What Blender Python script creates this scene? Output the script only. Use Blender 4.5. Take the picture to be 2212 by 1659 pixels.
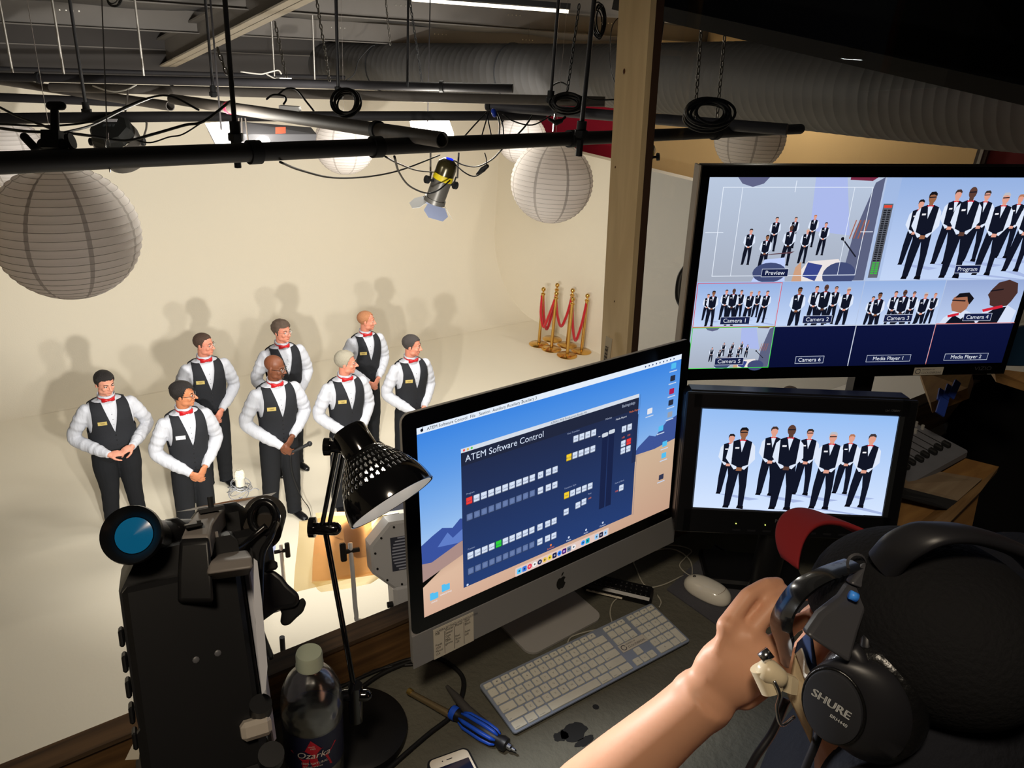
import bpy, math, random
import numpy as np
from mathutils import Vector, Matrix, Euler
for o in list(bpy.data.objects): bpy.data.objects.remove(o)
COL = bpy.context.scene.collection
SC = bpy.context.scene
random.seed(7); RNG = np.random.RandomState(7)
# ------------------------------------------------------------------ camera
H = 4.7; F = 1680.0; PITCH = math.radians(24.5); ROLL = math.radians(4.2); HEAD = math.radians(38)
CX, CY = 1106.0, 829.5
def _rot(d): return np.array([d[0]*math.cos(HEAD)+d[1]*math.sin(HEAD), -d[0]*math.sin(HEAD)+d[1]*math.cos(HEAD), d[2]])
_fw = np.array([0, math.cos(PITCH), -math.sin(PITCH)]); _u0 = np.array([0, math.sin(PITCH), math.cos(PITCH)]); _r0 = np.array([1., 0, 0])
RT = _rot(_r0*math.cos(ROLL)+_u0*math.sin(ROLL)); UP = _rot(-_r0*math.sin(ROLL)+_u0*math.cos(ROLL)); FW = _rot(_fw)
O = np.array([0, 0, H])
def RAY(x, y): return FW + RT*(x-CX)/F - UP*(y-CY)/F
def PZ(x, y, z): d = RAY(x, y); return O+d*(z-H)/d[2]
def PV(x, y, v): d = RAY(x, y); return O+d*v/d[1]
def PU(x, y, u): d = RAY(x, y); return O+d*u/d[0]
def PD(x, y, t): return O+RAY(x, y)*t
def PPL(x, y, p, n):
    d = RAY(x, y); n = np.array(n, float); return O+d*float(np.dot(np.array(p)-O, n)/np.dot(d, n))
cam = bpy.data.cameras.new('camera'); co = bpy.data.objects.new('camera', cam); COL.objects.link(co)
co.matrix_world = Matrix(((RT[0], UP[0], -FW[0], O[0]), (RT[1], UP[1], -FW[1], O[1]), (RT[2], UP[2], -FW[2], O[2]), (0, 0, 0, 1)))
cam.sensor_width = 36; cam.lens = 36*F/2212; cam.clip_start = 0.02; cam.clip_end = 100
SC.camera = co
# ------------------------------------------------------------------ view + world
SC.view_settings.view_transform = 'Standard'; SC.view_settings.look = 'None'
SC.view_settings.exposure = 0.0; SC.view_settings.gamma = 1.0; SC.view_settings.use_curve_mapping = False
w = bpy.data.worlds.new('world'); SC.world = w; w.use_nodes = True
w.node_tree.nodes['Background'].inputs[0].default_value = (0.03, 0.032, 0.04, 1)
w.node_tree.nodes['Background'].inputs[1].default_value = 0.18
# ------------------------------------------------------------------ lights of the place and added fill lamps
def lamp(name, kind, loc, target, energy, color, size=0.3, size_y=None, spot=None, blend=0.5):
    l = bpy.data.lights.new(name, kind); l.energy = energy; l.color = color
    if kind == 'AREA':
        l.size = size
        if size_y: l.shape = 'RECTANGLE'; l.size_y = size_y
    else: l.shadow_soft_size = size
    if kind == 'SPOT': l.spot_size = spot; l.spot_blend = blend
    o = bpy.data.objects.new(name, l); COL.objects.link(o); o.location = loc
    d = Vector(target)-Vector(loc); o.rotation_euler = d.to_track_quat('-Z', 'Y').to_euler()
    return o
WARM = (1.0, 0.87, 0.66)
KEYS = dict(
 key1=lamp('key_light_left', 'SPOT', (0.62, 2.23, 3.06), (2.8, 8.2, 1.5), 980, (1.0, .975, .91), .05, spot=math.radians(74), blend=.8),
 key2=lamp('key_light_right', 'SPOT', (1.01, 1.95, 3.15), (3.8, 8.2, 1.5), 520, (1.0, .98, .92), .05, spot=math.radians(77), blend=.8),
 softL=lamp('soft_panel_left_light', 'AREA', (2.05, 5.2, 3.95), (2.4, 9.0, 0.8), 30, (1.0, .98, .92), .6, .35),
 softR=lamp('soft_panel_right_light', 'AREA', (4.9, 6.6, 3.95), (5.2, 9.6, 0.8), 30, (1.0, .98, .92), .6, .35),
 fill=lamp('stage_fill_light', 'AREA', (4.2, 5.6, 4.05), (4.0, 7.5, 0), 74, (1.0, .98, .93), 1.8, 1.2),  # unseen area lamp added to fill the whole stage
 ceil=lamp('ceiling_strip_light', 'AREA', tuple(PD(1065, 16, 6)-np.array([0, 0, .04])), tuple(PD(1065, 16, 6)-np.array([0, 0, 2])), 14, (1.0, .95, .84), 1.2, .06),
 spill1=lamp('spotlight_spill_left', 'POINT', (0.66, 2.34, 3.12), (0, 0, 0), 2.5, (1.0, .95, .86), .05),
 spill2=lamp('spotlight_spill_right', 'POINT', (1.03, 2.05, 3.22), (0, 0, 0), 11, (1.0, .95, .86), .05),
 bank1=lamp('light_bank_left_glow', 'POINT', tuple(PD(476, 292, 3.85)), (0, 0, 0), 20, (1.0, .95, .84), .12),
 bank2=lamp('light_bank_right_glow', 'POINT', tuple(PD(932, 272, 5.7)), (0, 0, 0), 36, (1.0, .95, .84), .12),
 side=lamp('tan_wall_fill_light', 'POINT', (8.9, 6.6, 5.2), (0, 0, 0), 190, (1.0, .92, .78), .1),  # unseen point lamp added to brighten the tan wall
 booth=lamp('booth_ceiling_downlight', 'SPOT', (-0.35, -0.1, 5.7), (0.85, 0.5, 3.6), 80, (1.0, .84, .64), .16, spot=math.radians(80), blend=.8),
)
# ------------------------------------------------------------------ materials
def s2l(c):
    if isinstance(c, str): c = [int(c[i:i+2], 16) for i in (0, 2, 4)]
    r = []
    for v in c:
        v = v/255.; r.append(v/12.92 if v <= .04045 else ((v+.055)/1.055)**2.4)
    return r
_M = {}
def mat(name, col, rough=.6, metal=0, spec=.5, bump=None, bscale=40, bstr=.3, var=0, vscale=6, coat=0, trans=0, ior=1.45, alpha=1, sheen=0, sub=0, emit=None, estr=1):
    if name in _M: return _M[name]
    m = bpy.data.materials.new(name); m.use_nodes = True; nt = m.node_tree; b = nt.nodes['Principled BSDF']
    c = s2l(col) if (isinstance(col, str) or max(col) > 1.01) else list(col)
    b.inputs['Base Color'].default_value = (*c, 1); b.inputs['Roughness'].default_value = rough
    b.inputs['Metallic'].default_value = metal; b.inputs['Specular IOR Level'].default_value = spec
    b.inputs['Coat Weight'].default_value = coat; b.inputs['Transmission Weight'].default_value = trans; b.inputs['IOR'].default_value = ior
    b.inputs['Alpha'].default_value = alpha; b.inputs['Sheen Weight'].default_value = sheen
    if sub: b.inputs['Subsurface Weight'].default_value = sub; b.inputs['Subsurface Radius'].default_value = (.02, .008, .004); b.inputs['Subsurface Scale'].default_value = 1
    if emit is not None:
        e = s2l(emit) if (isinstance(emit, str) or max(emit) > 1.01) else list(emit)
        b.inputs['Emission Color'].default_value = (*e, 1); b.inputs['Emission Strength'].default_value = estr
    tc = nt.nodes.new('ShaderNodeTexCoord')
    if var:
        n = nt.nodes.new('ShaderNodeTexNoise'); n.inputs['Scale'].default_value = vscale; n.inputs['Detail'].default_value = 5
        nt.links.new(tc.outputs['Object'], n.inputs['Vector'])
        mx = nt.nodes.new('ShaderNodeMix'); mx.data_type = 'RGBA'
        mx.inputs[6].default_value = (*[max(0, v*(1-var)) for v in c], 1); mx.inputs[7].default_value = (*[min(1, v*(1+var)) for v in c], 1)
        nt.links.new(n.outputs[0], mx.inputs[0]); nt.links.new(mx.outputs[2], b.inputs['Base Color'])
    if bump:
        n = nt.nodes.new('ShaderNodeTexNoise' if bump != 'wave' else 'ShaderNodeTexWave'); n.inputs['Scale'].default_value = bscale; n.inputs['Detail'].default_value = 4
        if bump == 'stretch':
            mp = nt.nodes.new('ShaderNodeMapping'); mp.inputs['Scale'].default_value = (1, 1, .22); nt.links.new(tc.outputs['Object'], mp.inputs[0]); nt.links.new(mp.outputs[0], n.inputs['Vector'])
        else: nt.links.new(tc.outputs['Object'], n.inputs['Vector'])
        bp = nt.nodes.new('ShaderNodeBump'); bp.inputs['Strength'].default_value = bstr; bp.inputs['Distance'].default_value = .01
        nt.links.new(n.outputs[0], bp.inputs['Height']); nt.links.new(bp.outputs[0], b.inputs['Normal'])
    _M[name] = m; return m
def emat(col, s=1.0):
    key = 'glow_%s_%g' % (str(col), s)
    if key in _M: return _M[key]
    m = bpy.data.materials.new('glow'); m.use_nodes = True; nt = m.node_tree; nt.nodes.clear()
    e = nt.nodes.new('ShaderNodeEmission'); o = nt.nodes.new('ShaderNodeOutputMaterial')
    e.inputs[0].default_value = (*s2l(col), 1); e.inputs[1].default_value = s; nt.links.new(e.outputs[0], o.inputs[0]); _M[key] = m; return m
def wood(name, c1, c2, scale=3, axis=0, rough=.65):
    if name in _M: return _M[name]
    m = mat(name, c1, rough); nt = m.node_tree; b = nt.nodes['Principled BSDF']
    tc = nt.nodes.new('ShaderNodeTexCoord'); mp = nt.nodes.new('ShaderNodeMapping'); s = [14, 14, 14]; s[axis] = .9; mp.inputs['Scale'].default_value = s
    n = nt.nodes.new('ShaderNodeTexNoise'); n.inputs['Scale'].default_value = scale; n.inputs['Detail'].default_value = 6; n.inputs['Distortion'].default_value = .6
    r = nt.nodes.new('ShaderNodeValToRGB'); r.color_ramp.elements[0].position = .35; r.color_ramp.elements[1].position = .65
    r.color_ramp.elements[0].color = (*s2l(c1), 1); r.color_ramp.elements[1].color = (*s2l(c2), 1)
    nt.links.new(tc.outputs['Object'], mp.inputs[0]); nt.links.new(mp.outputs[0], n.inputs['Vector']); nt.links.new(n.outputs[0], r.inputs[0]); nt.links.new(r.outputs[0], b.inputs['Base Color'])
    return m
# ------------------------------------------------------------------ mesh builder
def frame(z, hint=(0, 0, 1)):
    z = np.array(z, float); z /= np.linalg.norm(z); h = np.array(hint, float)
    if abs(np.dot(z, h)) > .98: h = np.array([0, 1., 0]) if abs(z[1]) < .9 else np.array([1., 0, 0])
    x = np.cross(h, z); x /= np.linalg.norm(x); return x, np.cross(z, x), z
class MB:
    def __init__(s): s.v = []; s.f = []; s.m = []; s.n = 0
    def add(s, vs, fs, mi=0):
        vs = np.asarray(vs, float).reshape(-1, 3); s.v.append(vs)
        for f in fs: s.f.append([i+s.n for i in f]); s.m.append(mi)
        s.n += len(vs); return s
    def box(s, c, size, R=None, mi=0, bev=0):
        h = np.array(size, float)/2; c = np.array(c, float)
        if bev:
            b = min(bev, h.min()*.9); V = []
            for sx in (-1, 1):
                for sy in (-1, 1):
                    for sz in (-1, 1):
                        V += [[sx*h[0], sy*(h[1]-b), sz*(h[2]-b)], [sx*(h[0]-b), sy*h[1], sz*(h[2]-b)], [sx*(h[0]-b), sy*(h[1]-b), sz*h[2]]]
            V = np.array(V)
            import bmesh
            bm = bmesh.new(); [bm.verts.new(v) for v in V]; bmesh.ops.convex_hull(bm, input=bm.verts); bm.verts.index_update()
            bmesh.ops.recalc_face_normals(bm, faces=bm.faces)
            V = np.array([v.co[:] for v in bm.verts]); fs = [[v.index for v in f.verts] for f in bm.faces]; bm.free()
        else:
            V = np.array([[x, y, z] for x in (-h[0], h[0]) for y in (-h[1], h[1]) for z in (-h[2], h[2])])
            fs = [[0, 1, 3, 2], [4, 6, 7, 5], [0, 4, 5, 1], [2, 3, 7, 6], [0, 2, 6, 4], [1, 5, 7, 3]]
        if R is not None: V = V@np.array(R, float).T
        return s.add(V+c, fs, mi)
    def bar(s, a, b, w_, h_, hint=(0, 0, 1), mi=0):
        a = np.array(a, float); b = np.array(b, float); x, y, z = frame(b-a, hint)
        return s.box((a+b)/2, (w_, h_, np.linalg.norm(b-a)), np.stack([x, y, z], 1), mi)
    def loft(s, rings, caps=(1, 1), mi=0, closed=True):
        n = len(rings[0]); V = np.concatenate([np.asarray(r, float) for r in rings]); fs = []
        for i in range(len(rings)-1):
            for j in range(n if closed else n-1):
                k = (j+1) % n; fs.append([i*n+j, i*n+k, (i+1)*n+k, (i+1)*n+j])
        if caps[0]: fs.append(list(range(n))[::-1])
        if caps[1]: fs.append([(len(rings)-1)*n+j for j in range(n)])
        return s.add(V, fs, mi)
    def tube(s, pts, r, n=10, caps=(1, 1), mi=0, sx=1, hint=(0, 0, 1), close=False):
        P = np.asarray(pts, float); N = len(P); rr = np.ones(N)*r if np.isscalar(r) else np.asarray(r, float)
        T = np.gradient(P, axis=0) if not close else (np.roll(P, -1, 0)-np.roll(P, 1, 0))
        x, y, _ = frame(T[0], hint); rings = []
        for i in range(N):
            t = T[i]/(np.linalg.norm(T[i])+1e-12); x = x-np.dot(x, t)*t; x /= (np.linalg.norm(x)+1e-12); y = np.cross(t, x)
            a = np.arange(n)*2*math.pi/n
            rings.append(P[i]+rr[i]*(np.outer(np.cos(a), x)*sx+np.outer(np.sin(a), y)))
        if close: rings.append(rings[0]); caps = (0, 0)
        return s.loft(rings, caps, mi)
    def cyl(s, a, b, r, r2=None, n=16, mi=0, caps=(1, 1)): return s.tube([a, b], [r, r if r2 is None else r2], n, caps, mi)
    def cap(s, a, b, ra, rb, n=12, mi=0):
        a = np.array(a, float); b = np.array(b, float); L = np.linalg.norm(b-a); d = (b-a)/(L+1e-9); P = []; R = []
        for k in (90, 60, 30, 0): P.append(a-d*ra*math.sin(math.radians(k))); R.append(max(ra*math.cos(math.radians(k)), 1e-4))
        for k in (0, 30, 60, 90): P.append(b+d*rb*math.sin(math.radians(k))); R.append(max(rb*math.cos(math.radians(k)), 1e-4))
        # direct rings (no gradient) so short capsules stay well formed
        x, y, _ = frame(d); an = np.arange(n)*2*math.pi/n; rings = [p+r_*(np.outer(np.cos(an), x)+np.outer(np.sin(an), y)) for p, r_ in zip(P, R)]
        return s.loft(rings, (1, 1), mi)
    def ell(s, c, r, R=None, n=16, m=10, mi=0):
        r = np.array([r, r, r]) if np.isscalar(r) else np.array(r, float); rings = []
        for i in range(m+1):
            t = -math.pi/2+math.pi*i/m; a = np.arange(n)*2*math.pi/n; q = np.stack([np.cos(a)*max(math.cos(t), 1e-3), np.sin(a)*max(math.cos(t), 1e-3), np.full(n, math.sin(t))], 1)*r
            if R is not None: q = q@np.array(R).T
            rings.append(q+np.array(c, float))
        return s.loft(rings, (1, 1), mi)
    def lathe(s, prof, c=(0, 0, 0), axis=(0, 0, 1), n=32, mi=0, caps=(0, 0)):
        x, y, z = frame(axis, (0, 1, 0)); a = np.arange(n)*2*math.pi/n; c = np.array(c, float)
        return s.loft([c+z*h+max(r, 1e-4)*(np.outer(np.cos(a), x)+np.outer(np.sin(a), y)) for r, h in prof], caps, mi)
    def prism(s, poly, o, x, y, depth, mi=0):
        o = np.array(o, float); x = np.array(x, float); y = np.array(y, float); z = np.cross(x, y); z /= np.linalg.norm(z); P = np.array(poly, float)
        ar = np.sum(P[:, 0]*np.roll(P[:, 1], -1)-np.roll(P[:, 0], -1)*P[:, 1])
        if ar < 0: P = P[::-1]
        b = o+np.outer(P[:, 0], x)+np.outer(P[:, 1], y); n = len(P)
        if depth == 0: return s.add(b, [list(range(n))], mi)
        return s.add(np.concatenate([b, b+z*depth]), [list(range(n))[::-1], [n+i for i in range(n)]]+[[i, (i+1) % n, n+(i+1) % n, n+i] for i in range(n)], mi)
    def xf(s, M):
        M = np.array(M); s.v = [v@M[:3, :3].T+M[:3, 3] for v in s.v]; return s
    def mesh(s, name='m'):
        me = bpy.data.meshes.new(name); me.from_pydata(np.concatenate(s.v).tolist() if s.v else [], [], s.f)
        me.polygons.foreach_set('material_index', s.m); me.update(); return me
    def build(s, name, mats, parent=None, smooth=35, loc=None, rot=None):
        me = s.mesh(name)
        for m in (mats if isinstance(mats, (list, tuple)) else [mats]): me.materials.append(m)
        return link(name, me, parent, smooth, loc, rot)
def link(name, me, parent=None, smooth=35, loc=None, rot=None):
    if smooth:
        me.shade_smooth()
        if smooth < 180: me.set_sharp_from_angle(angle=math.radians(smooth))
    o = bpy.data.objects.new(name, me); COL.objects.link(o)
    if parent is not None: o.parent = parent
    if loc is not None: o.location = loc
    if rot is not None: o.rotation_euler = rot
    return o
def tag(o, label=None, cat=None, group=None, kind=None):
    if label: o['label'] = label
    if cat: o['category'] = cat
    if group: o['group'] = group
    if kind: o['kind'] = kind
    return o
def thing(name, label, cat, loc=(0, 0, 0), rz=0, group=None, M=None):
    o = bpy.data.objects.new(name, None); COL.objects.link(o); o.empty_display_size = .05
    if M is not None: o.matrix_world = M
    else: o.location = loc; o.rotation_euler = (0, 0, rz)
    return tag(o, label, cat, group)
def adopt(o, p):
    o.parent = p; bpy.context.view_layer.update(); o.matrix_parent_inverse = p.matrix_world.inverted(); [o.__delitem__(k) for k in ('label', 'category', 'group') if k in o.keys()]; return o
def copy_tree(o, parent=None):
    c = o.copy(); COL.objects.link(c)
    if parent is not None: c.parent = parent
    for ch in list(o.children): copy_tree(ch, c)
    return c
def Mx(o, x, y, z):
    return Matrix(((x[0], y[0], z[0], o[0]), (x[1], y[1], z[1], o[1]), (x[2], y[2], z[2], o[2]), (0, 0, 0, 1)))
def bez(pts, n=8):
    """Catmull-Rom through points"""
    P = np.array(pts, float); P = np.concatenate([[2*P[0]-P[1]], P, [2*P[-1]-P[-2]]]); out = []
    for i in range(1, len(P)-2):
        for k in range(n):
            t = k/n; a, b, c, d = P[i-1], P[i], P[i+1], P[i+2]
            out.append(.5*((2*b)+(-a+c)*t+(2*a-5*b+4*c-d)*t*t+(-a+3*b-3*c+d)*t**3))
    out.append(P[-2]); return np.array(out)
def remesh(mb, voxel, smooth=2, fac=.5, deci=None):
    me = mb.mesh('tmp'); ob = bpy.data.objects.new('tmp', me); COL.objects.link(ob)
    m = ob.modifiers.new('r', 'REMESH'); m.mode = 'VOXEL'; m.voxel_size = voxel
    if smooth: sm = ob.modifiers.new('s', 'SMOOTH'); sm.factor = fac; sm.iterations = smooth
    if deci: d = ob.modifiers.new('d', 'DECIMATE'); d.ratio = deci
    dg = bpy.context.evaluated_depsgraph_get(); dg.update()
    out = bpy.data.meshes.new_from_object(ob.evaluated_get(dg)); bpy.data.objects.remove(ob); bpy.data.meshes.remove(me); out.materials.clear()
    return out
def rmobj(name, mb, voxel, material, parent=None, smooth=2, fac=.5, deci=None):
    me = remesh(mb, voxel, smooth, fac, deci); me.materials.append(material); return link(name, me, parent, 180)
def text_mesh(txt, size, align='LEFT', extr=0):
    cu = bpy.data.curves.new('t', 'FONT'); cu.body = txt; cu.size = size; cu.align_x = align; cu.extrude = extr; cu.resolution_u = 3
    ob = bpy.data.objects.new('t', cu); COL.objects.link(ob); dg = bpy.context.evaluated_depsgraph_get(); dg.update()
    me = bpy.data.meshes.new_from_object(ob.evaluated_get(dg)); bpy.data.objects.remove(ob)
    V = np.array([v.co[:] for v in me.vertices]).reshape(-1, 3); fs = [list(p.vertices) for p in me.polygons]; bpy.data.meshes.remove(me); return V, fs
def put_text(mb, txt, size, M, align='LEFT', mi=0, sx=1, shear=0):
    V, fs = text_mesh(txt, size, align)
    if len(V) == 0: return
    V[:, 0] = V[:, 0]*sx+V[:, 1]*shear; M = np.array(M); mb.add(V@M[:3, :3].T+M[:3, 3], fs, mi)
def cable(name, pts, r, m, label=None, cat='cable', parent=None, n=6, group=None, seg=6):
    o = MB().tube(bez(pts, seg), r, n).build(name, m, parent, 180)
    if label: tag(o, label, cat, group)
    return o
# ------------------------------------------------------------------ structure
def struct(o): o['kind'] = 'structure'; return o
M_CYC = mat('cyc_paint', (238, 228, 208), .75, spec=.25, bump=1, bscale=60, bstr=.12)
M_CYCSHADE = mat('shaded_cyc_paint', (196, 192, 186), .8, spec=.2, bump=1, bscale=60, bstr=.1)  # grey holds the shade of the wall end the key lights don't reach
M_RED = mat('red_wall_paint', (176, 34, 56), .8, spec=.2)
M_TAN = mat('tan_wall_paint', (236, 200, 144), .85, spec=.2, bump=1, bscale=50, bstr=.1)
M_MAROON = mat('maroon_wall_paint', (110, 24, 28), .8)
M_BLACK = mat('matte_black', (22, 22, 24), .7)
M_CLOTH = mat('black_cloth', (20, 20, 21), .95, spec=.1, bump=1, bscale=20, bstr=.4)
M_INS = mat('roof_insulation', (108, 106, 105), .9, spec=.1, bump=1, bscale=3, bstr=.6, var=.18, vscale=1.2)
M_STEEL = mat('primer_steel', (118, 112, 106), .6, spec=.4, var=.1, vscale=4)
M_PIPE = mat('black_pipe', (40, 38, 40), .65, spec=.3, var=.2, vscale=12)
M_PIPE2 = mat('grey_pipe', (96, 90, 85), .6, spec=.3, var=.15, vscale=12)
M_DUCT = mat('duct_metal', (74, 72, 71), .6, metal=.1, spec=.5, var=.15, vscale=2)
M_RUB = mat('black_rubber', (20, 20, 21), .5, spec=.4)
M_CHROME = mat('chrome', (205, 205, 208), .2, metal=1)
M_SILV = mat('silver_paint', (190, 190, 192), .35, metal=.5)
floor = MB().box((4, 4, -.05), (24, 22, .1)).build('floor', mat('floor_paint', (236, 226, 205), .55, spec=.35, bump=1, bscale=30, bstr=.08, var=.03, vscale=.8)); struct(floor)
R_ = 1.35; prof = [(10.15+R_*math.sin(a), R_-R_*math.cos(a)) for a in np.linspace(0, math.pi/2, 24)]
prof = [(10.15, .002)]+[(v, max(z, .002)) for v, z in prof[1:]]+[(11.5, 3.95)]
mb = MB(); US = 8.32; U0, U1 = -6.0, US
sz_ = float(PU(1320, 348, US)[2])
rings = [[(U0, v, z), (U1, v, z)] for v, z in prof]; V = np.array(rings).reshape(-1, 3)
back = [(U1, 11.7, 3.95), (U0, 11.7, 3.95), (U1, 11.7, 0), (U0, 11.7, 0)]; n = len(prof)
mb.add(V, [[2*i, 2*i+1, 2*i+3, 2*i+2] for i in range(n-1)]); mb.box(((U0+U1)/2, 11.62, 1.975), (U1-U0, .2, 3.95))
struct(mb.build('wall_back', M_CYC, smooth=40))
struct(MB().box(((U0+U1)/2, 11.57, 4.6), (16, .3, 1.7)).build('wall_back_upper', mat('dark_upper_wall', (70, 66, 64), .9)))
vsplit = float(PU(1353, 500, US)[1])
struct(MB().box((US+.1, (11.5+vsplit)/2, sz_/2), (.2, 11.5-vsplit, sz_)).build('wall_right', M_CYC))
struct(MB().box((US+.1, (vsplit-1.5)/2, sz_/2), (.2, vsplit+1.5, sz_)).build('wall_right_side', M_CYCSHADE))
vs = float(PU(1345, 300, 9.6)[1]); vt = float(PU(2112, 330, 9.6)[1]); vm = float(PU(2138, 330, 9.6)[1])
struct(MB().box((9.7, (vs+13)/2, 3), (.2, 13-vs, 6)).build('wall_right_red', M_RED))
struct(MB().box((9.7, (vs+vt)/2, 3), (.2, vs-vt, 6)).build('wall_right_tan', M_TAN))
struct(MB().box((9.7, (vm-3)/2, 3), (.2, vm+3, 6)).build('wall_right_maroon', M_MAROON))
mb = MB()
for k in range(3):
    a = vm+(vt-vm)*(k+.5)/3; mb.box((9.62-.02*(k % 2), a, 3), (.12, (vt-vm)/3*.8, 6), mi=k % 2)
struct(mb.build('trim_1', [mat('dark_trim', (70, 66, 60), .6), mat('pale_trim', (170, 165, 155), .6)]))
struct(MB().box((-6.1, 4, 3), (.2, 18, 6)).build('wall_left', M_CYC))
# roof: slopes down towards the back wall
RS = .17; RN = np.array([0, RS, 1.]); R0 = np.array([0, 11.8, 4.32])
def roofz(v): return 4.32+RS*(11.8-v)
mb = MB(); g = 60; V = []; fs = []
uu = np.linspace(-7, 11, 61); vv = np.linspace(-3.5, 12, 41)
for v in vv:
    for u in uu: V.append((u, v, roofz(v)+.035*math.sin(v*4.2+.4*math.sin(u))*math.cos(u*.7)+.02*math.sin(u*3.1+v)))
for j in range(40):
    for i in range(60): fs.append([j*61+i, (j+1)*61+i, (j+1)*61+i+1, j*61+i+1])
V2 = [(a, b, c+.15) for a, b, c in V]
struct(mb.add(V, fs).add(V2, [f[::-1] for f in fs]).build('ceiling', M_INS, smooth=180))
# purlins (along u), z-section: web + flanges, with bolt dots
for k, q in enumerate([(340, 67), (430, 13), (280, 104), (350, 140)]):
    P = PPL(q[0], q[1], R0-np.array([0, 0, .22]), RN); v = float(P[1]); z = float(P[2])
    mb = MB(); mb.box((2, v, z+.11), (17, .012, .22)); mb.box((2, v-.035, z), (17, .08, .012)); mb.box((2, v+.035, z+.22), (17, .08, .012))
    for u in np.arange(-3, 9, 1.5):
        for j in range(4): mb.box((u+j*.06, v-.008, z+.15), (.014, .01, .014), mi=1)
    tag(mb.build('roof_purlin', [M_STEEL, mat('bolt', (190, 185, 175), .4, metal=.7)]), ['grey steel roof purlin second nearest to the camera', 'grey steel roof purlin running along the top edge of the picture', 'grey steel roof purlin meeting the far half of the sloping rafter', 'grey steel roof purlin lowest in view beside the back wall'][k], 'beam', 'roof purlins')
v0_ = float(PPL(430, 13, R0-np.array([0, 0, .22]), RN)[1])
for k in range(4):
    v = v0_-1.15*(k+1); z = roofz(v)-.22; mb = MB(); mb.box((2, v, z+.11), (17, .012, .22)); mb.box((2, v-.035, z), (17, .08, .012)); mb.box((2, v+.035, z+.22), (17, .08, .012))
    if v > -2: tag(mb.build('roof_purlin', M_STEEL), ['grey steel roof purlin just above the top edge of the picture', 'grey steel roof purlin over the lantern row', 'grey steel roof purlin over the ledge board', 'grey steel roof purlin over the desk'][k], 'beam', 'roof purlins')
# rafter
A = PV(347, 152, 11.8); Bn = PU(653, 0, A[0]); sl = (Bn[2]-A[2])/(Bn[1]-A[1]); v2 = 1.6
def rz(v): return A[2]+sl*(v-A[1])
mb = MB(); u = float(A[0])
mb.loft([[(u-.1, 11.8, rz(11.8)), (u+.1, 11.8, rz(11.8)), (u+.1, 11.8, rz(11.8)+.018), (u-.1, 11.8, rz(11.8)+.018)], [(u-.1, v2, rz(v2)), (u+.1, v2, rz(v2)), (u+.1, v2, rz(v2)+.018), (u-.1, v2, rz(v2)+.018)]], mi=1)
mb.loft([[(u-.006, 11.8, rz(11.8)), (u+.006, 11.8, rz(11.8)), (u+.006, 11.8, roofz(11.8)-.1), (u-.006, 11.8, roofz(11.8)-.1)], [(u-.006, v2, rz(v2)), (u+.006, v2, rz(v2)), (u+.006, v2, roofz(v2)-.1), (u-.006, v2, roofz(v2)-.1)]])
mb.loft([[(u-.1, 11.8, roofz(11.8)-.12), (u+.1, 11.8, roofz(11.8)-.12), (u+.1, 11.8, roofz(11.8)-.1), (u-.1, 11.8, roofz(11.8)-.1)], [(u-.1, v2, roofz(v2)-.12), (u+.1, v2, roofz(v2)-.12), (u+.1, v2, roofz(v2)-.1), (u-.1, v2, roofz(v2)-.1)]])
tag(mb.build('roof_rafter', [M_STEEL, mat('lit_flange_steel', (170, 160, 145), .6)]), 'large grey steel rafter sloping from the top edge down to the back wall', 'beam')  # bottom flange lighter: the light falling on it is put into the colour
# round spiral duct
DA, DB, DC, DD = PD(606, 137, 12.2), PD(1300, 163, 8.0), PD(1900, 193, 5.0), PD(2420, 215, 3.9)
mb = MB(); pts = [DA+(DB-DA)*t for t in np.linspace(0, 1, 60)]+[DB+(DC-DB)*t for t in np.linspace(0, 1, 40)[1:]]+[DC+(DD-DC)*t for t in np.linspace(0, 1, 20)[1:]]
P = []; R = []
for i, p in enumerate(pts):
    t = (pts[min(i+1, len(pts)-1)]-pts[max(i-1, 0)]); t = t/np.linalg.norm(t)
    P += [p-t*.009, p-t*.003, p+t*.003, p+t*.009]; R += [.2995, .301, .301, .2995]
mb.tube(P, R, 40, hint=(.2, 0, 1)); duct = mb.build('air_duct', M_DUCT, smooth=50); tag(duct, 'huge round grey spiral air duct with ribbed seams under the roof', 'duct')
for t in (.42, .8):
    p = DA+(DB-DA)*t; ax = (DB-DA)/np.linalg.norm(DB-DA); x, y, z = frame(ax); an = np.linspace(0, 2*math.pi, 33)
    MB().tube([p+.304*(math.cos(a)*x+math.sin(a)*y) for a in an[:-1]], .007, 6, close=True).build('hanging_strap', M_BLACK, duct)
# dark booth soffit at the upper right and its trim
a, b = PD(1340, -6, 3.2), PD(2300, 205, 2.3); a2, b2 = PD(1340, -6, 3.2)+np.array([0, 0, 1.2]), PD(2300, 205, 2.3)+np.array([.3, -.2, 1.3])
mb = MB(); nrm = np.cross(b-a, a2-a); nrm /= np.linalg.norm(nrm); V = [a, b, b2, a2]
mb.add(np.array(V+[p+nrm*.06 for p in V]), [[0, 1, 2, 3], [7, 6, 5, 4], [0, 4, 5, 1], [1, 5, 6, 2], [2, 6, 7, 3], [3, 7, 4, 0]])
sof = tag(mb.build('black_drape', M_CLOTH), 'black drape hanging along the sloping beam at upper right', 'drape')
mb = MB().bar(PD(1330, 6, 3.1), PD(2300, 226, 2.2), .035, .05); tag(mb.build('sloping_beam', mat('dark_beam', (40, 38, 36), .5)), 'dark sloping beam with a pale edge crossing the upper right', 'beam')
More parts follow.
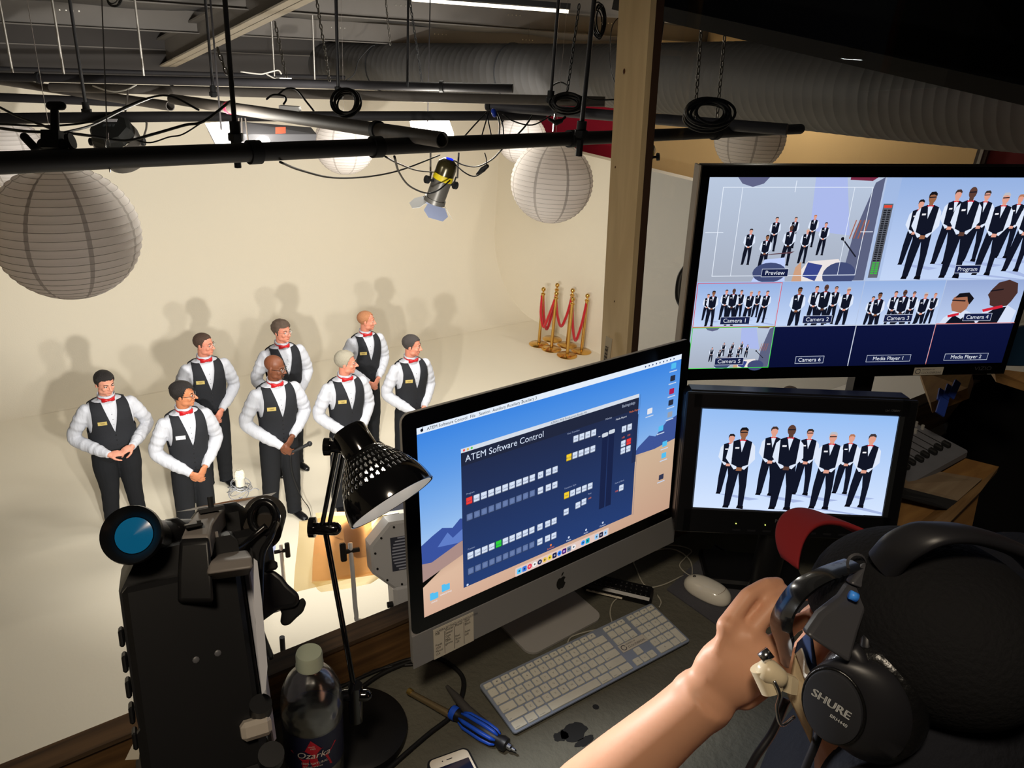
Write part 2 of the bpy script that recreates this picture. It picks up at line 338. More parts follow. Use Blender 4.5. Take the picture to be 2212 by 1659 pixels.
# ------------------------------------------------------------------ booth
DZ = 3.605
M_DESK = mat('desk_carpet_grey', (92, 90, 80), .85, spec=.25, bump=1, bscale=90, bstr=.35, var=.25, vscale=9)
M_RAIL = wood('rail_wood', (120, 88, 50), (84, 58, 32), 4, 0); M_RAILT = wood('rail_top', (96, 74, 52), (60, 46, 34), 4, 0)
desk = MB().box((.475, .40, DZ-.018), (2.55, 1.16, .036)).build('desk', M_DESK); tag(desk, 'long dark grey worktop carrying the computer, keyboard and tools', 'desk')
for (x, y, rx, ry, s) in [(1287, 1527, .006, .006, 1), (1240, 1580, .022, .014, 3), (1212, 1590, .012, .008, 4), (1262, 1601, .017, .006, 5)]:
    c = PZ(x, y, DZ+.0004); pr = random.Random(s); k = 22; mb = MB()
    mb.add([(c[0]+rx*(1+.35*pr.random()*(s > 1))*math.cos(a*2*math.pi/k), c[1]+ry*(1+.5*pr.random()*(s > 1))*math.sin(a*2*math.pi/k), c[2]) for a in range(k)], [list(range(k))])
    mb.build('stain', mat('ink_stain', (18, 18, 16), .7), desk)
mb = MB().box((.2, 1.0, DZ+.03), (5.4, .034, .12)); rail = mb.build('ledge_board', M_RAIL, smooth=0); tag(rail, 'brown wooden ledge board along the studio side of the desk', 'ledge')
MB().box((.2, 1.0, DZ+.094), (5.4, .042, .008)).build('ledge_cap', M_RAILT, rail, smooth=0)
struct(MB().box((.2, 1.0, DZ-.9), (5.4, .08, 1.7)).build('wall_front', M_BLACK))
# leaning wooden post
pt = PV(1406, 0, 1.2); pb = PV(1352, 780, 1.2); d = pb-pt; top = pt-d*.5; bot = pt+d*((pt[2]-3.2)/(-d[2]))
M_STUD = wood('pine_stud', (226, 204, 162), (212, 188, 146), 2.2, 2, .6)
mb = MB(); off = np.array([0, .089, 0]); wr = np.array([.016, 0, 0])
V = [top, top+wr, top+wr+off, top+off, bot, bot+wr, bot+wr+off, bot+off]
FS = [[0, 1, 2, 3], [7, 6, 5, 4], [0, 4, 5, 1], [1, 5, 6, 2], [2, 6, 7, 3], [3, 7, 4, 0]]
mb.add(V, FS); post = mb.build('wooden_post', M_STUD, smooth=0); tag(post, 'pale pine stud standing at the left edge of the window', 'post')
mb = MB(); V = [p+wr*1.02 for p in (top, top+np.array([.022, 0, 0]), top+np.array([.022, .06, 0]), top+np.array([0, .06, 0]), bot, bot+np.array([.022, 0, 0]), bot+np.array([.022, .06, 0]), bot+np.array([0, .06, 0]))]
mb.add(V, FS).build('window_stop', mat('dark_wood', (70, 50, 38), .6), post, smooth=0)
for q, r in (((1348, 154), .0042), ((1329, 361), .002), ((1327, 651), .0018)):
    uf = float(pt[0]+(pt[2]-PU(q[0], q[1], pt[0])[2])*d[0]/(-d[2])); c = PU(q[0], q[1], uf-.0012); mb = MB(); mb.ell(c, (.0008, r*.8, r*1.3))
    mb.build('knot', mat('knot_brown', (90, 52, 24), .6), post)
# barcode sticker
c = PU(1312, 760, pt[0]+(4.76-4.08)*d[0]/(-d[2])-.003); st = MB(); st.box(c, (.0006, .022, .075)); 
for k in range(16): st.box((c[0]-.0008, c[1]+.003, c[2]+.012-.0034*k*.9), (.0005, .01, random.choice([.0008, .0015, .0022])), mi=1)
st.build('barcode_sticker', [mat('sticker_cream', (196, 184, 160), .5), M_BLACK], post, smooth=0)
# window pane right of the post
def glassmat():
    m = bpy.data.materials.new('window_glass'); m.use_nodes = True; nt = m.node_tree; nt.nodes.clear()
    o = nt.nodes.new('ShaderNodeOutputMaterial'); mx = nt.nodes.new('ShaderNodeMixShader'); t = nt.nodes.new('ShaderNodeBsdfTransparent'); g = nt.nodes.new('ShaderNodeBsdfGlossy'); f = nt.nodes.new('ShaderNodeMath'); lw = nt.nodes.new('ShaderNodeLayerWeight'); lw.inputs[0].default_value = .5; p5 = nt.nodes.new('ShaderNodeMath'); p5.operation = 'POWER'; p5.inputs[1].default_value = 5; nt.links.new(lw.outputs['Facing'], p5.inputs[0]); f.operation = 'MULTIPLY_ADD'; f.inputs[1].default_value = .95; f.inputs[2].default_value = .042; nt.links.new(p5.outputs[0], f.inputs[0])
    g.inputs['Roughness'].default_value = .01; t.inputs[0].default_value = (.95, .95, .94, 1); pass
    nt.links.new(f.outputs[0], mx.inputs[0]); nt.links.new(t.outputs[0], mx.inputs[1]); nt.links.new(g.outputs[0], mx.inputs[2]); nt.links.new(mx.outputs[0], o.inputs[0]); return m
struct(MB().box((2.9, 1.262, 4.75), (3.25, .006, 2.2)).build('window_1', glassmat(), smooth=0))
# booth interior behind the camera, which the pane reflects
M_STUDD = wood('stud_far', (170, 140, 96), (150, 120, 80), 2.2, 2)
struct(MB().box((1.2, -3.4, 4.3), (9, .1, 3.6)).build('wall_booth', M_BLACK, smooth=0))
for k, (x, y, lab) in enumerate([(3.4, -1.5, 'pine stud of the booth frame, reflected at the left of the pane'), (4.6, -1.6, 'pine stud of the booth frame, reflected by the dark corner of the pane')]):
    tag(MB().box((x, y, 4.75), (.04, .09, 2.3)).build('pine_stud', M_STUDD, smooth=0), lab, 'stud')
tag(MB().box((4.0, -1.55, 4.62), (1.2, .09, .035)).build('pine_crosspiece', M_STUDD, smooth=0), 'pine crosspiece between two booth studs, reflected in the pane', 'beam')
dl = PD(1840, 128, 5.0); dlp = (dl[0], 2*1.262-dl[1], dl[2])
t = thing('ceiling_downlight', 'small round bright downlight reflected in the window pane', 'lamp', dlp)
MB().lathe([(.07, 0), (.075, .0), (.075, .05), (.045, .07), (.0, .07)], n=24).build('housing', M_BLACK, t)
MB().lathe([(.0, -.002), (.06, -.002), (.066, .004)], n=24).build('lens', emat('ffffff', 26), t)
# ------------------------------------------------------------------ pipe grid
GZ = 4.28
def pipe(pa, pb, za, zb, r, label, m=None, open_end=False, ext=(0, 0)):
    a, b = PZ(*pa, za), PZ(*pb, zb); d = (b-a)/np.linalg.norm(b-a); a = a-d*ext[0]; b = b+d*ext[1]
    mb = MB()
    if open_end:
        x, y, z = frame(d); an = np.arange(24)*2*math.pi/24; C = np.outer(np.cos(an), x)+np.outer(np.sin(an), y)
        mb.loft([a+C*r, b+C*r, b+C*(r*.84), b-d*.5+C*(r*.84)], (1, 1))
    else: mb.cyl(a, b, r, n=24)
    o = mb.build('lighting_pipe', m or M_PIPE, smooth=50); tag(o, label, 'pipe', 'pipes of the lighting grid'); return o, a, b
def collar(P, a, b, r, name='pipe_collar', w_=.012, parent=None, m=None):
    d = (b-a)/np.linalg.norm(b-a); t = np.dot(np.array(P)-a, d); c = a+d*t
    return MB().cyl(c-d*w_, c+d*w_, r*1.18, n=20).build(name, m or M_BLACK, parent)
pA, a_, b_ = pipe((0, 352), (1320, 296), 4.28, 4.26, .0305, 'nearest black pipe crossing the whole studio opening above the lanterns', mat('near_pipe', (40, 38, 38), .6), ext=(1.5, 1.85))
for q in ((508, 318), (1252, 299), (829, 322), (1600, 288)): collar(PZ(*q, 4.27), a_, b_, .033, parent=pA, w_=.02)
pB2, a2_, b2_ = pipe((372, 214), (955, 302), 4.19, 4.315, .029, 'grey open-ended pipe pointing at the middle of the nearest black pipe', M_PIPE2, True)
collar(PZ(829, 283, 4.29), a2_, b2_, .031, parent=pB2); 
MB().cyl(a2_+(b2_-a2_)*.30, a2_+(b2_-a2_)*.31, .033, n=20).build('pink_tape', mat('pink_tape', (200, 50, 80), .5), pB2)
pB1, _, _ = pipe((60, 184), (368, 229), 4.03, 4.10, .031, 'grey open-ended pipe at far left beside the black spotlight', M_PIPE2, True, ext=(1.0, 0))
pC, c1, c2 = pipe((0, 256), (367, 252), 4.05, 4.10, .030, 'black pipe second from the front behind the clamp', ext=(1.0, 0))
pC2, _, _ = pipe((367, 252), (1080, 250), 4.10, 4.19, .029, 'black pipe running behind both bright panels', ext=(0, .3))
pD, _, _ = pipe((0, 210), (190, 218), 3.98, 4.0, .031, 'short black pipe at the left edge above the clamp', ext=(1.5, .3))
pE, e1, e2 = pipe((0, 166), (1108, 191), 4.10, 4.32, .030, 'long black pipe ending in front of the duct', ext=(1.5, 0))
collar(PZ(75, 168, 4.12), e1, e2, .036, parent=pE); collar(PZ(968, 188, 4.28), e1, e2, .036, parent=pE)
pF, _, _ = pipe((0, 149), (745, 168), 3.95, 4.0, .026, 'thin dark pipe highest in the grid under the rafter', ext=(1, 0))
pG, _, _ = pipe((250, 192), (1200, 217), 4.15, 4.32, .030, 'grey pipe directly below the long black pipe', M_PIPE2, ext=(.5, .3))
pH, h1, h2 = pipe((1052, 228), (1700, 280), 4.24, 4.30, .0315, 'blue-grey pipe crossing behind the pine stud at right', mat('bluegrey_pipe', (62, 62, 70), .55, var=.2, vscale=15))
collar(PZ(1058, 229, 4.24), h1, h2, .033, parent=pH)
# hanging rods
def rod(q, z, r, label, m=None, top=None, foot=True):
    p = PZ(*q, z); zt = roofz(p[1])+.05 if top is None else top
    o = MB().cyl(p, (p[0], p[1], zt), r, n=10).build('hanging_rod', m or M_PIPE, smooth=60); tag(o, label, 'rod', 'rods holding the grid')
    if foot:
        mb = MB(); mb.cyl(p-np.array([0, 0, .02]), p+np.array([0, 0, .05]), r*2.1, n=12); mb.cyl(p-np.array([0, 0, .012]), p+np.array([0, 0, .012]), r*3, n=6); mb.build('rod_clamp', M_BLACK, o)
    return o, p
M_ROD = mat('dark_rod', (46, 46, 50), .45); M_RODG = mat('galvanised_rod', (170, 165, 158), .4, metal=.6)
rod((187, 240), 4.09, .0095, 'dark hanging rod third from the left edge', M_ROD)
o, p = rod((509, 296), 4.31, .0085, 'thick black hanging rod bolted to the nearest pipe at left', M_ROD)
MB().cyl(p-np.array([0, 0, .10]), p-np.array([0, 0, .03]), .012, n=6).build('rod_bolt', M_BLACK, o)
rod((731, 207), 4.27, .010, 'black hanging rod directly above the coiled cable', M_ROD)
rod((880, 188), 4.29, .0085, 'black hanging rod in front of the ribbed duct', M_ROD, foot=False)
o, p = rod((1255, 287), 4.30, .0105, 'thick black hanging rod nearest the pine stud', M_ROD)
MB().cyl(p-np.array([0, 0, .10]), p-np.array([0, 0, .03]), .016, n=6).build('rod_bolt', M_BLACK, o)
rod((1189, 215), 4.33, .010, 'black hanging rod beside the chain near the pine stud', M_ROD)
rod((461, 203), 4.19, .009, 'dark hanging rod passing in front of the rafter', M_ROD)
rod((593, 165), 4.0, .010, 'galvanised hanging rod at the far end of the duct', M_RODG, foot=False)
rod((680, 172), 4.0, .010, 'galvanised hanging rod at the open end of the duct', M_RODG, foot=False)
rod((138, 160), 4.13, .010, 'pale hanging rod second from the left edge', M_RODG, foot=False)
rod((28, 160), 4.12, .009, 'pale hanging rod at the left edge', M_RODG, foot=False)
rod((311, 166), 4.16, .009, 'galvanised hanging rod fourth from the left edge', M_RODG, foot=False)
rod((1405, 250), 4.3, .008, 'black hanging rod just right of the pine stud', M_ROD, foot=False)
# chains
def chain(qa, qb, za, r, label, m=None):
    a = PZ(*qa, za); dpt = float(np.dot(a-O, FW)); b = PD(*qb, dpt); L = np.linalg.norm(b-a); pitch = r*9; n = int(L/pitch)+1
    mb = MB(); d = (b-a)/L; x, y, _ = frame(d, (1, 0, 0))
    for i in range(n):
        c = a+d*(i+.5)*pitch; s = x if i % 2 else y; pts = [c+s*2.2*r*math.cos(t)+d*5.4*r*math.sin(t) for t in np.linspace(0, 2*math.pi, 13)[:-1]]
        mb.tube(pts, r, 5, close=True)
    o = mb.build('hanging_chain', m or M_BLACK, smooth=180); tag(o, label, 'chain', 'chains hanging from the roof')
M_CH = mat('steel_chain', (120, 116, 110), .35, metal=.7)
chain((1224, 208), (1250, 20), 4.3, .0042, 'black chain hanging beside the coil near the pine stud')
chain((1500, 262), (1522, -30), 4.30, .0042, 'black chain left of its twin right of the pine stud', M_CH)
chain((1548, 258), (1576, -30), 4.30, .0042, 'black chain right of its twin in the window', M_CH)
chain((490, 160), (470, 105), 4.42, .0036, 'small steel chain below the rafter at left', M_CH)
chain((618, 166), (594, 48), 4.36, .0036, 'small steel chain beside the galvanised rod', M_CH)
chain((712, 175), (684, 0), 4.33, .0036, 'small steel chain at the open end of the duct', M_CH)
chain((912, 180), (885, 0), 4.25, .0038, 'dark chain crossing the ribbed duct')
chain((843, 97), (832, -10), 4.5, .0036, 'thin pale chain above the duct', M_CH)
# steel safety cable with loop
p = PZ(232, 300, 4.33); q = PD(219, -20, float(np.dot(p-O, FW)))
mb = MB().cyl(p, q, .0018, n=6); l = [p+np.array([.0, 0, -.0])+(RT*math.sin(t)*.006-UP*(.016-.016*math.cos(t))) for t in np.linspace(0, 2*math.pi, 17)[:-1]]
mb.tube(l, .0012, 6, close=True); mb.cyl(p-UP*.0, p+UP*.018, .0035, n=8); mb.tube([p-UP*.032, p-UP*.07+RT*.004, p-UP*.098+RT*.008], .002, 6)
tag(mb.build('steel_cable', M_CHROME, smooth=60), 'thin steel safety cable with an eye loop in front of the nearest pipe', 'cable')
# ------------------------------------------------------------------ cables
def pc(label, pts, z, r, m=None, sag=None, group='cables draped over the grid'):
    P = [PZ(x, y, z) if not isinstance(z, (list, tuple)) else PD(x, y, zz) for (x, y), zz in zip(pts, z if isinstance(z, (list, tuple)) else [z]*len(pts))]
    cable('power_cable', P, r, m or M_RUB, label, 'cable', group=group)
def pcd(label, pts, d, r, m=None): pc(label, pts, [d]*len(pts) if np.isscalar(d) else d, r, m)
pcd('black cable draped from the left edge over the clamp', [(0, 232), (40, 252), (90, 270), (140, 290)], [2.6, 2.5, 2.4, 2.3], .004)
pcd('black cable swagging across the back of the black spotlight', [(0, 277), (60, 284), (130, 286), (200, 294), (270, 304), (330, 290), (400, 270), (440, 262), (497, 219)], [2.6, 2.5, 2.5, 2.6, 2.7, 2.8, 2.9, 2.9, 3], .0052)
pcd('black cable looping low left of the bright panel', [(290, 302), (325, 308), (365, 296), (395, 290), (440, 262)], 2.9, .003)
pcd('black cable rising from the clamp to the open-ended pipe', [(140, 286), (200, 270), (260, 240), (300, 222), (335, 208)], [2.5, 2.7, 3, 3.2, 3.4], .0042)
pcd('black cable running under the second pipe at left', [(0, 268), (100, 272), (190, 264), (250, 240), (320, 212), (370, 208), (430, 238)], 3.0, .0042)
pcd('thin cable sagging below the nearest pipe left of the spotlight', [(605, 350), (650, 368), (720, 384), (800, 381), (870, 366), (950, 335)], [2.6, 2.9, 3.3, 3.8, 4.2, 4.6], .0042)
pcd('cable looping under the nearest pipe to the spotlight barrel', [(832, 338), (858, 352), (900, 368), (940, 372)], [3, 3.6, 4.3, 5], .0040)
pcd('curved cable hanging left of the spotlight', [(852, 338), (862, 372), (885, 402), (920, 417), (945, 412), (972, 390)], [3, 3.6, 4.3, 4.9, 4.9, 4.95], .0050)
pcd('cable leaving the spotlight towards the plug at right', [(980, 346), (1000, 356), (1030, 360), (1062, 345), (1085, 322)], [5.1, 5, 4.8, 4.5, 4.2], .0046)
pcd('cable looping from the spotlight to the inline plug', [(975, 345), (1000, 370), (1025, 381), (1048, 368)], [5.1, 4.9, 4.8, 4.7], .0042)
pcd('thin cable dropping from the nearest pipe to the inline plug', [(1047, 330), (1051, 345), (1051, 358)], 4.2, .003)
for k, (xa, xb, dd) in enumerate(((1052, 1002, 0), (1056, 1040, 1), (1050, 1062, 2), (1075, 1088, 3), (1072, 1078, 4))):
    pcd(['black cable slanting left from the blue plug', 'black cable hanging down below the blue plug', 'black cable hanging straight beside the blue plug', 'black cable bowing right of the blue plug', 'black cable nearest the small lantern'][k], [(xa, 242), ((xa+xb)/2+4*(k > 2)*(1), 268), (xb, 296)], 4.6, .0042)
pcd('black cable looping in front of the small bright lantern', [(1085, 246), (1110, 262), (1150, 270), (1190, 250)], 4.7, .0044)
pcd('black cable slanting across the small bright lantern', [(1150, 250), (1135, 272), (1115, 294)], 4.5, .005)
pcd('long cable along the grey pipe at left centre', [(330, 165), (400, 195), (460, 197), (520, 205), (590, 196)], 6, .006)
pcd('cable arching over the pink-taped fixture cord', [(600, 205), (618, 192), (640, 194), (662, 220), (678, 240)], 3.6, .0045)
pcd('small cable loop by the pink tape', [(575, 215), (590, 205), (612, 207), (618, 215), (612, 226)], 3.4, .0045)
pcd('loose cable arching beside the black chain', [(1185, 200), (1195, 184), (1212, 178), (1228, 186)], 5.8, .006)
pcd('cable running off behind the pine stud', [(1268, 212), (1290, 216), (1330, 215)], 4, .004)
pcd('thin black cable hanging down the duct', [(1345, 30), (1322, 60), (1318, 140), (1332, 190)], 4.5, .003)
pcd('thin black cable climbing the far end of the duct', [(745, 176), (765, 160), (775, 130), (800, 102), (810, 98)], 8, .006)
pcd('white cable strand lying along the far pipe', [(520, 155), (560, 160), (575, 158), (600, 152), (608, 160)], 7, .007, mat('white_cable', (220, 215, 205), .5))
pcd('white cable strand beside the bright ballast', [(575, 160), (590, 168), (600, 172)], 7, .006, mat('white_cable', (220, 215, 205), .5))
pcd('curved pale cable at the left edge of the grid', [(200, 185), (225, 194), (250, 198), (275, 193), (295, 183)], 5, .005, mat('white_cable', (220, 215, 205), .5))
# inline plug, blue plug, coils
mb = MB(); a, b = PD(1030, 376, 4.75), PD(1052, 359, 4.7); mb.cap(a, (a+b)/2, .006, .016); mb.cap((a+b)/2, b, .017, .013); tag(mb.build('inline_plug', M_RUB), 'black inline plug on the cables right of the spotlight', 'plug')
tag(MB().cap(PD(1066, 240, 4.6), PD(1068, 248, 4.6), .016, .014).build('blue_plug', mat('blue_plastic', (20, 60, 190), .4)), 'small blue plug hanging under the blue-grey pipe', 'plug')
def coil(q, d, R, rx, label, n=9, r=.0045):
    mb = MB(); c = PD(*q, d); rn = random.Random(int(q[0]))
    for k in range(n):
        e = 1+rn.uniform(-.16, .12); f_ = rx*(1+rn.uniform(-.1, .1)); oc = c+RT*rn.uniform(-.012, .012)+UP*rn.uniform(-.015, .01)+FW*(k-n/2)*r*1.2
        mb.tube([oc+RT*R*e*f_*math.cos(t)+UP*R*e*math.sin(t) for t in np.linspace(0, 2*math.pi, 29)[:-1]], r, 6, close=True)
    tag(mb.build('cable_coil', M_RUB, smooth=180), label, 'cable', 'cable coils')
coil((746, 222), 3.4, .052, 1, 'coiled black cable hanging at the foot of a rod in the grid', 8)
coil((1294, 45), 3.6, .07, .35, 'bundle of cables hanging from the roof left of the pine stud', 9, .003)
coil((1226, 222), 4.6, .05, 1.7, 'tangle of black cable heaped on the pipe near the pine stud', 9, .006)
coil((1530, 245), 3.0, .05, 1.6, 'tangle of black cable on the pipe right of the pine stud', 9, .006)
coil((245, -2), 4.5, .04, .9, 'small coil of cable at the top edge left of the rafter', 5, .003)
# clamp with hand knobs on the near pipe (left)
c = PD(118, 305, 2.2); t = thing('pipe_clamp', 'black clamp with two hand knobs sitting on the nearest pipe at left', 'clamp', c)
def lp(o, d=0): return np.array(RT)*o[0]+np.array(UP)*o[1]+np.array(FW)*(o[2] if len(o) > 2 else d)
mb = MB(); mb.cap(lp((0, .085)), lp((.002, -.02)), .011, .013); mb.box((0, 0, 0), (.05, .05, .05), np.stack([RT, UP, -FW], 1)); mb.cap(lp((-.03, -.01)), lp((.02, -.012)), .018, .02); mb.build('body', M_BLACK, t)
MB().cap(lp((-.085, .012)), lp((-.055, -.02)), .012, .012).build('knob', M_BLACK, t)
MB().lathe([(0, -.006), (.022, -.006), (.022, .006), (0, .006)], lp((.045, 0)), RT*.9+UP*.2, 16).build('knob', M_BLACK, t)
mb = MB(); mb.cap(lp((-.012, .1)), lp((.02, .1)), .012, .012); mb.build('hook', M_BLACK, t)
# ------------------------------------------------------------------ paper lanterns
M_PAPER = bpy.data.materials.new('lantern_paper'); M_PAPER.use_nodes = True
def paper(m, col, tcol, f):
    nt = m.node_tree; nt.nodes.clear(); o = nt.nodes.new('ShaderNodeOutputMaterial'); a = nt.nodes.new('ShaderNodeBsdfDiffuse'); b = nt.nodes.new('ShaderNodeBsdfTranslucent'); x = nt.nodes.new('ShaderNodeMixShader')
    a.inputs[0].default_value = (*s2l(col), 1); b.inputs[0].default_value = (*s2l(tcol), 1); x.inputs[0].default_value = f
    nt.links.new(a.outputs[0], x.inputs[1]); nt.links.new(b.outputs[0], x.inputs[2]); nt.links.new(x.outputs[0], o.inputs[0])
paper(M_PAPER, (240, 234, 230), (244, 236, 228), .45)
M_PSEAM = bpy.data.materials.new('lantern_paper_overlap'); M_PSEAM.use_nodes = True; paper(M_PSEAM, (198, 190, 184), (190, 180, 172), .3)
M_WIRE = mat('lantern_wire', (170, 160, 152), .5)
def make_lantern():
    t = thing('paper_lantern', '', 'lantern'); R = .305; mb = MB(); nr = 22; rows = []; n = 96
    for i in range(nr*4+1):
        th = math.radians(14)+(math.pi-math.radians(28))*i/(nr*4); k = (i % 4)/4; dip = -.0035*math.sin(math.pi*k) if i % 4 else 0
        rows.append((R+dip-.0)*np.array([math.sin(th), math.cos(th)]))
    rings = []; an = np.arange(n)*2*math.pi/n
    for r, z in rows: rings.append(np.stack([r*np.cos(an), r*np.sin(an), np.full(n, z*.97)], 1))
    mb.loft(rings, (0, 0)); mb.m = [1 if (j % 12) == 0 else 0 for i in range(nr*4) for j in range(n)]
    mb.build('paper_shade', [M_PAPER, M_PSEAM], t, 180)
    mb = MB()
    for i in range(nr+1):
        r, z = rows[i*4]; mb.tube([(r*1.002*math.cos(a), r*1.002*math.sin(a), z*.97) for a in np.linspace(0, 2*math.pi, 49)[:-1]], .0011, 4, close=True)
    mb.build('rib_wires', M_WIRE, t, 180)
    mb = MB(); mb.cyl((0, 0, -.29), (0, 0, .34), .002, n=6); mb.bar((-.07, 0, .3), (.07, 0, .3), .003, .003); mb.build('wire_frame', M_WIRE, t)
    return t
L0 = make_lantern()
lans = [((145, 503), 147, 'biggest and nearest white paper lantern at the left edge'), ((1192, 394), 89, 'round white paper lantern between the red wall and the pine stud'), ((1620, 296), 76, 'round white paper lantern seen through the window right of the pine stud'),
        ((1127, 300), 54, 'small glowing paper lantern partly hidden behind a larger one'), ((744, 312), 65, 'pale paper lantern hanging above the middle of the back wall'), ((18, 330), 76, 'pale paper lantern half hidden behind the nearest pipe at the left edge')]
for i, (q, r, lab) in enumerate(lans):
    t = L0 if i == 0 else copy_tree(L0)
    t.location = PD(*q, F*.305/r); t['label'] = lab; t['group'] = 'white paper lanterns'; t.rotation_euler = (0, 0, i*.35+.1); MB().cyl((0, 0, .33), (0, 0, roofz(t.location[1])-t.location[2]+.02), .0013, n=5).build('hanging_wire', M_WIRE, t)
# ------------------------------------------------------------------ stage fixtures
M_WHITE = mat('white_enamel', (222, 224, 230), .4, spec=.5); M_WHITEM = mat('white_plastic', (225, 225, 225), .45)
M_BARN = mat('barn_door_grey', (150, 158, 186), .5)
M_GLOW = emat('ffffff', 20)
def gelmat(name, col, alpha):
    m = bpy.data.materials.new(name); m.use_nodes = True; nt = m.node_tree; nt.nodes.clear(); o = nt.nodes.new('ShaderNodeOutputMaterial')
    a = nt.nodes.new('ShaderNodeBsdfTransparent'); b = nt.nodes.new('ShaderNodeBsdfTranslucent'); g = nt.nodes.new('ShaderNodeBsdfGlossy'); d = nt.nodes.new('ShaderNodeBsdfDiffuse'); x = nt.nodes.new('ShaderNodeMixShader'); y = nt.nodes.new('ShaderNodeMixShader'); z = nt.nodes.new('ShaderNodeMixShader')
    a.inputs[0].default_value = (*s2l(col), 1); b.inputs[0].default_value = (*s2l(col), 1); d.inputs[0].default_value = (*s2l(col), 1); g.inputs['Roughness'].default_value = .2; x.inputs[0].default_value = alpha; y.inputs[0].default_value = .06; z.inputs[0].default_value = .5
    nt.links.new(b.outputs[0], z.inputs[1]); nt.links.new(d.outputs[0], z.inputs[2]); nt.links.new(a.outputs[0], x.inputs[1]); nt.links.new(z.outputs[0], x.inputs[2]); nt.links.new(x.outputs[0], y.inputs[1]); nt.links.new(g.outputs[0], y.inputs[2]); nt.links.new(y.outputs[0], o.inputs[0]); return m
M_GEL = gelmat('cream_gel', (240, 222, 180), .4); M_GELO = gelmat('amber_gel', (242, 194, 150), .5)
def led_fixture(pos, target, label, up=(0, 0, 1), sc=.85):
    z = np.array(target)-np.array(pos); z /= np.linalg.norm(z); x = np.cross(z, up); x /= np.linalg.norm(x); y = np.cross(x, z)
    # local: Z forward, Y up, X right as seen from behind
    x = -x; R = Mx(pos, x, y, z)@Matrix.Scale(sc, 4); t = thing('studio_spotlight', label, 'light', M=R)
    # local x points to the left seen from behind
    oc = lambda r, n=8, ph=math.pi/8: [(r*math.cos(ph+2*math.pi*k/n), r*math.sin(ph+2*math.pi*k/n)) for k in range(n)]
    mb = MB(); e = [(1, 0, 0), (0, 1, 0)]
    def ring(r, zz, ph=math.pi/8, sq=1): return [(a*1.0, b*sq, zz) for a, b in oc(r, 8, ph)]
    mb.loft([ring(.125, -.24), ring(.135, -.232), ring(.135, -.15), ring(.085, -.13), ring(.08, -.02), ring(.095, -.015), ring(.095, 0)], (1, 0)); mb.loft([ring(.088, 0), ring(.07, -.03)], (0, 0))
    body = mb.build('housing', M_WHITE, t, 30)
    MB().lathe([(0, -.03), (.072, -.03)], n=24).build('lamp_lens', M_GLOW, t)
    mb = MB()
    for k in range(11):
        yy = -.05+k*.0115; hw = .05*math.sqrt(max(.1, 1-(yy-.006)**2/.0048)); mb.box((0, yy, -.2415), (hw*2, .0045, .006))
    mb.build('vent_slats', mat('vent_pale', (200, 208, 232), .4), t, 0)
    mb = MB(); mb.box((0, .006, -.2405), (.105, .125, .002)); mb.build('vent_recess', mat('vent_dark', (70, 74, 92), .6), t, 0)
    mb = MB()
    for k in range(12):
        a = k*math.pi/6+.2; mb.cyl((.112*math.cos(a), .112*math.sin(a), -.238), (.112*math.cos(a), .112*math.sin(a), -.243), .0042, n=8)
    mb.build('screws', M_BLACK, t)
    mb = MB(); mb.box((-.03, -.175, -.19), (.17, .12, .11), bev=.012); mb.build('ballast_box', M_WHITE, t, 30)
    MB().cyl((.052, -.19, -.21), (.075, -.19, -.21), .011, n=12).build('ballast_knob', M_BLACK, t)
    mb = MB(); mb.box((.0, -.205, -.247), (.034, .035, .001)); mb.box((.04, -.2, -.247), (.03, .025, .001)); mb.build('rating_label', mat('label_grey', (170, 172, 180), .5), t, 0)
    # yoke
    mb = MB(); pts = bez([(-.172, .03, -.1), (-.172, -.1, -.1), (-.172, -.24, -.1), (-.155, -.275, -.1), (0, -.29, -.1), (.155, -.275, -.1), (.172, -.24, -.1), (.172, -.1, -.1), (.172, .03, -.1)], 5); mb.tube(pts, .0085, 8, hint=(0, 0, 1)); mb.build('yoke', M_WHITE, t, 180)
    for s in (-1, 1):
        mb = MB(); mb.cyl((s*.14, 0, -.1), (s*.19, 0, -.1), .009, n=10); mb.box((s*.2, 0, -.1), (.022, .07, .02), bev=.004); mb.build('tilt_knob', M_BLACK, t)
    # barn doors
    for k, (cx_, cy_, ax, spread) in enumerate([(0, .095, (1, 0, 0), 1), (0, -.095, (1, 0, 0), -1), (-.095, 0, (0, 1, 0), -1), (.095, 0, (0, 1, 0), 1)]):
        poly = [(-.07, 0), (.07, 0), (.085, .06), (.05, .12), (-.05, .12), (-.085, .06)]; ax = np.array(ax, float); outd = np.array([cx_, cy_, 0])/.095; dirn = outd*.55+np.array([0, 0, .83])
        MB().prism(poly, (cx_, cy_, 0), ax, dirn, .0015).build('barn_door', M_BARN, t, 0)
    return t, R
L1, L1M = led_fixture((0.62, 2.20, 3.05), (2.2, 8.2, 1.1), 'white studio spotlight half hidden behind the black camcorder', sc=.72)
L2, L2M = led_fixture((1.02, 1.90, 3.15), (2.6, 8.2, 1.0), 'white vented studio spotlight between the desk lamp and the computer')
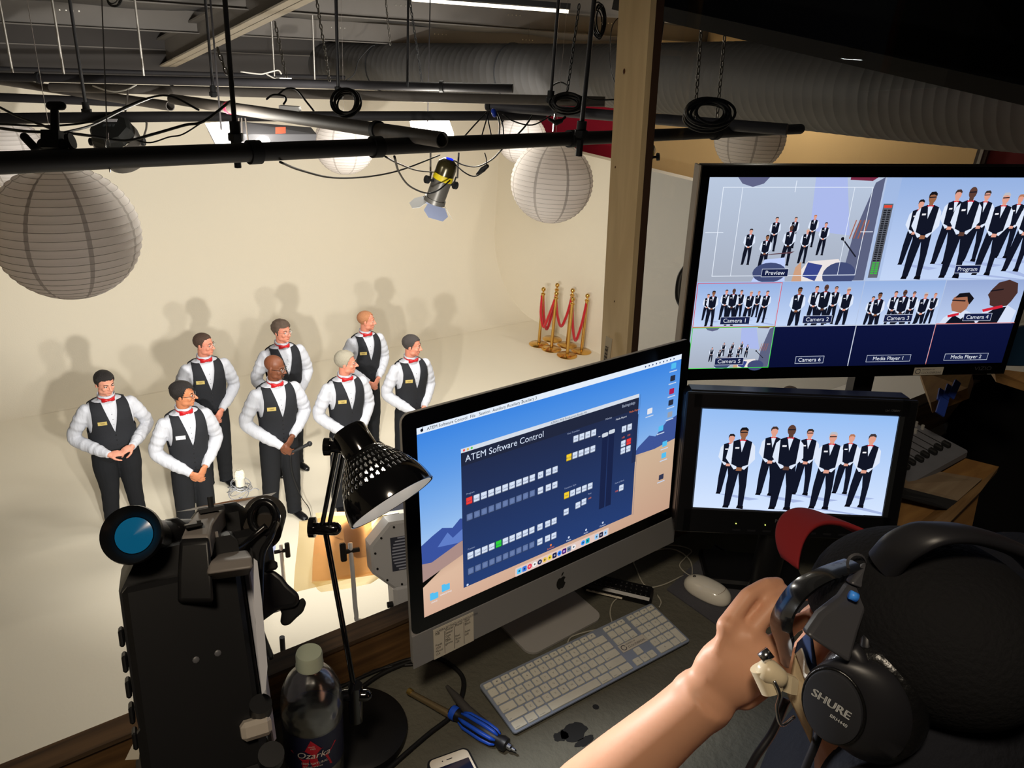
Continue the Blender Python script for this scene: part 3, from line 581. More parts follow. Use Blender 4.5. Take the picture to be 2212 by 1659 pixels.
def sheet(px, d, name, m, parent, rel=None):
    P = [PD(x, y, dd) for (x, y), dd in zip(px, d if not np.isscalar(d) else [d]*len(px))]
    # gently curved quad grid
    P = np.array(P); mb = MB(); n = 10; V = []
    for j in range(n+1):
        for i in range(n+1):
            s, q = i/n, j/n; p = P[0]*(1-s)*(1-q)+P[1]*s*(1-q)+P[2]*s*q+P[3]*(1-s)*q; V.append(p+FW*.008*math.sin(s*5+q*2)+FW*.006*math.sin(q*7))
    mb.add(V, [[j*(n+1)+i, j*(n+1)+i+1, (j+1)*(n+1)+i+1, (j+1)*(n+1)+i] for j in range(n) for i in range(n)])
    o = mb.build(name, m, None, 180)
    if parent is not None: o.parent = parent; bpy.context.view_layer.update(); o.matrix_parent_inverse = parent.matrix_world.inverted()
    return o
sheet([(646, 1126), (835, 1098), (850, 1225), (632, 1282)], [2.62, 2.5, 2.5, 2.62], 'cream_gel_sheet', M_GEL, L2)
sheet([(682, 1108), (800, 1104), (812, 1243), (672, 1258)], [2.6, 2.5, 2.5, 2.6], 'amber_gel_sheet', M_GELO, L2)
sheet([(672, 1258), (850, 1225), (800, 1262), (692, 1281)], [2.6, 2.5, 2.6, 2.7], 'cream_gel_flap', M_GEL, L2)
sheet([(380, 1106), (500, 1080), (596, 1064), (560, 1090)], [2.62, 2.7, 2.8, 2.6], 'cream_gel_sheet', mat('diffusion_sheet', (205, 200, 195), .5), L1)
sheet([(412, 1098), (520, 1078), (560, 1072), (530, 1080)], [2.63, 2.7, 2.75, 2.68], 'amber_gel_sheet', M_GELO, L1)
# light stands
def stand(base, h, label, k=0):
    t = thing('light_stand', label, 'stand', base); mb = MB(); mb.cyl((0, 0, .25), (0, 0, h*.6), .013, n=10); mb.cyl((0, 0, h*.6), (0, 0, h), .010, n=10); mb.build('pole', M_BLACK, t)
    mb = MB(); mb.cyl((0, 0, h*.6-.03), (0, 0, h*.6+.02), .019, n=10); mb.cyl((.018, 0, h*.6), (.045, 0, h*.6), .006, n=8); mb.build('collar', M_RUB, t)
    for i in range(3):
        a = i*2*math.pi/3+k; MB().cyl((0, 0, .55), (.42*math.cos(a), .42*math.sin(a), .012), .010, n=8).build('leg', M_BLACK, t)
p = PD(613, 1430, 2.9); stand((p[0], p[1], 0), 2.62, 'thin black light stand seen just right of the camcorder', .4)
p = np.array([1.02, 1.90, 0]); stand((1.0, 1.78, 0), 2.83, 'black light stand carrying the vented white spotlight')
# condenser microphone on a stand
p = PD(517, 1052, 3.6); t = thing('condenser_microphone', 'silver condenser microphone in a black wire shock mount', 'microphone', p)
mb = MB(); mb.loft([[(.022*math.cos(a)+.006, .014*math.sin(a), z) for a in np.arange(20)*2*math.pi/20] for z in (-.02, .0, .045)], (1, 0)); mb.build('body', mat('mic_nickel', (66, 63, 56), .5, metal=.3), t, 40)
MB().loft([[(.023*s*math.cos(a)+.006, .015*s*math.sin(a), z) for a in np.arange(20)*2*math.pi/20] for z, s in ((.045, 1), (.07, .98), (.082, .9), (.09, .6))], (1, 1)).build('grille', mat('mic_grille', (84, 80, 68), .5, metal=.3, bump=1, bscale=400, bstr=.8), t, 50)
mb = MB(); rn = random.Random(3)
for k in range(7):
    c = np.array([rn.uniform(-.012, .012), 0, -.03+.007*k]); ax = rn.uniform(-.5, .5); mb.tube([c+np.array([.045*math.cos(a), .035*math.sin(a)*(1), .02*math.sin(a+k)]) for a in np.linspace(0, 2*math.pi, 25)[:-1]], .0018, 5, close=True)
mb.tube(bez([(.04, 0, -.04), (.07, 0, -.03), (.09, 0, -.045)]), .002, 5); mb.build('shock_mount', M_BLACK, t, 180)
mb = MB(); mb.cyl((0, 0, -.06), (0, 0, -p[2]+.01), .009, n=8); mb.build('pole', M_BLACK, t)
mb = MB(); mb.lathe([(0, 0), (.14, 0), (.14, .015), (.02, .03)], (0, 0, -p[2]), n=24); mb.build('base', M_BLACK, t)
# ------------------------------------------------------------------ overhead spotlight with yellow ring
def barrel(qb, qf, d0, d1, r, label, yellow=True, doors=True, pk='black'):
    a, b = PD(*qb, d0), PD(*qf, d1); z = (b-a)/np.linalg.norm(b-a); L = np.linalg.norm(b-a); x, y, z = frame(z, UP)
    t = thing('hanging_spotlight', label, 'light', M=Mx(a, x, y, z))
    MB().lathe([(0, -.02), (r*.55, -.015), (r*.95, .01), (r*1.02, .035), (r*1.02, L*.30)], n=28, caps=(0, 0)).build('rear_cap', mat('brass_black', (64, 56, 30), .25, metal=.5, spec=.8), t, 50)
    MB().lathe([(r*1.03, L*.30), (r*1.04, L*.31), (r*1.04, L*.42), (r*1.03, L*.43)], n=28).build('yellow_band', mat('yellow_tape', (214, 190, 10), .5), t, 50)
    MB().lathe([(r, L*.42), (r, L*.9), (r*1.12, L*.9), (r*1.14, L), (r*.95, L), (r*.9, L*.95)], n=28).build('barrel', mat('grey_barrel', (96, 92, 86), .4, metal=.3), t, 50)
    MB().lathe([(0, L*.93), (r*.9, L*.95)], n=24).build('lens', mat('lens_glass', (40, 44, 60), .1), t)
    MB().box((0, .0, -.022), (r*.7, r*.35, .006)).build('blue_glint', emat((20, 40, 255), 1.6), t, 0)  # blue glint on the rear cap, put in as a glowing block
    mb = MB()
    for s in (-1, 1): mb.tube([(s*r*1.5, 0, L*.5), (s*r*1.5, 0, L*.3)], .006, 6); mb.cyl((s*r*1.0, 0, L*.5), (s*r*1.7, 0, L*.5), .009, n=8)
    mb.build('yoke', M_BLACK, t)
    for s in (-1, 1): MB().lathe([(0, -.012), (.026, -.01), (.026, .01), (0, .012)], (s*r*1.75, 0, L*.5), (1, 0, 0), 12).build('tilt_knob', M_BLACK, t, 40)
    if doors:
        for k in range(4):
            an = k*math.pi/2+.3; o_ = np.array([math.cos(an), math.sin(an), 0]); ax = np.array([-math.sin(an), math.cos(an), 0])
            MB().prism([(-.06, 0), (.06, 0), (.085, .055), (.05, .1), (-.05, .1), (-.085, .055)], o_*r*1.05+np.array([0, 0, L]), ax, o_*.75+np.array([0, 0, .66]), .0015).build('barn_door', M_BARN if k % 2 else M_WHITEM, t, 0)
    return t
t = barrel((969, 350), (938, 437), 5.0, 5.12, .064, 'grey spotlight barrel with yellow band and barn doors hanging at the centre')
mb = MB()
for q0, q1 in (((930, 330), (930, 388)), ((991, 330), (988, 385))): mb.cyl(PD(*q0, 5.1), PD(*q1, 5.1), .006, n=6)
o = mb.build('yoke_bars', M_PIPE2, None); o.parent = t; bpy.context.view_layer.update(); o.matrix_parent_inverse = t.matrix_world.inverted()
barrel((1403, 322), (1385, 362), 5.6, 5.3, .05, 'spotlight with yellow band half hidden behind the pine stud', doors=False)
# round black moving-can seen from behind, upper left
c = PD(245, 292, 4.4); z = FW*.85-UP*.45; z /= np.linalg.norm(z); x, y, z = frame(z, UP); t = thing('par_can', 'round black stage light with a white label seen from behind at upper left', 'light', M=Mx(c, x, y, z))
MB().lathe([(0, -.06), (.10, -.06), (.115, -.04), (.12, 0)], n=8).build('rear_plate', mat('par_black', (24, 26, 26), .4, spec=.6), t, 20)
MB().lathe([(.12, 0), (.128, .03), (.122, .16), (.118, .18)], n=32).build('can_body', mat('par_body', (84, 80, 76), .3, metal=.3), t, 50)
mb = MB(); mb.box((-.0, .048, -.064), (.075, .02, .003)); mb.build('label_sticker', mat('label_white', (210, 208, 214), .5), t, 0)
mb = MB(); [mb.box((-.024+k*.017, .012, -.063), (.012, .016, .004)) for k in range(4)]; mb.build('digit_display', mat('digits', (60, 64, 66), .4), t, 0)
mb = MB(); pts = bez([(-.14, 0, .05), (-.14, .12, .05), (-.1, .17, .05), (.1, .17, .05), (.14, .12, .05), (.14, 0, .05)], 5); mb.tube(pts, .006, 6); mb.build('yoke', M_PIPE2, t, 180)
for s in (-1, 1): MB().lathe([(0, -.008), (.022, -.008), (.022, .008), (0, .008)], (s*.148, 0, .05), (1, 0, 0), 10).build('tilt_knob', M_BLACK, t, 40)
MB().cyl((0, .17, .05), (0, .36, .0), .006, n=6).build('hanger', M_PIPE2, t)
# bright fluorescent panels
def panel(pxs, ds, label, house=None, tube=None):
    P = np.array([PD(*q, d) for q, d in zip(pxs, ds)]); c = P.mean(0); t = thing('studio_light_bank', label, 'light', c)
    n = np.cross(P[1]-P[0], P[3]-P[0]); n /= np.linalg.norm(n)
    if np.dot(n, FW) < 0: n = -n
    MB().add(P-c, [[0, 1, 2, 3]]).build('lit_diffuser', emat('fff6e8', 9), t, 0)
    q = P-c+n*.05; mb = MB(); V = list((P-c)*1.06+n*.004)+list(q*1.02); mb.add(V, [[0, 1, 5, 4], [1, 2, 6, 5], [2, 3, 7, 6], [3, 0, 4, 7], [4, 5, 6, 7]]); mb.build('reflector_back', M_WHITE, t, 0)
    if house:
        Q = np.array([PD(*q, d) for q, d in zip(*house)])-c; m2 = np.cross(Q[1]-Q[0], Q[3]-Q[0]); m2 /= np.linalg.norm(m2)
        if np.dot(m2, FW) < 0: m2 = -m2
        V = list(Q)+list(Q+m2*.06); MB().add(V, [[0, 1, 2, 3], [4, 5, 6, 7], [0, 1, 5, 4], [1, 2, 6, 5], [2, 3, 7, 6], [3, 0, 4, 7]]).build('housing', mat('fixture_grey', (150, 150, 156), .5), t, 0)
    MB().cyl((0, 0, .02), (0, 0, roofz(c[1])-c[2]+.02), .005, n=6).build('hanger_rod', M_PIPE, t)
    if tube:
        a, b, dd = tube; MB().cap(PD(*a, dd)-c, PD(*b, dd)-c, .045, .045).build('lit_tube', emat('fff6e8', 9), t)
    return t, c
t, c = panel([(444, 266), (502, 262), (500, 316), (470, 316)], [4.2, 4.2, 4.0, 4.0], 'bright fluorescent panel with a grey housing and orange tag', ([(512, 262), (672, 275), (684, 290), (520, 290)], [4.2, 4.4, 4.3, 4.1]), ((522, 303), (566, 303), 4.2))
P = [PD(595, 275, 4.05)-c, PD(617, 274, 4.05)-c, PD(617, 288, 4.05)-c, PD(595, 289, 4.05)-c]; MB().add(P, [[0, 1, 2, 3]]).build('orange_tag', mat('orange_tag', (224, 80, 52), .6), t, 0)
mb = MB(); [mb.cyl(PD(a, 255, 4.1)-c, PD(b, 305, 4.1)-c, .004, n=6) for a, b in ((516, 513), (522, 524), (530, 536))]; mb.build('hanger_wires', M_PIPE2, t)
panel([(886, 256), (945, 256), (974, 292), (890, 276)], [6.0, 6.0, 5.8, 5.8], 'bright fluorescent panel glaring above the open-ended pipe', None, ((958, 262), (968, 290), 6.0))
t = thing('fluorescent_strip', 'long lit fluorescent tube under the roof at the top edge', 'light', PD(1065, 12, 6)); c = PD(1065, 12, 6)
MB().cyl(PD(890, -1, 6)-c, PD(1228, 25, 6)-c, .0125, n=12).build('lit_tube', emat('fff4dc', 3), t)
MB().bar(PD(850, -18, 6)-c, PD(1232, 14, 6)-c, .08, .04).build('housing', M_BLACK, t)
# bright little ballast and small box in the grid
t = tag(MB().box(PD(613, 173, 7.5), (.12, .1, .05)).build('ballast_box', M_SILV), 'small bright metal ballast box lying on the far pipe', 'box')
t = tag(MB().bar(PD(605, 233, 4.6), PD(648, 236, 4.6), .05, .03).build('lamp_case', mat('pale_case', (160, 158, 158), .4)), 'small pale grey case behind the pink-taped pipe', 'box')
t = thing('camera_clamp', 'small chrome and black clamp with a safety wire hanging before the red wall', 'clamp', PD(1200, 265, 4.6)); 
mb = MB(); mb.cap((0, 0, 0), (.04, 0, .01), .018, .014); mb.cap((-.05, 0, .02), (0, 0, 0), .009, .012); mb.cap((.04, 0, .01), (.07, .0, .03), .007, .008); mb.build('body', M_BLACK, t)
MB().cyl((-.01, 0, -.05), (-.01, 0, .05), .007, n=8).build('chrome_pin', M_CHROME, t)
# ------------------------------------------------------------------ stanchions
M_BRASS = mat('polished_brass', (214, 170, 92), .22, metal=1); M_ROPE = mat('red_rope', (200, 16, 26), .85, sheen=.4, bump='wave', bscale=40, bstr=.5)
def stanchion():
    t = thing('rope_stanchion', '', 'stanchion'); MB().lathe([(0, 0), (.16, 0), (.165, .008), (.15, .02), (.05, .034), (.03, .04)], n=32).build('base', M_BRASS, t, 40)
    MB().lathe([(.025, .03), (.025, .86), (.036, .865), (.036, .885), (.022, .89), (.014, .90), (.014, .92)], n=20).build('post', M_BRASS, t, 40)
    MB().ell((0, 0, .952), .036, n=20, m=12).build('ball_finial', M_BRASS, t, 180)
    return t
sts = [((1164, 742), 'brass rope stanchion at the left end of the cluster'), ((1193, 731), 'brass rope stanchion farthest back near the cyclorama wall'), ((1225, 744), 'brass rope stanchion between the back one and the right one'), ((1191, 752), 'brass rope stanchion front left, just right of the leftmost'), ((1225, 766), 'brass rope stanchion nearest the camera in the cluster'), ((1256, 757), 'brass rope stanchion at the right end by the pine stud')]
S0 = stanchion(); SP = []
for i, (q, lab) in enumerate(sts):
    t = S0 if i == 0 else copy_tree(S0); p = PZ(*q, .02); SP.append(p); t.location = (p[0], p[1], 0); t['label'] = lab; t['group'] = 'brass rope stanchions'
def rope(i, j, sag, label, side=0):
    a = np.array([SP[i][0], SP[i][1], .85]); b = np.array([SP[j][0], SP[j][1], .85]); m_ = (a+b)/2-np.array([0, 0, sag]); o_ = np.array(RT)*side
    P = bez([a+o_*.3, a*.8+b*.2-np.array([0, 0, sag*.6])+o_, m_+o_, a*.2+b*.8-np.array([0, 0, sag*.6])+o_, b+o_*.3], 8)
    o = MB().tube(P, .023, 10).build('velvet_rope', M_ROPE, None, 180); tag(o, label, 'rope', 'red velvet ropes')
    for e in (a+o_*.3, b+o_*.3): MB().cap(e, e-np.array([0, 0, .06]), .014, .016).build('rope_hook', M_BRASS, o)
rope(0, 1, .62, 'red velvet rope from the leftmost stanchion to the back one'); rope(3, 2, .48, 'red velvet rope sagging between the two middle stanchions'); rope(4, 5, .62, 'red velvet rope from the nearest stanchion to the right one'); rope(0, 3, .5, 'red velvet rope dangling beside the leftmost stanchion', -.05)
# ------------------------------------------------------------------ people
def skinmat(name, c): return mat(name, c, .5, spec=.4, sub=.08, var=.06, vscale=30)
M_SHIRT = mat('white_shirt', (192, 193, 200), .8, spec=.15, bump='stretch', bscale=24, bstr=1.0)
M_VEST = mat('black_vest', (34, 35, 39), .8, spec=.25, bump=1, bscale=160, bstr=.2)
M_TROUS = mat('black_trousers', (30, 31, 34), .85, spec=.2, bump='stretch', bscale=14, bstr=.6)
M_SHOE = mat('black_shoe', (16, 16, 18), .22, spec=.6); M_BOW = mat('red_satin', (176, 8, 18), .45, spec=.4, sheen=.1)
M_GOLD = mat('gold_badge', (206, 184, 112), .35, metal=.3); M_WBADGE = mat('white_badge', (250, 250, 248), .25); M_BTN = mat('button', (14, 14, 16), .3)
M_EYEW = mat('eye_white', (225, 222, 215), .3); M_IRIS = mat('iris', (40, 26, 18), .2); M_LIP = {}
TORSO = [(.86, .150, .105, .00), (.92, .165, .118, 0), (1.00, .162, .120, 0), (1.07, .150, .113, -.004), (1.15, .155, .115, -.006), (1.24, .168, .122, -.008), (1.32, .180, .126, -.006), (1.39, .190, .118, 0), (1.435, .186, .104, .008), (1.465, .160, .088, .014), (1.485, .122, .074, .018), (1.50, .090, .066, .018), (1.515, .066, .062, .016)]
def torso_ring(z, w, belly, off=0, n=64, ex=2.35):
    zs = [t[0] for t in TORSO]; rx = np.interp(z, zs, [t[1] for t in TORSO]); ry = np.interp(z, zs, [t[2] for t in TORSO]); cy = np.interp(z, zs, [t[3] for t in TORSO])
    ww = 1+(w-1)*np.interp(z, [1.3, 1.5], [1, .25]); b = belly*math.exp(-((z-1.06)/.13)**2)
    rx = rx*ww+off+b*.35; ry = ry*(1+(w-1)*.8*np.interp(z, [1.3, 1.5], [1, .2]))+off; a = np.arange(n)*2*math.pi/n
    c, s = np.cos(a), np.sin(a); x = rx*np.sign(c)*np.abs(c)**(2/ex); y = ry*np.sign(s)*np.abs(s)**(2/ex)
    y = np.where(y < 0, y*(1+b/ry), y)+cy
    return np.stack([x, y, np.full(n, z)], 1)
def rotm(yaw, pitch=0, roll=0): return np.array((Euler((pitch, roll, 0)).to_matrix())) if False else np.array(Matrix.Rotation(yaw, 3, 'Z')@Matrix.Rotation(pitch, 3, 'X')@Matrix.Rotation(roll, 3, 'Y'))
def head_prims(mb, c, R, k=1.0, wide=1.0, nose=1.0, ears=True, jaw=1.0):
    def T(p): return np.array(c)+R@(np.array(p, float)*k*np.array([wide, 1, 1]))
    E = lambda p, r: mb.ell(T(p), np.array(r)*k*np.array([wide, 1, 1]), R, 20, 14)
    E((0, .014, .036), (.074, .092, .079)); E((0, -.010, -.022), (.064, .074, .086)); E((0, -.040, -.060), (.048*jaw, .044, .050))
    E((0, -.066, -.092), (.026*jaw, .018, .017)); [E((s*.043*jaw, -.018, -.066), (.020, .034, .026)) for s in (-1, 1)]
    E((0, -.070, .020), (.048, .017, .010)); [E((s*.038, -.058, -.026), (.020, .020, .022)) for s in (-1, 1)]
    mb.cap(T((0, -.083, .010)), T((0, -.106*nose, -.030)), .0075*k, .0115*k, 10); [mb.ell(T((s*.012, -.093, -.034)), .0088*k, None, 10, 8) for s in (-1, 1)]
    E((0, -.082, -.060), (.021, .009, .0052)); E((0, -.080, -.070), (.018, .010, .0065))
    [mb.ell(T((s*.031, -.068, .004)), (.0165*k, .013*k, .0115*k), R, 12, 10) for s in (-1, 1)]
    if ears:
        for s in (-1, 1): mb.ell(T((s*.076, .010, -.006)), np.array((.0075, .019, .031))*k, R@np.array(Matrix.Rotation(s*.3, 3, 'Z')), 12, 10)
    return T
def hand(mb, w_, d, n, s, curl=.5, k=1.0, thumb=1, spread=.0):
    """wrist w_, fingers along d, palm normal n (towards the palm side), thumb side s"""
    w_ = np.array(w_, float); d = np.array(d, float); d /= np.linalg.norm(d); n = np.array(n, float); n -= d*np.dot(n, d); n /= np.linalg.norm(n); l = np.cross(n, d)*s
    R = np.stack([l, d, n], 1); mb.ell(w_+d*.045*k, (.040*k, .050*k, .016*k), R, 16, 10); mb.ell(w_+d*.07*k, (.040*k, .024*k, .014*k), R, 16, 10)
    mb.ell(w_+d*.03*k+l*.024*k+n*.008*k, (.018*k, .032*k, .015*k), R, 12, 8)
    for i, (off, L, r) in enumerate([(.029, .080, .0092), (.010, .088, .0095), (-.010, .082, .0092), (-.028, .064, .0082)]):
        p = w_+d*(.082-.006*abs(i-1))*k+l*off*k; a = .25*curl+.06*i; dd = d*math.cos(a)+n*math.sin(a)+l*spread*(1.5-i)*.3
        for j, f_ in enumerate((.45, .32, .23)):
            dd = dd/np.linalg.norm(dd); q = p+dd*L*f_*k; mb.cap(p, q, r*k*(1-.08*j), r*k*(.92-.08*j), 10); p = q; a2 = curl*(.9 if j == 0 else .8); ax = l; dd = dd*math.cos(a2)+(n*np.dot(dd, d)-d*np.dot(dd, n))*math.sin(a2)
    if thumb:
        p = w_+d*.018*k+l*.030*k+n*.006*k; dd = d*.72+l*.6+n*.3
        for j, L in enumerate((.040, .032, .026)): dd /= np.linalg.norm(dd); q = p+dd*L*k; mb.cap(p, q, (.0125-.0012*j)*k, (.0115-.0012*j)*k, 10); p = q; dd = dd+d*.35-l*.25+n*.25*curl
def arm_path(S, E_, W): return bez([S, S*.45+E_*.55+0, E_, E_*.5+W*.5, W], 6)
def person(spec):
    g = spec; loc = g['loc']; hs = g.get('h', 1.78)/1.78; wd = g.get('w', 1.0); belly = g.get('belly', 0.0); rz = g.get('rz', 0)
    t = thing('person', g['label'], 'person'); sk = g['skin']; hy, hp = g.get('head', (0, 0)); hr = g.get('hroll', 0)
    Rh = rotm(hy, hp, hr); hc = np.array([0, -.012, 1.665])+np.array([math.sin(hy)*.01, 0, 0])
    pose_ = g.get('pose', 'clasp'); lean = g.get('lean', 0)
    SH = [np.array([s*.178*(.6+.4*wd), .008, 1.425]) for s in (-1, 1)]
    if pose_ == 'clasp': WR = [np.array([-.060, -.185-belly*.6, .955]), np.array([.072, -.175-belly*.6, .985])]; EL = [np.array([s*.275*(.5+.5*wd), .035, 1.135]) for s in (-1, 1)]
    elif pose_ == 'high': WR = [np.array([-.105, -.262-belly, 1.045]), np.array([.105, -.252-belly, 1.075])]; EL = [np.array([s*.30*(.5+.5*wd), .03, 1.13]) for s in (-1, 1)]
    elif pose_ == 'cross': WR = [np.array([-.045, -.195-belly*.6, .93]), np.array([.075, -.165-belly*.6, 1.0])]; EL = [np.array([s*.285*(.5+.5*wd), .03, 1.135]) for s in (-1, 1)]
    # ---- body (one continuous surface)
    mb = MB(); T = head_prims(mb, hc, Rh, g.get('hk', 1.0), g.get('wide', 1.0), g.get('nose', 1.0), True, g.get('jaw', 1.0))
    mb.cap(np.array([0, .018, 1.46]), hc+Rh@np.array([0, .012, -.05]), .058*(.5+.5*wd), .056, 20)
    mb.loft([torso_ring(z, wd, belly, -.022, 24) for z in (.88, 1.0, 1.15, 1.3, 1.4, 1.45, 1.49)])
    for s in (-1, 1): st0 = g.get('stance', .10); mb.cap((s*.085, 0, .90), (s*(.05+st0*.45), .0, .5), .07, .048, 14); mb.cap((s*(.05+st0*.45), 0, .5), (s*st0, .012, .09), .046, .032, 14)
    for i in (0, 1):
        mb.cap(SH[i], EL[i], .042, .036, 14); mb.cap(EL[i], WR[i], .036, .027, 14)
    if pose_ == 'high':
        hand(mb, WR[0], (1, -.25, .1), (.2, .5, -.8), 1, 1.2, .95); hand(mb, WR[1], (-1, -.3, -.15), (-.2, .5, -.8), -1, 1.1, .95)
    else:
        dL = np.array([-.62, -.35, -.62]); dR = np.array([.62, -.20, -.62])
        hand(mb, WR[0], dR, (.35, .8, .1), 1, .55, 1.0); hand(mb, WR[1], dL, (-.25, .9, .1), -1, .75, 1.0)
    body = rmobj('body', mb, .0055, sk, t, 2, .5)
    # ---- face details
    for s in (-1, 1):
        e = T((s*.031, -.0735, .0035)); o = MB().ell(e, .0112, Rh, 12, 8).build('eye', M_EYEW, t, 180)
        MB().ell(e+Rh@np.array([.0, -.0088, .0]), (.0052, .0034, .0052), Rh, 10, 6).build('iris', M_IRIS, o, 180)
        lid = MB().tube([T((s*(.031+.0145*math.sin(a)), -.0735-.0118*math.cos(a)*.8, .0085-.002*abs(math.sin(a)))) for a in np.linspace(-1.3, 1.3, 7)], .0026, 6).build('eyelid', g.get('lash', M_IRIS), t, 180)
        MB().tube([T((s*(.013+.036*q), -.087+.016*q*q, .0225+.006*math.sin(q*2.6))) for q in np.linspace(0, 1, 7)], [.002, .0034, .0036, .0036, .003, .0025, .0012], 6).build('eyebrow', g['hairm'], t, 180)
    MB().tube([T((x, -.0905+abs(x)*.25, -.0645-abs(x)*.04)) for x in np.linspace(-.021, .021, 9)], [.0008, .0022, .0026, .0028, .0028, .0028, .0026, .0022, .0008], 6).build('mouth', mat('lip_'+sk.name, [v*.55 if i else v*.75 for i, v in enumerate(sk.node_tree.nodes['Principled BSDF'].inputs['Base Color'].default_value[:3])], .5), t, 180)
    # ---- hair
    st = g.get('hair', 'short'); k = g.get('hk', 1.0); wi = g.get('wide', 1.0)
    if st != 'bald':
        n, m = 64, 40; V = []; keep = []; th = {'short': .008, 'buzz': .004, 'curly': .013, 'silver': .009, 'thin': .004, 'recede': .007, 'parted': .010}[st]; rn = np.random.RandomState(len(g['label']))
        ph = rn.rand(12)*6
        for i in range(m+1):
            tt = -math.pi/2+math.pi*i/m
            for j in range(n):
                a = 2*math.pi*j/n; x, y, z = math.cos(a)*math.cos(tt), math.sin(a)*math.cos(tt), math.sin(tt)
                wob = (math.sin(9*x+ph[0])*math.sin(8*y+ph[1])+math.sin(13*z+ph[2]+6*x)*.6)*(.22 if st in ('curly',) else .08)
                top = .6*max(0, z) if st in ('short', 'parted', 'silver') else .1
                kk = th*(1+wob+top+(.5*max(0, -y)*max(0, z) if st in ('short', 'parted') else 0))
                if st == 'parted': kk += .008*math.exp(-((x+.25)/.25)**2)*(z > .3)
                p = np.array([x*(.076+kk), .014+y*(.094+kk), .034+z*(.080+kk)]); V.append(T(p))
                front = y < -.15
                hl = {'short': .068, 'buzz': .072, 'curly': .062, 'silver': .076, 'thin': .090, 'recede': .084, 'parted': .064}[st]+.012*math.sin(7*x+ph[4])*.5
                if st == 'parted': hl += -.022*x
                if st in ('recede', 'thin'): hl += .012*abs(x)*0-.016*(abs(x) < .3)
                side = hl-(hl+.030)*min(1, max(0, (y+.62)/.42))   # sinks towards the ear
                back_ = -.062
                lim = side if y < -.15 else (-.026 if y < .12 else back_+.03*max(0, .5-y))
                if st in ('curly', 'silver') and y > -.25: lim -= .012
                keep.append(p[2] > lim)
        fs = []
        for i in range(m):
            for j in range(n):
                q = [i*n+j, i*n+(j+1) % n, (i+1)*n+(j+1) % n, (i+1)*n+j]
                if all(keep[v] for v in q): fs.append(q)
        me = MB().add(V, fs).mesh('hair'); me.materials.append(g['hairm']); ho = link('hair', me, t, 180)
        so = ho.modifiers.new('s', 'SOLIDIFY'); so.thickness = .009; so.offset = -1
    if g.get('beard'):
        mb = MB(); [mb.ell(T(p), np.array(r)*k, Rh, 12, 8) for p, r in (((0, -.077, -.093), (.019, .012, .014)), ((-.02, -.079, -.062), (.004, .007, .018)), ((.02, -.079, -.062), (.004, .007, .018)), ((0, -.0895, -.050), (.02, .004, .004)))]; mb.build('goatee', g['hairm'], t, 180)
    if g.get('glasses'):
        gm = g['glasses']; go = MB()
        for s in (-1, 1):
            c0 = np.array([s*.032, -.096, -.001]); rr = (.0235, .0175)
            go.tube([T(c0+np.array([rr[0]*math.copysign(abs(math.cos(a))**.75, math.cos(a)), .012*abs(s*.4+math.cos(a)*.0)*0+.006*(abs(c0[0]+rr[0]*math.cos(a))/.055)**2, rr[1]*math.copysign(abs(math.sin(a))**.75, math.sin(a))])) for a in np.linspace(0, 2*math.pi, 25)[:-1]], .0014 if gm[1] else .0008, 6, close=True)
            go.tube([T((s*.055, -.088, .006)), T((s*.074, -.05, .008)), T((s*.081, .0, .006)), T((s*.081, .02, -.004))], .0016 if gm[1] else .0009, 5)
        go.tube([T((-.009, -.099, .004)), T((0, -.102, .007)), T((.009, -.099, .004))], .0014, 5)
        gl = go.build('glasses', gm[0], t, 180); lens = MB()
        for s in (-1, 1): lens.add([T((s*.032+.023*math.cos(a), -.0955+.004*(abs(s*.032+.023*math.cos(a))/.055)**2, -.001+.017*math.sin(a))) for a in np.linspace(0, 2*math.pi, 17)[:-1]], [list(range(16))])
        lens.build('lenses', M_LENS, gl, 0)
    if g.get('kind', 'waiter') == 'waiter':
        # ---- shirt
        mb = MB(); mb.loft([torso_ring(z, wd, belly, 0, 40) for z in np.concatenate([np.arange(.93, 1.44, .04), [1.45, 1.465, 1.48, 1.493]])])
        for i in (0, 1):
            P = bez([SH[i]+np.array([(1 if i else -1)*.012, 0, -.012]), SH[i]*.5+EL[i]*.5+np.array([(1 if i else -1)*.012, .0, 0]), EL[i], EL[i]*.5+WR[i]*.5+np.array([0, .0, -.012]), WR[i]*.86+EL[i]*.14], 6); nn = len(P)
            rr = np.interp(np.linspace(0, 1, nn), [0, .2, .45, .55, .8, .93, 1], [.058, .066, .062, .062, .057, .050, .040])*(.8+.2*wd)
            rr = rr*(1+.05*np.sin(np.arange(nn)*2.1+i)+.03*np.sin(np.arange(nn)*3.7)); mb.tube(P, rr, 20)
            mb.ell(SH[i]+np.array([(1 if i else -1)*.012, 0, -.008]), (.052, .064, .054), None, 16, 12)
            d = (WR[i]-EL[i]); d /= np.linalg.norm(d); mb.cyl(WR[i]-d*.06, WR[i]-d*.002, .0395, .0385, 20)
        mb.tube([(0, .016+.0, 1.485), (0, .014, 1.515), (0, .008, 1.548)], [.078, .069, .066], 28)
        rmobj('shirt', mb, .0085, M_SHIRT, t, 2, .5)
        MB().loft([[(.071*(.55+.45*wd)*math.cos(a), .010+.071*(.55+.45*wd)*math.sin(a), z-.012*max(0, -math.sin(a))) for a in np.arange(32)*2*math.pi/32] for z in (1.50, 1.528, 1.556)], (0, 0)).build('collar', M_SHIRT, t, 180)
        # ---- vest
        EX = 2.35
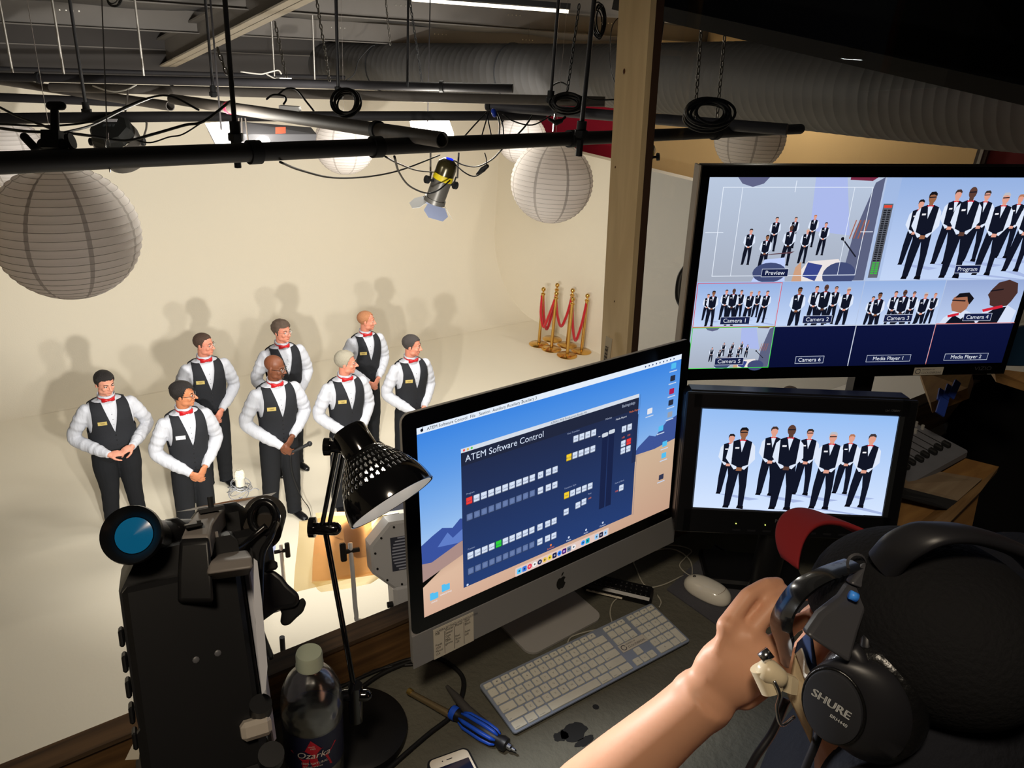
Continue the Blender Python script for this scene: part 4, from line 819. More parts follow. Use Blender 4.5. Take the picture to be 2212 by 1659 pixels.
        def tp(z, a_, off=None):
            off = float(np.interp(z, [1.42, 1.47], [.012, .006]))
            zs = [q_[0] for q_ in TORSO]; r_ = torso_ring(z, wd, belly, off, 4, EX); rx = r_[0][0]; cy_ = np.interp(z, zs, [q_[3] for q_ in TORSO]); ryf = cy_-r_[3][1]; ryb = r_[1][1]-cy_
            c_, s_ = math.cos(a_), math.sin(a_); return [rx*math.copysign(abs(c_)**(2/EX), c_), cy_+(ryf if s_ < 0 else ryb)*math.copysign(abs(s_)**(2/EX), s_), z]
        def aof(z, xx): rx = torso_ring(z, wd, belly, .012, 4, EX)[0][0]; return math.acos(min(1, max(0, xx/rx))**(EX/2))
        mbv = MB(); HP = math.pi/2; WS = (.35+.65*wd); rx19 = torso_ring(1.185, wd, belly, .012, 4, EX)[0][0]
        vwf = lambda z: float(np.interp(z, [1.205, 1.25, 1.44, 1.50], [.0005, .014, .060, .074])); armf = lambda z: float(np.interp(z, [1.185, 1.20, 1.23, 1.30, 1.40, 1.45, 1.495], [rx19/WS, .172, .162, .154, .148, .148, .140]))*WS
        def grid(rows, fa, fb, nc=28):
            V = []
            for z in rows:
                a0, a1 = fa(z), fb(z)
                for q_ in range(nc+1):
                    an = a0+(a1-a0)*q_/nc; p_ = tp(z, an)
                    if z < 1.16:
                        hem = .985-.045*math.exp(-((abs(p_[0])-.035)/.04)**2)*(an < 0)+.015*(an > 0); k_ = (z-.965)/.195; zz_ = hem+(1.16-hem)*k_; p_ = tp(zz_, an)
                    V.append(p_)
            fs_ = [[i*(nc+1)+j, i*(nc+1)+j+1, (i+1)*(nc+1)+j+1, (i+1)*(nc+1)+j] for i in range(len(rows)-1) for j in range(nc)]
            mbv.add(V, fs_); W_ = [[-p_[0], p_[1], p_[2]] for p_ in V]; mbv.add(W_, [f_[::-1] for f_ in fs_])
        lo = np.linspace(.965, 1.185, 30); up_ = np.linspace(1.185, 1.486, 34)
        grid(lo, lambda z: -aof(1.185, .0005), lambda z: 0.0, 18); grid(lo, lambda z: 0.0, lambda z: aof(1.185, .0005), 20); grid(up_, lambda z: -aof(z, vwf(z)), lambda z: -aof(z, armf(z)), 18); grid(up_, lambda z: aof(z, armf(z)), lambda z: aof(z, .0005 if z < 1.47 else .0005+.07*(z-1.47)/.022), 20)
        V = np.concatenate(mbv.v); fs = mbv.f
        me = MB().add(V, fs).mesh('vest'); import bmesh
        bm = bmesh.new(); bm.from_mesh(me); bmesh.ops.remove_doubles(bm, verts=bm.verts, dist=.0012); bmesh.ops.recalc_face_normals(bm, faces=bm.faces); bm.to_mesh(me); bm.free(); me.materials.append(M_VEST); vo = link('vest', me, t, 180); so = vo.modifiers.new('s', 'SOLIDIFY'); so.thickness = .006; so.offset = 1
        def onvest(x_, z_, off=.019):
            r = torso_ring(z_, wd, belly, off, 256); r = r[r[:, 1] < .01]; return r[np.argmin(np.abs(r[:, 0]-x_))]
        for q in range(5):
            p = onvest(.002, 1.175-q*.048); MB().ell(p, (.006, .003, .006), None, 10, 6).build('vest_button', M_BTN, vo, 180)
        for q in range(3):
            p = onvest(.0, 1.38-q*.05, .003); MB().ell(p, (.0035, .002, .0035), None, 8, 6).build('shirt_stud', M_BTN, t, 180)
        if g.get('badge'):
            p = onvest(-.118, 1.315, .021); p2 = onvest(-.08, 1.315, .021); dx = (p2-p)/np.linalg.norm(p2-p); nn = np.cross(dx, (0, 0, 1)); nn /= np.linalg.norm(nn)
            mb = MB(); mb.box((p+p2)/2, (.080, .004, .036), np.stack([dx, -nn, (0, 0, 1)], 1)); q = (p+p2)/2+nn*.0028
            for a, b, w2 in ((0, .004, .044), (.004, -.005, .03)): mb.box(q+dx*a+np.array([0, 0, b]), (w2, .001, .0035), np.stack([dx, -nn, (0, 0, 1)], 1), 1)
            mb.build('name_badge', [M_GOLD if g['badge'] == 'gold' else M_WBADGE, mat('badge_print', (120, 96, 50), .5) if g['badge'] == 'gold' else M_WBADGE], t, 0)
        # ---- bow tie with neck band
        c = np.array([0, -.074*(.55+.45*wd)-.004, 1.512]); mb = MB(); mb.ell(c+np.array([0, -.004, 0]), (.011, .010, .013), None, 12, 8)
        for s in (-1, 1): mb.loft([[c+np.array([s*xx, .3*xx*xx/.05-.002+.006*math.cos(a)*(.3+ww*6), hh*math.sin(a)]) for a in np.arange(12)*2*math.pi/12] for xx, hh, ww in ((.004, .008, .2), (.02, .016, .3), (.04, .022, .25), (.056, .023, .12), (.06, .021, .03))])
        bo = mb.build('bow_tie', M_BOW, t, 60)
        rb = .0725*(.55+.45*wd)+.001; MB().loft([[(rb*math.cos(a), .010+rb*math.sin(a), z-.016*max(0, -math.sin(a))) for a in np.arange(32)*2*math.pi/32] for z in (1.522, 1.536)], (0, 0)).build('neck_band', M_BOW, bo, 180)
        # ---- trousers, belt, shoes
        st_ = g.get('stance', .10); mb = MB(); mb.loft([torso_ring(z, wd, belly*.7, .004, 40) for z in (.86, .92, .97, 1.0)])
        for s in (-1, 1):
            fx = s*st_*(1+.15*(s > 0)*g.get('asym', 0)); P = [(s*.082*wd, .004, .90), (s*.088*wd, -.0, .75), (s*(.05+st_*.45), -.006, .5), (s*(.02+st_*.8), .012, .25), (fx, .015, .09), (fx, .005, .035)]
            P = bez(P, 5); nn = len(P); rr = np.interp(np.linspace(0, 1, nn), [0, .2, .42, .6, .85, 1], [.100*wd, .099*wd, .086, .076, .070, .074]); rr = rr*(1+.035*np.sin(np.arange(nn)*2.3+s)*np.linspace(.2, 1, nn)); mb.tube(P, rr, 20)
        rmobj('trousers', mb, .0095, M_TROUS, t, 2, .5)
        for s in (-1, 1):
            fx = s*st_*(1+.15*(s > 0)*g.get('asym', 0)); R = rotm(s*.28); secs = [(.085, .026, .05), (.06, .036, .075), (.0, .040, .085), (-.06, .043, .065), (-.12, .045, .05), (-.165, .036, .038), (-.185, .015, .022)]
            mb = MB(); mb.loft([[np.array([fx, -.0, 0])+R@np.array([hw*math.cos(a), yy, max(0.0, hh*.5+hh*.5*math.sin(a))]) for a in np.arange(18)*2*math.pi/18] for yy, hw, hh in secs]); mb.build('shoe', M_SHOE, t, 60)
    t.location = (loc[0], loc[1], 0); t.scale = (hs, hs, hs); t.rotation_euler = (0, 0, rz)
    return t, T
M_LENS = mat('glasses_lens', (255, 255, 255), .05, spec=.5, alpha=.12)
SK1 = skinmat('skin_pink', (206, 142, 118)); SK2 = skinmat('skin_tan', (184, 118, 82)); SK3 = skinmat('skin_dark', (112, 66, 44)); SK4 = skinmat('skin_ruddy', (204, 132, 108))
HBLK = mat('hair_black', (26, 20, 18), .6, bump='stretch', bscale=300, bstr=.8); HBRN = mat('hair_brown', (70, 50, 38), .6, bump='stretch', bscale=300, bstr=.8); HCRL = mat('hair_greying_brown', (84, 68, 56), .6, bump=1, bscale=200, bstr=.9)
HSIL = mat('hair_silver', (158, 150, 132), .55, bump='stretch', bscale=300, bstr=.8); HRED = mat('hair_sandy', (176, 118, 80), .6, bump='stretch', bscale=300, bstr=.8); HDK = mat('hair_dark_grey', (60, 54, 52), .6, bump='stretch', bscale=300, bstr=.8)
GF = (mat('dark_glasses_frame', (20, 18, 18), .3), True); GT = (mat('thin_glasses_frame', (120, 110, 104), .3, metal=.6), False)
PEOPLE = [
 dict(q=(221, 803), h=1.66, w=1.22, belly=.05, skin=SK1, hair='short', hairm=HBLK, head=(.30, .20), pose='high', badge='gold', rz=.02, wide=1.06, jaw=1.15, stance=.13, label='stocky dark-haired man at far left looking down, hands held at his belly'),
 dict(q=(390, 826), h=1.74, w=.98, belly=0, skin=SK2, hair='parted', hairm=HBLK, head=(.95, .02), pose='clasp', badge='white', rz=.08, glasses=GF, nose=1.08, label='black-haired man with dark glasses and a white name badge turning his head right'),
 dict(q=(436, 720), h=1.76, w=1.02, belly=0, skin=SK4, hair='buzz', hairm=HBRN, head=(.78, .02), pose='clasp', badge='gold', rz=.0, glasses=GT, label='crop-haired man with thin glasses in the back row at left'),
 dict(q=(606, 692), h=1.78, w=1.05, belly=.02, skin=SK4, hair='curly', hairm=HCRL, head=(.42, .0), pose='clasp', badge=None, rz=.02, glasses=GT, wide=1.04, label='man with tousled greying hair and thin glasses behind the bald man'),
 dict(q=(590, 768), h=1.80, w=1.02, belly=0, skin=SK3, hair='bald', hairm=HBLK, head=(.72, .10), pose='cross', badge='gold', rz=.02, glasses=GF, beard=1, stance=.12, label='bald man with dark glasses and goatee holding a wired microphone'),
 dict(q=(744, 759), h=1.77, w=.97, belly=0, skin=SK4, hair='silver', hairm=HSIL, head=(1.02, .02), pose='clasp', badge='gold', rz=.02, glasses=GT, nose=1.06, label='silver-haired man with glasses in the front row behind the desk lamp'),
 dict(q=(789, 672), h=1.72, w=.94, belly=0, skin=SK4, hair='thin', hairm=HRED, head=(1.0, .02), pose='clasp', badge='gold', rz=.02, label='man with thin sandy hair at the back right of the group'),
 dict(q=(888, 724), h=1.74, w=.98, belly=0, skin=SK4, hair='recede', hairm=HDK, head=(.85, .10), pose='clasp', badge='gold', rz=.02, label='dark-haired man at the right end of the group behind the computer'),
]
MEN = []
for g in PEOPLE:
    hh = g['h']; P = PZ(g['q'][0], g['q'][1], hh*1.0); g['loc'] = (P[0], P[1]-.0); MEN.append(person(g))
def bystander(c, yaw, label, hairm, sk, sweater, mask=True):
    t = thing('person', label, 'person', (c[0], c[1], 0), yaw); z0 = c[2]; mb = MB(); T = head_prims(mb, (0, 0, z0), rotm(0, .25), 1.03); mb.cap((0, .03, z0-.2), (0, .02, z0-.06), .06, .058, 18)
    mb.loft([torso_ring(z, 1, 0, -.02, 24)+np.array([0, .03, z0-1.665]) for z in (.95, 1.15, 1.3, 1.42, 1.48)])
    for s_ in (-1, 1): mb.cap((s_*.18, .03, z0-.25), (s_*.24, -.05, z0-.5), .04, .036, 12); mb.cap((s_*.24, -.05, z0-.5), (s_*.1, -.28, z0-.56), .036, .028, 12); hand(mb, (s_*.1, -.28, z0-.56), (-s_*.5, -.7, -.2), (0, 0, -1), -s_, .5)
    for s_ in (-1, 1): mb.cap((s_*.09, 0, z0-.72), (s_*.12, -.42, z0-.72), .07, .055, 12); mb.cap((s_*.12, -.42, z0-.72), (s_*.12, -.42, .08), .05, .035, 12)
    rmobj('body', mb, .008, sk, t, 2)
    mb = MB(); mb.loft([torso_ring(z, 1.05, .02, .01, 32)+np.array([0, .03, z0-1.665]) for z in (.92, 1.05, 1.15, 1.3, 1.42, 1.46, 1.48)]); [mb.tube(bez([(s_*.17, .03, z0-.25), (s_*.25, -.05, z0-.5), (s_*.13, -.24, z0-.55)], 5), .062, 16) for s_ in (-1, 1)]; rmobj('sweater', mb, .012, sweater, t, 3)
    mb = MB(); [mb.tube(bez([(s_*.09, .0, z0-.72), (s_*.12, -.42, z0-.72), (s_*.12, -.44, z0-1.0), (s_*.12, -.42, .1)], 5), .085, 14) for s_ in (-1, 1)]; rmobj('trousers', mb, .014, M_TROUS, t, 2)
    for s_ in (-1, 1): MB().cap((s_*.12, -.40, .05), (s_*.13, -.56, .04), .045, .038).build('shoe', M_SHOE, t, 180)
    mb = MB(); mb.ell(T((0, .03, .055)), (.083, .098, .075), rotm(0, .25), 20, 14); mb.build('hair', hairm, t, 180)
    if mask: mb = MB(); mb.ell(T((0, -.052, -.055)), (.058, .056, .050), rotm(0, .25), 20, 14); mb.build('face_mask', M_VEST, t, 180)
    mb = MB(); mb.box((0, .08, z0-.82), (.44, .42, .05), bev=.01); mb.box((0, .30, z0-.55), (.42, .03, .45), bev=.01); st_ = mb.build('chair_seat', M_BLACK, None); ch = thing('chair', 'black chair under the person in the '+('grey sweater' if mask else 'dark red top'), 'chair', (c[0], c[1], 0), yaw); st_.parent = ch
    for sx_ in (-1, 1):
        for sy_ in (-.1, .26): MB().cyl((sx_*.19, sy_, z0-.84), (sx_*.2, sy_, 0), .014, n=8).build('leg', M_BLACK, ch)
bc_ = PD(1722, 812, 8.3); bystander((bc_[0], bc_[1], 1.27), .6, 'bearded person in a grey sweater and black mask sitting beyond the gap under the television', HBRN, SK4, mat('grey_sweater', (120, 118, 120), .95))
bc_ = PD(1538, 866, 7.6); bystander((bc_[0], bc_[1], float(bc_[2])), 1.2, 'brown-haired person in a dark red top left of the bearded one under the television', HBRN, SK4, mat('red_brown_top', (96, 60, 56), .9), False)
# handheld microphone and its cord
t5 = MEN[4][0]; bpy.context.view_layer.update(); W5 = t5.matrix_world
a = np.array((W5@Vector((.03, -.245, .875)))[:]); b = np.array((W5@Vector((.20, -.262, .925)))[:])
t = thing('handheld_microphone', 'black wired handheld microphone held by the bald man', 'microphone', a); MB().cyl((0, 0, 0), b-a, .0125, .018, 16).build('handle', M_BLACK, t); MB().ell(b-a, .026, None, 18, 12).build('grille', mat('mic_black_grille', (40, 40, 42), .5, metal=.4), t, 180)
cable('microphone_cord', [a, a+np.array([-.03, -.03, -.05]), a+np.array([-.02, -.04, -.25]), a+np.array([.05, -.06, -.5]), (a[0]+.11, a[1]-.08, .25), (a[0]+.16, a[1]-.1, .012), (a[0]+.3, a[1]-.4, .008)], .0042, M_RUB, 'thin black microphone cord hanging down the bald man\'s trouser leg', 'cord')
# ------------------------------------------------------------------ screens
M_SCR = bpy.data.materials.new('screen_image'); M_SCR.use_nodes = True; nt = M_SCR.node_tree; nt.nodes.clear()
_e = nt.nodes.new('ShaderNodeEmission'); _o = nt.nodes.new('ShaderNodeOutputMaterial'); _a = nt.nodes.new('ShaderNodeVertexColor'); _a.layer_name = 'Col'; nt.links.new(_a.outputs[0], _e.inputs[0]); nt.links.new(_e.outputs[0], _o.inputs[0])
M_DARKP = mat('black_plastic', (16, 16, 18), .35, spec=.5); M_ALU = mat('aluminium', (176, 174, 172), .42, metal=.25, spec=.5); M_GLASSB = mat('black_bezel_glass', (5, 5, 6), .12, spec=.5)
class Scr:
    def __init__(s): s.v = []; s.f = []; s.c = []; s.z = 0
    def poly(s, pts, col, cols=None, up=True):
        if up: s.z += 1
        n = len(s.v); s.v += [(p[0], p[1], s.z*.000012) for p in pts]; P = np.array(pts, float)
        ar = np.sum(P[:, 0]*np.roll(P[:, 1], -1)-np.roll(P[:, 0], -1)*P[:, 1]); ids = list(range(n, n+len(pts))); cc = [s2l(c) for c in (cols or [col]*len(pts))]
        if ar < 0: ids = ids[::-1]; cc = cc[::-1]
        s.f.append(ids); s.c += cc
    def rect(s, x, y, w_, h_, col, col2=None, up=True): s.poly([(x, y), (x+w_, y), (x+w_, y+h_), (x, y+h_)], col, [col, col, col2, col2] if col2 else None, up)
    def rrect(s, x, y, w_, h_, r, col):
        s.poly([(cx_+r*math.cos(a), cy_+r*math.sin(a)) for cx_, cy_, a0 in ((x+w_-r, y+r, -90), (x+w_-r, y+h_-r, 0), (x+r, y+h_-r, 90), (x+r, y+r, 180)) for a in [math.radians(a0+k*30) for k in range(4)]], col)
    def circ(s, x, y, r, col, ry=None, n=20): s.poly([(x+r*math.cos(a), y+(ry or r)*math.sin(a)) for a in np.arange(n)*2*math.pi/n], col)
    def line(s, x0, y0, x1, y1, w_, col):
        d = np.array([x1-x0, y1-y0]); L = np.hypot(*d)+1e-9; n = np.array([-d[1], d[0]])/L*w_/2; s.poly([(x0+n[0], y0+n[1]), (x1+n[0], y1+n[1]), (x1-n[0], y1-n[1]), (x0-n[0], y0-n[1])], col)
    def frame(s, x, y, w_, h_, t, col):
        s.rect(x, y, w_, t, col); s.rect(x, y+h_-t, w_, t, col, up=False); s.rect(x, y, t, h_, col, up=False); s.rect(x+w_-t, y, t, h_, col, up=False)
    def text(s, x, y, size, t, col, align='LEFT', sx=1):
        V, fs = text_mesh(t, size, align); s.z += 1; n = len(s.v); s.v += [(x+v[0]*sx, y+v[1], s.z*.000012) for v in V]; c = s2l(col)
        for f in fs: s.f.append([n+i for i in f]); s.c += [c]*len(f)
    def build(s, name, parent):
        me = bpy.data.meshes.new(name); me.from_pydata(s.v, [], s.f); ca = me.color_attributes.new('Col', 'FLOAT_COLOR', 'CORNER'); ca.data.foreach_set('color', np.array([[*c, 1] for c in s.c]).ravel()); me.materials.append(M_SCR)
        o = bpy.data.objects.new(name, me); COL.objects.link(o); o.parent = parent; return o
SKC = {'a': (224, 160, 140), 'b': (150, 100, 72), 'c': (92, 62, 52)}
def fig(s, x, y, h, skin='a', hair=(40, 30, 30), tilt=0, glasses=False, badge=True, clip=None, cool=1):
    """small standing man in a vest, feet at x,y and total height h; clip = (x0,y0,x1,y1)"""
    W1 = (222, 232, 250) if cool else (235, 235, 240); K = (18, 22, 38)
    def P(pts): return [(x+(px+tilt*py)*h, y+py*h) for px, py in pts]
    def q(pts, c):
        pp = P(pts)
        if clip:
            x0, y0, x1, y1 = clip; pp = [(min(max(a, x0), x1), min(max(b, y0), y1)) for a, b in pp]
            if max(a for a, b in pp)-min(a for a, b in pp) < 1e-5 or max(b for a, b in pp)-min(b for a, b in pp) < 1e-5: return
        s.poly(pp, c)
    q([(-.13, .0), (-.06, .0), (-.055, .03), (-.12, .035)], (12, 12, 20)); q([(.03, .0), (.11, -.01), (.11, .03), (.04, .035)], (12, 12, 20))
    q([(-.12, .03), (-.05, .03), (-.02, .28), (.0, .44), (.03, .28), (.045, .03), (.105, .03), (.11, .3), (.1, .56), (-.1, .56), (-.12, .3)], K)
    q([(-.1, .83), (-.145, .78), (-.165, .62), (-.06, .485), (-.02, .5), (-.1, .62), (-.07, .78)], W1); q([(.1, .83), (.145, .78), (.165, .62), (.06, .485), (.02, .5), (.1, .62), (.07, .78)], W1)
    q([(-.105, .83), (-.03, .86), (.03, .86), (.105, .83), (.095, .55), (0, .51), (-.095, .55)], K); q([(-.035, .865), (.035, .865), (.003, .70)], W1)
    q([(-.035, .47), (.03, .47), (.035, .51), (-.03, .515)], SKC[skin]); q([(-.025, .84), (.025, .84), (.025, .9), (-.025, .9)], SKC[skin])
    q([(.045*math.cos(a), .935+.062*math.sin(a)) for a in np.arange(14)*2*math.pi/14], SKC[skin])
    if hair: q([(-.046, .93), (-.048, .97), (-.03, 1.0), (.02, 1.005), (.046, .98), (.046, .955), (.01, .972), (-.03, .965)], hair)
    q([(-.035, .855), (0, .85), (.035, .855), (.035, .835), (0, .845), (-.035, .835)], (214, 40, 60))
    if badge: q([(-.075, .76), (-.03, .762), (-.03, .742), (-.075, .74)], (235, 235, 240))
    if glasses: q([(-.04, .945), (.04, .95), (.04, .938), (-.04, .933)], (30, 26, 34))
CAST = [(.157, .153, .61, 'a', (30, 24, 26), .03, 0), (.214, .013, .82, 'b', (24, 20, 24), .03, 1), (.372, .158, .694, 'a', (70, 50, 44), .03, 0), (.461, .02, .862, 'c', None, .02, 1), (.556, .18, .663, 'a', (60, 50, 46), .03, 1), (.665, .045, .78, 'a', (190, 190, 196), .05, 1), (.763, .21, .598, 'a', (180, 120, 90), .06, 0), (.85, .08, .74, 'a', (60, 52, 56), .09, 0)]
def lineup(s, x, y, w_, h_, sc=1, dx=0, dy=0, idx=range(8), grad=((196, 214, 246), (150, 178, 226)), aspect=1):
    s.rect(x, y, w_, h_, grad[0], grad[1])
    order = sorted(idx, key=lambda i: -CAST[i][1])
    for i in order:
        cx_, cy_, hh, sk, ha, ti, gl = CAST[i]; fx, fy = x+w_*(.5+(cx_-.5+dx-.02)*sc), y+h_*((cy_+dy)*sc); H_ = h_*hh*sc
        s.poly([(min(max(a, x), x+w_), min(max(b, y), y+h_)) for a, b in ((fx-.1*H_, fy), (fx+.1*H_, fy), (fx+.55*H_, fy-.06*H_), (fx+.4*H_, fy-.09*H_))], (168, 184, 226))
        if fx < x-.1*w_ or fx > x+w_*1.1: continue
        fig(s, fx, fy, H_, sk, ha, ti, gl, True, (x, y, x+w_, y+h_))
def wide(s, x, y, w_, h_):
    s.rect(x, y, w_, h_, (168, 176, 192), (186, 200, 222)); s.poly([(x+w_*.86, y), (x+w_, y), (x+w_, y+h_), (x+w_*.95, y+h_*.95), (x+w_*.88, y+h_*.45)], (92, 98, 128))
    s.poly([(x+w_*.6, y+h_), (x+w_*.78, y+h_), (x+w_*.86, y+h_*.45), (x+w_*.62, y+h_*.5)], (172, 186, 236)); s.poly([(x+.16*w_, y+h_), (x+.34*w_, y+h_), (x+.31*w_, y+h_*.94), (x+.25*w_, y+h_*.91), (x+.19*w_, y+h_*.94)], (96, 100, 134)); s.poly([(x+.8*w_, y+h_), (x+.96*w_, y+h_), (x+.93*w_, y+h_*.965), (x+.8*w_, y+h_*.975)], (120, 40, 66))
    for cx_, cy_, hh, sk, ha in ((.41, .30, .33, 'a', (40, 34, 34)), (.52, .33, .30, 'a', (60, 50, 46)), (.63, .34, .31, 'a', (190, 120, 80)), (.27, .17, .35, 'a', (30, 26, 28)), (.37, .10, .36, 'b', (30, 26, 28)), (.50, .16, .39, 'c', None), (.60, .18, .34, 'a', (190, 190, 190)), (.70, .26, .32, 'a', (50, 46, 50))): fig(s, x+cx_*w_, y+cy_*h_, hh*h_, sk, ha, .04, clip=(x, y, x+w_, y+h_))
    for k in range(4): a = x+(.86+.025*k)*w_; s.line(a, y+.42*h_, a+.02*w_, y+.6*h_, .006*w_, (170, 96, 70))
    s.poly([(x+.32*w_, y), (x+.52*w_, y), (x+.5*w_, y+.24*h_), (x+.38*w_, y+.22*h_)], (190, 206, 250)); s.circ(x+.42*w_, y+.09*h_, .1*w_, (66, 76, 118), .1*h_); s.poly([(x+.33*w_, y+.26*h_), (x+.55*w_, y+.3*h_), (x+.53*w_, y+.28*h_)], (92, 60, 70))
    s.poly([(x+.56*w_, y), (x+.92*w_, y), (x+.82*w_, y+.22*h_), (x+.64*w_, y+.2*h_)], (236, 228, 226)); s.poly([(x+.62*w_, y+.05*h_), (x+.7*w_, y), (x+.73*w_, y+.16*h_), (x+.64*w_, y+.19*h_)], (58, 70, 140)); s.circ(x+.84*w_, y+.06*h_, .1*w_, (66, 76, 118), .13*h_); s.poly([(x+.56*w_, y), (x+.62*w_, y), (x+.6*w_, y+.2*h_), (x+.57*w_, y+.14*h_)], (206, 160, 130))
    s.line(x+.82*w_, y+.42*h_, x+.92*w_, y+.24*h_, .008*w_, (30, 32, 44)); s.circ(x+.82*w_, y+.42*h_, .01*w_, (24, 24, 34))
def lbl(s, cx_, cy_, t, size=.0155):
    w_ = len(t)*size*.56+size*.5; s.rect(cx_-w_/2, cy_-size*.35, w_, size*1.35, (24, 32, 70)); s.frame(cx_-w_/2, cy_-size*.35, w_, size*1.35, size*.07, (206, 214, 230)); s.text(cx_, cy_, size, t, (230, 236, 246), 'CENTER')
# ---- wall television (multiview)
TO = np.array([1.215, .967, 4.079]); tx = np.array([.865, -.525, .051]); tx /= np.linalg.norm(tx); ty = np.array([-.029, .014, .986]); ty -= tx*np.dot(tx, ty); ty /= np.linalg.norm(ty); tz = np.cross(tx, ty)
TW, THh = .698, .3926; tv = thing('television', 'large black television showing the multiview of camera pictures', 'television', M=Mx(TO, tx, ty, tz))
MB().box((TW/2, THh/2-.003, -.022), (TW+.034, THh+.046, .034), bev=.006).build('housing', M_DARKP, tv, 30)
MB().box((TW/2, THh/2, -.055), (TW*.7, THh*.7, .04), bev=.012).build('rear_hump', M_DARKP, tv, 30)
mb = MB(); 
for c_, sz in (((-.0085, THh/2-.003, -.002), (.017, THh+.046, .008)), ((TW+.0085, THh/2-.003, -.002), (.017, THh+.046, .008)), ((TW/2, THh+.0095, -.002), (TW+.034, .019, .008)), ((TW/2, -.0145, -.002), (TW+.034, .029, .008))): mb.box(c_, sz)
mb.build('bezel', M_GLASSB, tv, 0)
mb = MB(); mb.box((-.018, THh/2, -.02), (.004, THh+.04, .03)); mb.build('pale_edge', mat('pale_plastic_edge', (150, 140, 128), .5), tv, 0)
s = Scr(); W_, H_ = TW, THh; y1 = H_*.475; y2 = H_*.235; s.rect(0, 0, W_, H_, (180, 196, 226))
wide(s, .0, y1, W_/2-.001, H_-y1); lineup(s, W_/2+.03, y1, W_/2-.03, H_-y1, 1.04, .03, 0)
s.rect(W_/2+.001, y1, .03, H_-y1, (176, 196, 232), (160, 184, 226))
s.rect(W_/2+.005, y1+.006, .020, .150, (96, 100, 110))
for c_ in range(2):
    for k in range(30):
        s.rect(W_/2+.008+c_*.008, y1+.014+k*.0044, .0062, .0028, (60, 190, 60) if k < 6 else (30, 32, 38), up=(k == 0))
s.rect(W_/2+.007, y1+.148, .016, .005, (226, 70, 50))
# safe-area frame
c = (232, 240, 252); x0, y0, w0, h0 = .028, y1+.012, .298, H_-y1-.030; s.frame(x0, y0, w0, h0, .0013, c); s.rect(x0+.038, y0, .0011, h0, c); s.rect(x0+w0-.038, y0, .0011, h0, c, up=False)
s.rect(.004, y0+h0*.5, .036, .0013, c); s.rect(.318, y0+h0*.5, .026, .0013, c, up=False); s.rect(.17, y0+h0-.01, .0013, .022, c, up=False)
q = W_/4
lineup(s, 0, y2, q-.001, y1-y2, .98); lineup(s, q, y2, q-.001, y1-y2, 1.30, .09, -.16, (1, 2, 3, 4, 5)); lineup(s, 2*q, y2, q-.001, y1-y2, 1.25, .07, -.24, (0, 1, 2, 3, 4, 5, 6)); s.rect(3*q, y2, q, y1-y2, (190, 208, 240), (150, 170, 214))
# camera 4: two large heads in profile
bx, by, bw, bh = 3*q, y2, q, y1-y2
def R4(pts, c): s.poly([(bx+bw*a, by+bh*b) for a, b in pts], c)
R4([(.04, 0), (.52, 0), (.46, .2), (.34, .3), (.2, .3), (.08, .14)], (216, 226, 246)); R4([(.12, 0), (.5, 0), (.44, .18), (.38, .24), (.3, .1), (.2, .2)], (16, 20, 34)); R4([(.16, .3), (.28, .24), (.34, .34), (.36, .5), (.3, .66), (.2, .68), (.14, .6), (.13, .44)], (168, 110, 84)); R4([(.16, .6), (.2, .7), (.32, .72), (.4, .58), (.36, .44), (.33, .52), (.31, .62)], (22, 20, 26)); R4([(.13, .56), (.3, .54), (.3, .51), (.13, .53)], (30, 24, 30)); R4([(.12, .2), (.26, .25), (.26, .19), (.13, .14)], (210, 36, 56))
R4([(.5, 0), (.95, 0), (.98, .28), (.84, .42), (.66, .36), (.56, .3)], (214, 224, 246)); R4([(.52, 0), (.78, 0), (.84, .38), (.7, .34), (.6, .2)], (16, 20, 34)); R4([(.62, .42), (.7, .36), (.84, .4), (.88, .5), (.93, .7), (.9, .92), (.78, 1.0), (.66, .94), (.6, .8), (.56, .66), (.6, .56)], (74, 48, 44)); R4([(.58, .76), (.74, .8), (.74, .77), (.58, .73)], (26, 20, 26)); R4([(.54, .32), (.78, .42), (.8, .36), (.56, .26)], (210, 36, 56))
wide(s, 0, 0, q-.001, y2-.001)
for k in (1, 2, 3): s.rect(k*q, 0, q-.0012, y2-.0012, (10, 16, 52), (14, 20, 60))
s.frame(0, y2, q, y1-y2, .0012, (224, 60, 70)); s.frame(0, 0, q, y2, .0014, (60, 214, 70)); s.rect(q, y2-.0006, 3*q, .0012, (210, 214, 226)); s.rect(3*q, y2-.0008, q, .0016, (226, 120, 110)); s.rect(3*q-.0006, 0, .0012, y2, (226, 120, 110)); s.rect(2*q-.0008, 0, .0016, y2, (200, 206, 220))
for t_, a, b in (('Preview', .155, y1+.016), ('Program', .56, y1+.020), ('Camera 1', q*.5, y2+.010), ('Camera 2', q*1.5, y2+.010), ('Camera 3', q*2.5, y2+.010), ('Camera 4', q*3.5, y2+.010), ('Camera 5', q*.5, .012), ('Camera 6', q*1.5, .012), ('Media Player 1', q*2.5, .012), ('Media Player 2', q*3.5, .012)): lbl(s, a, b, t_, .0125 if len(t_) < 9 else .0118)
s.build('screen_picture', tv)
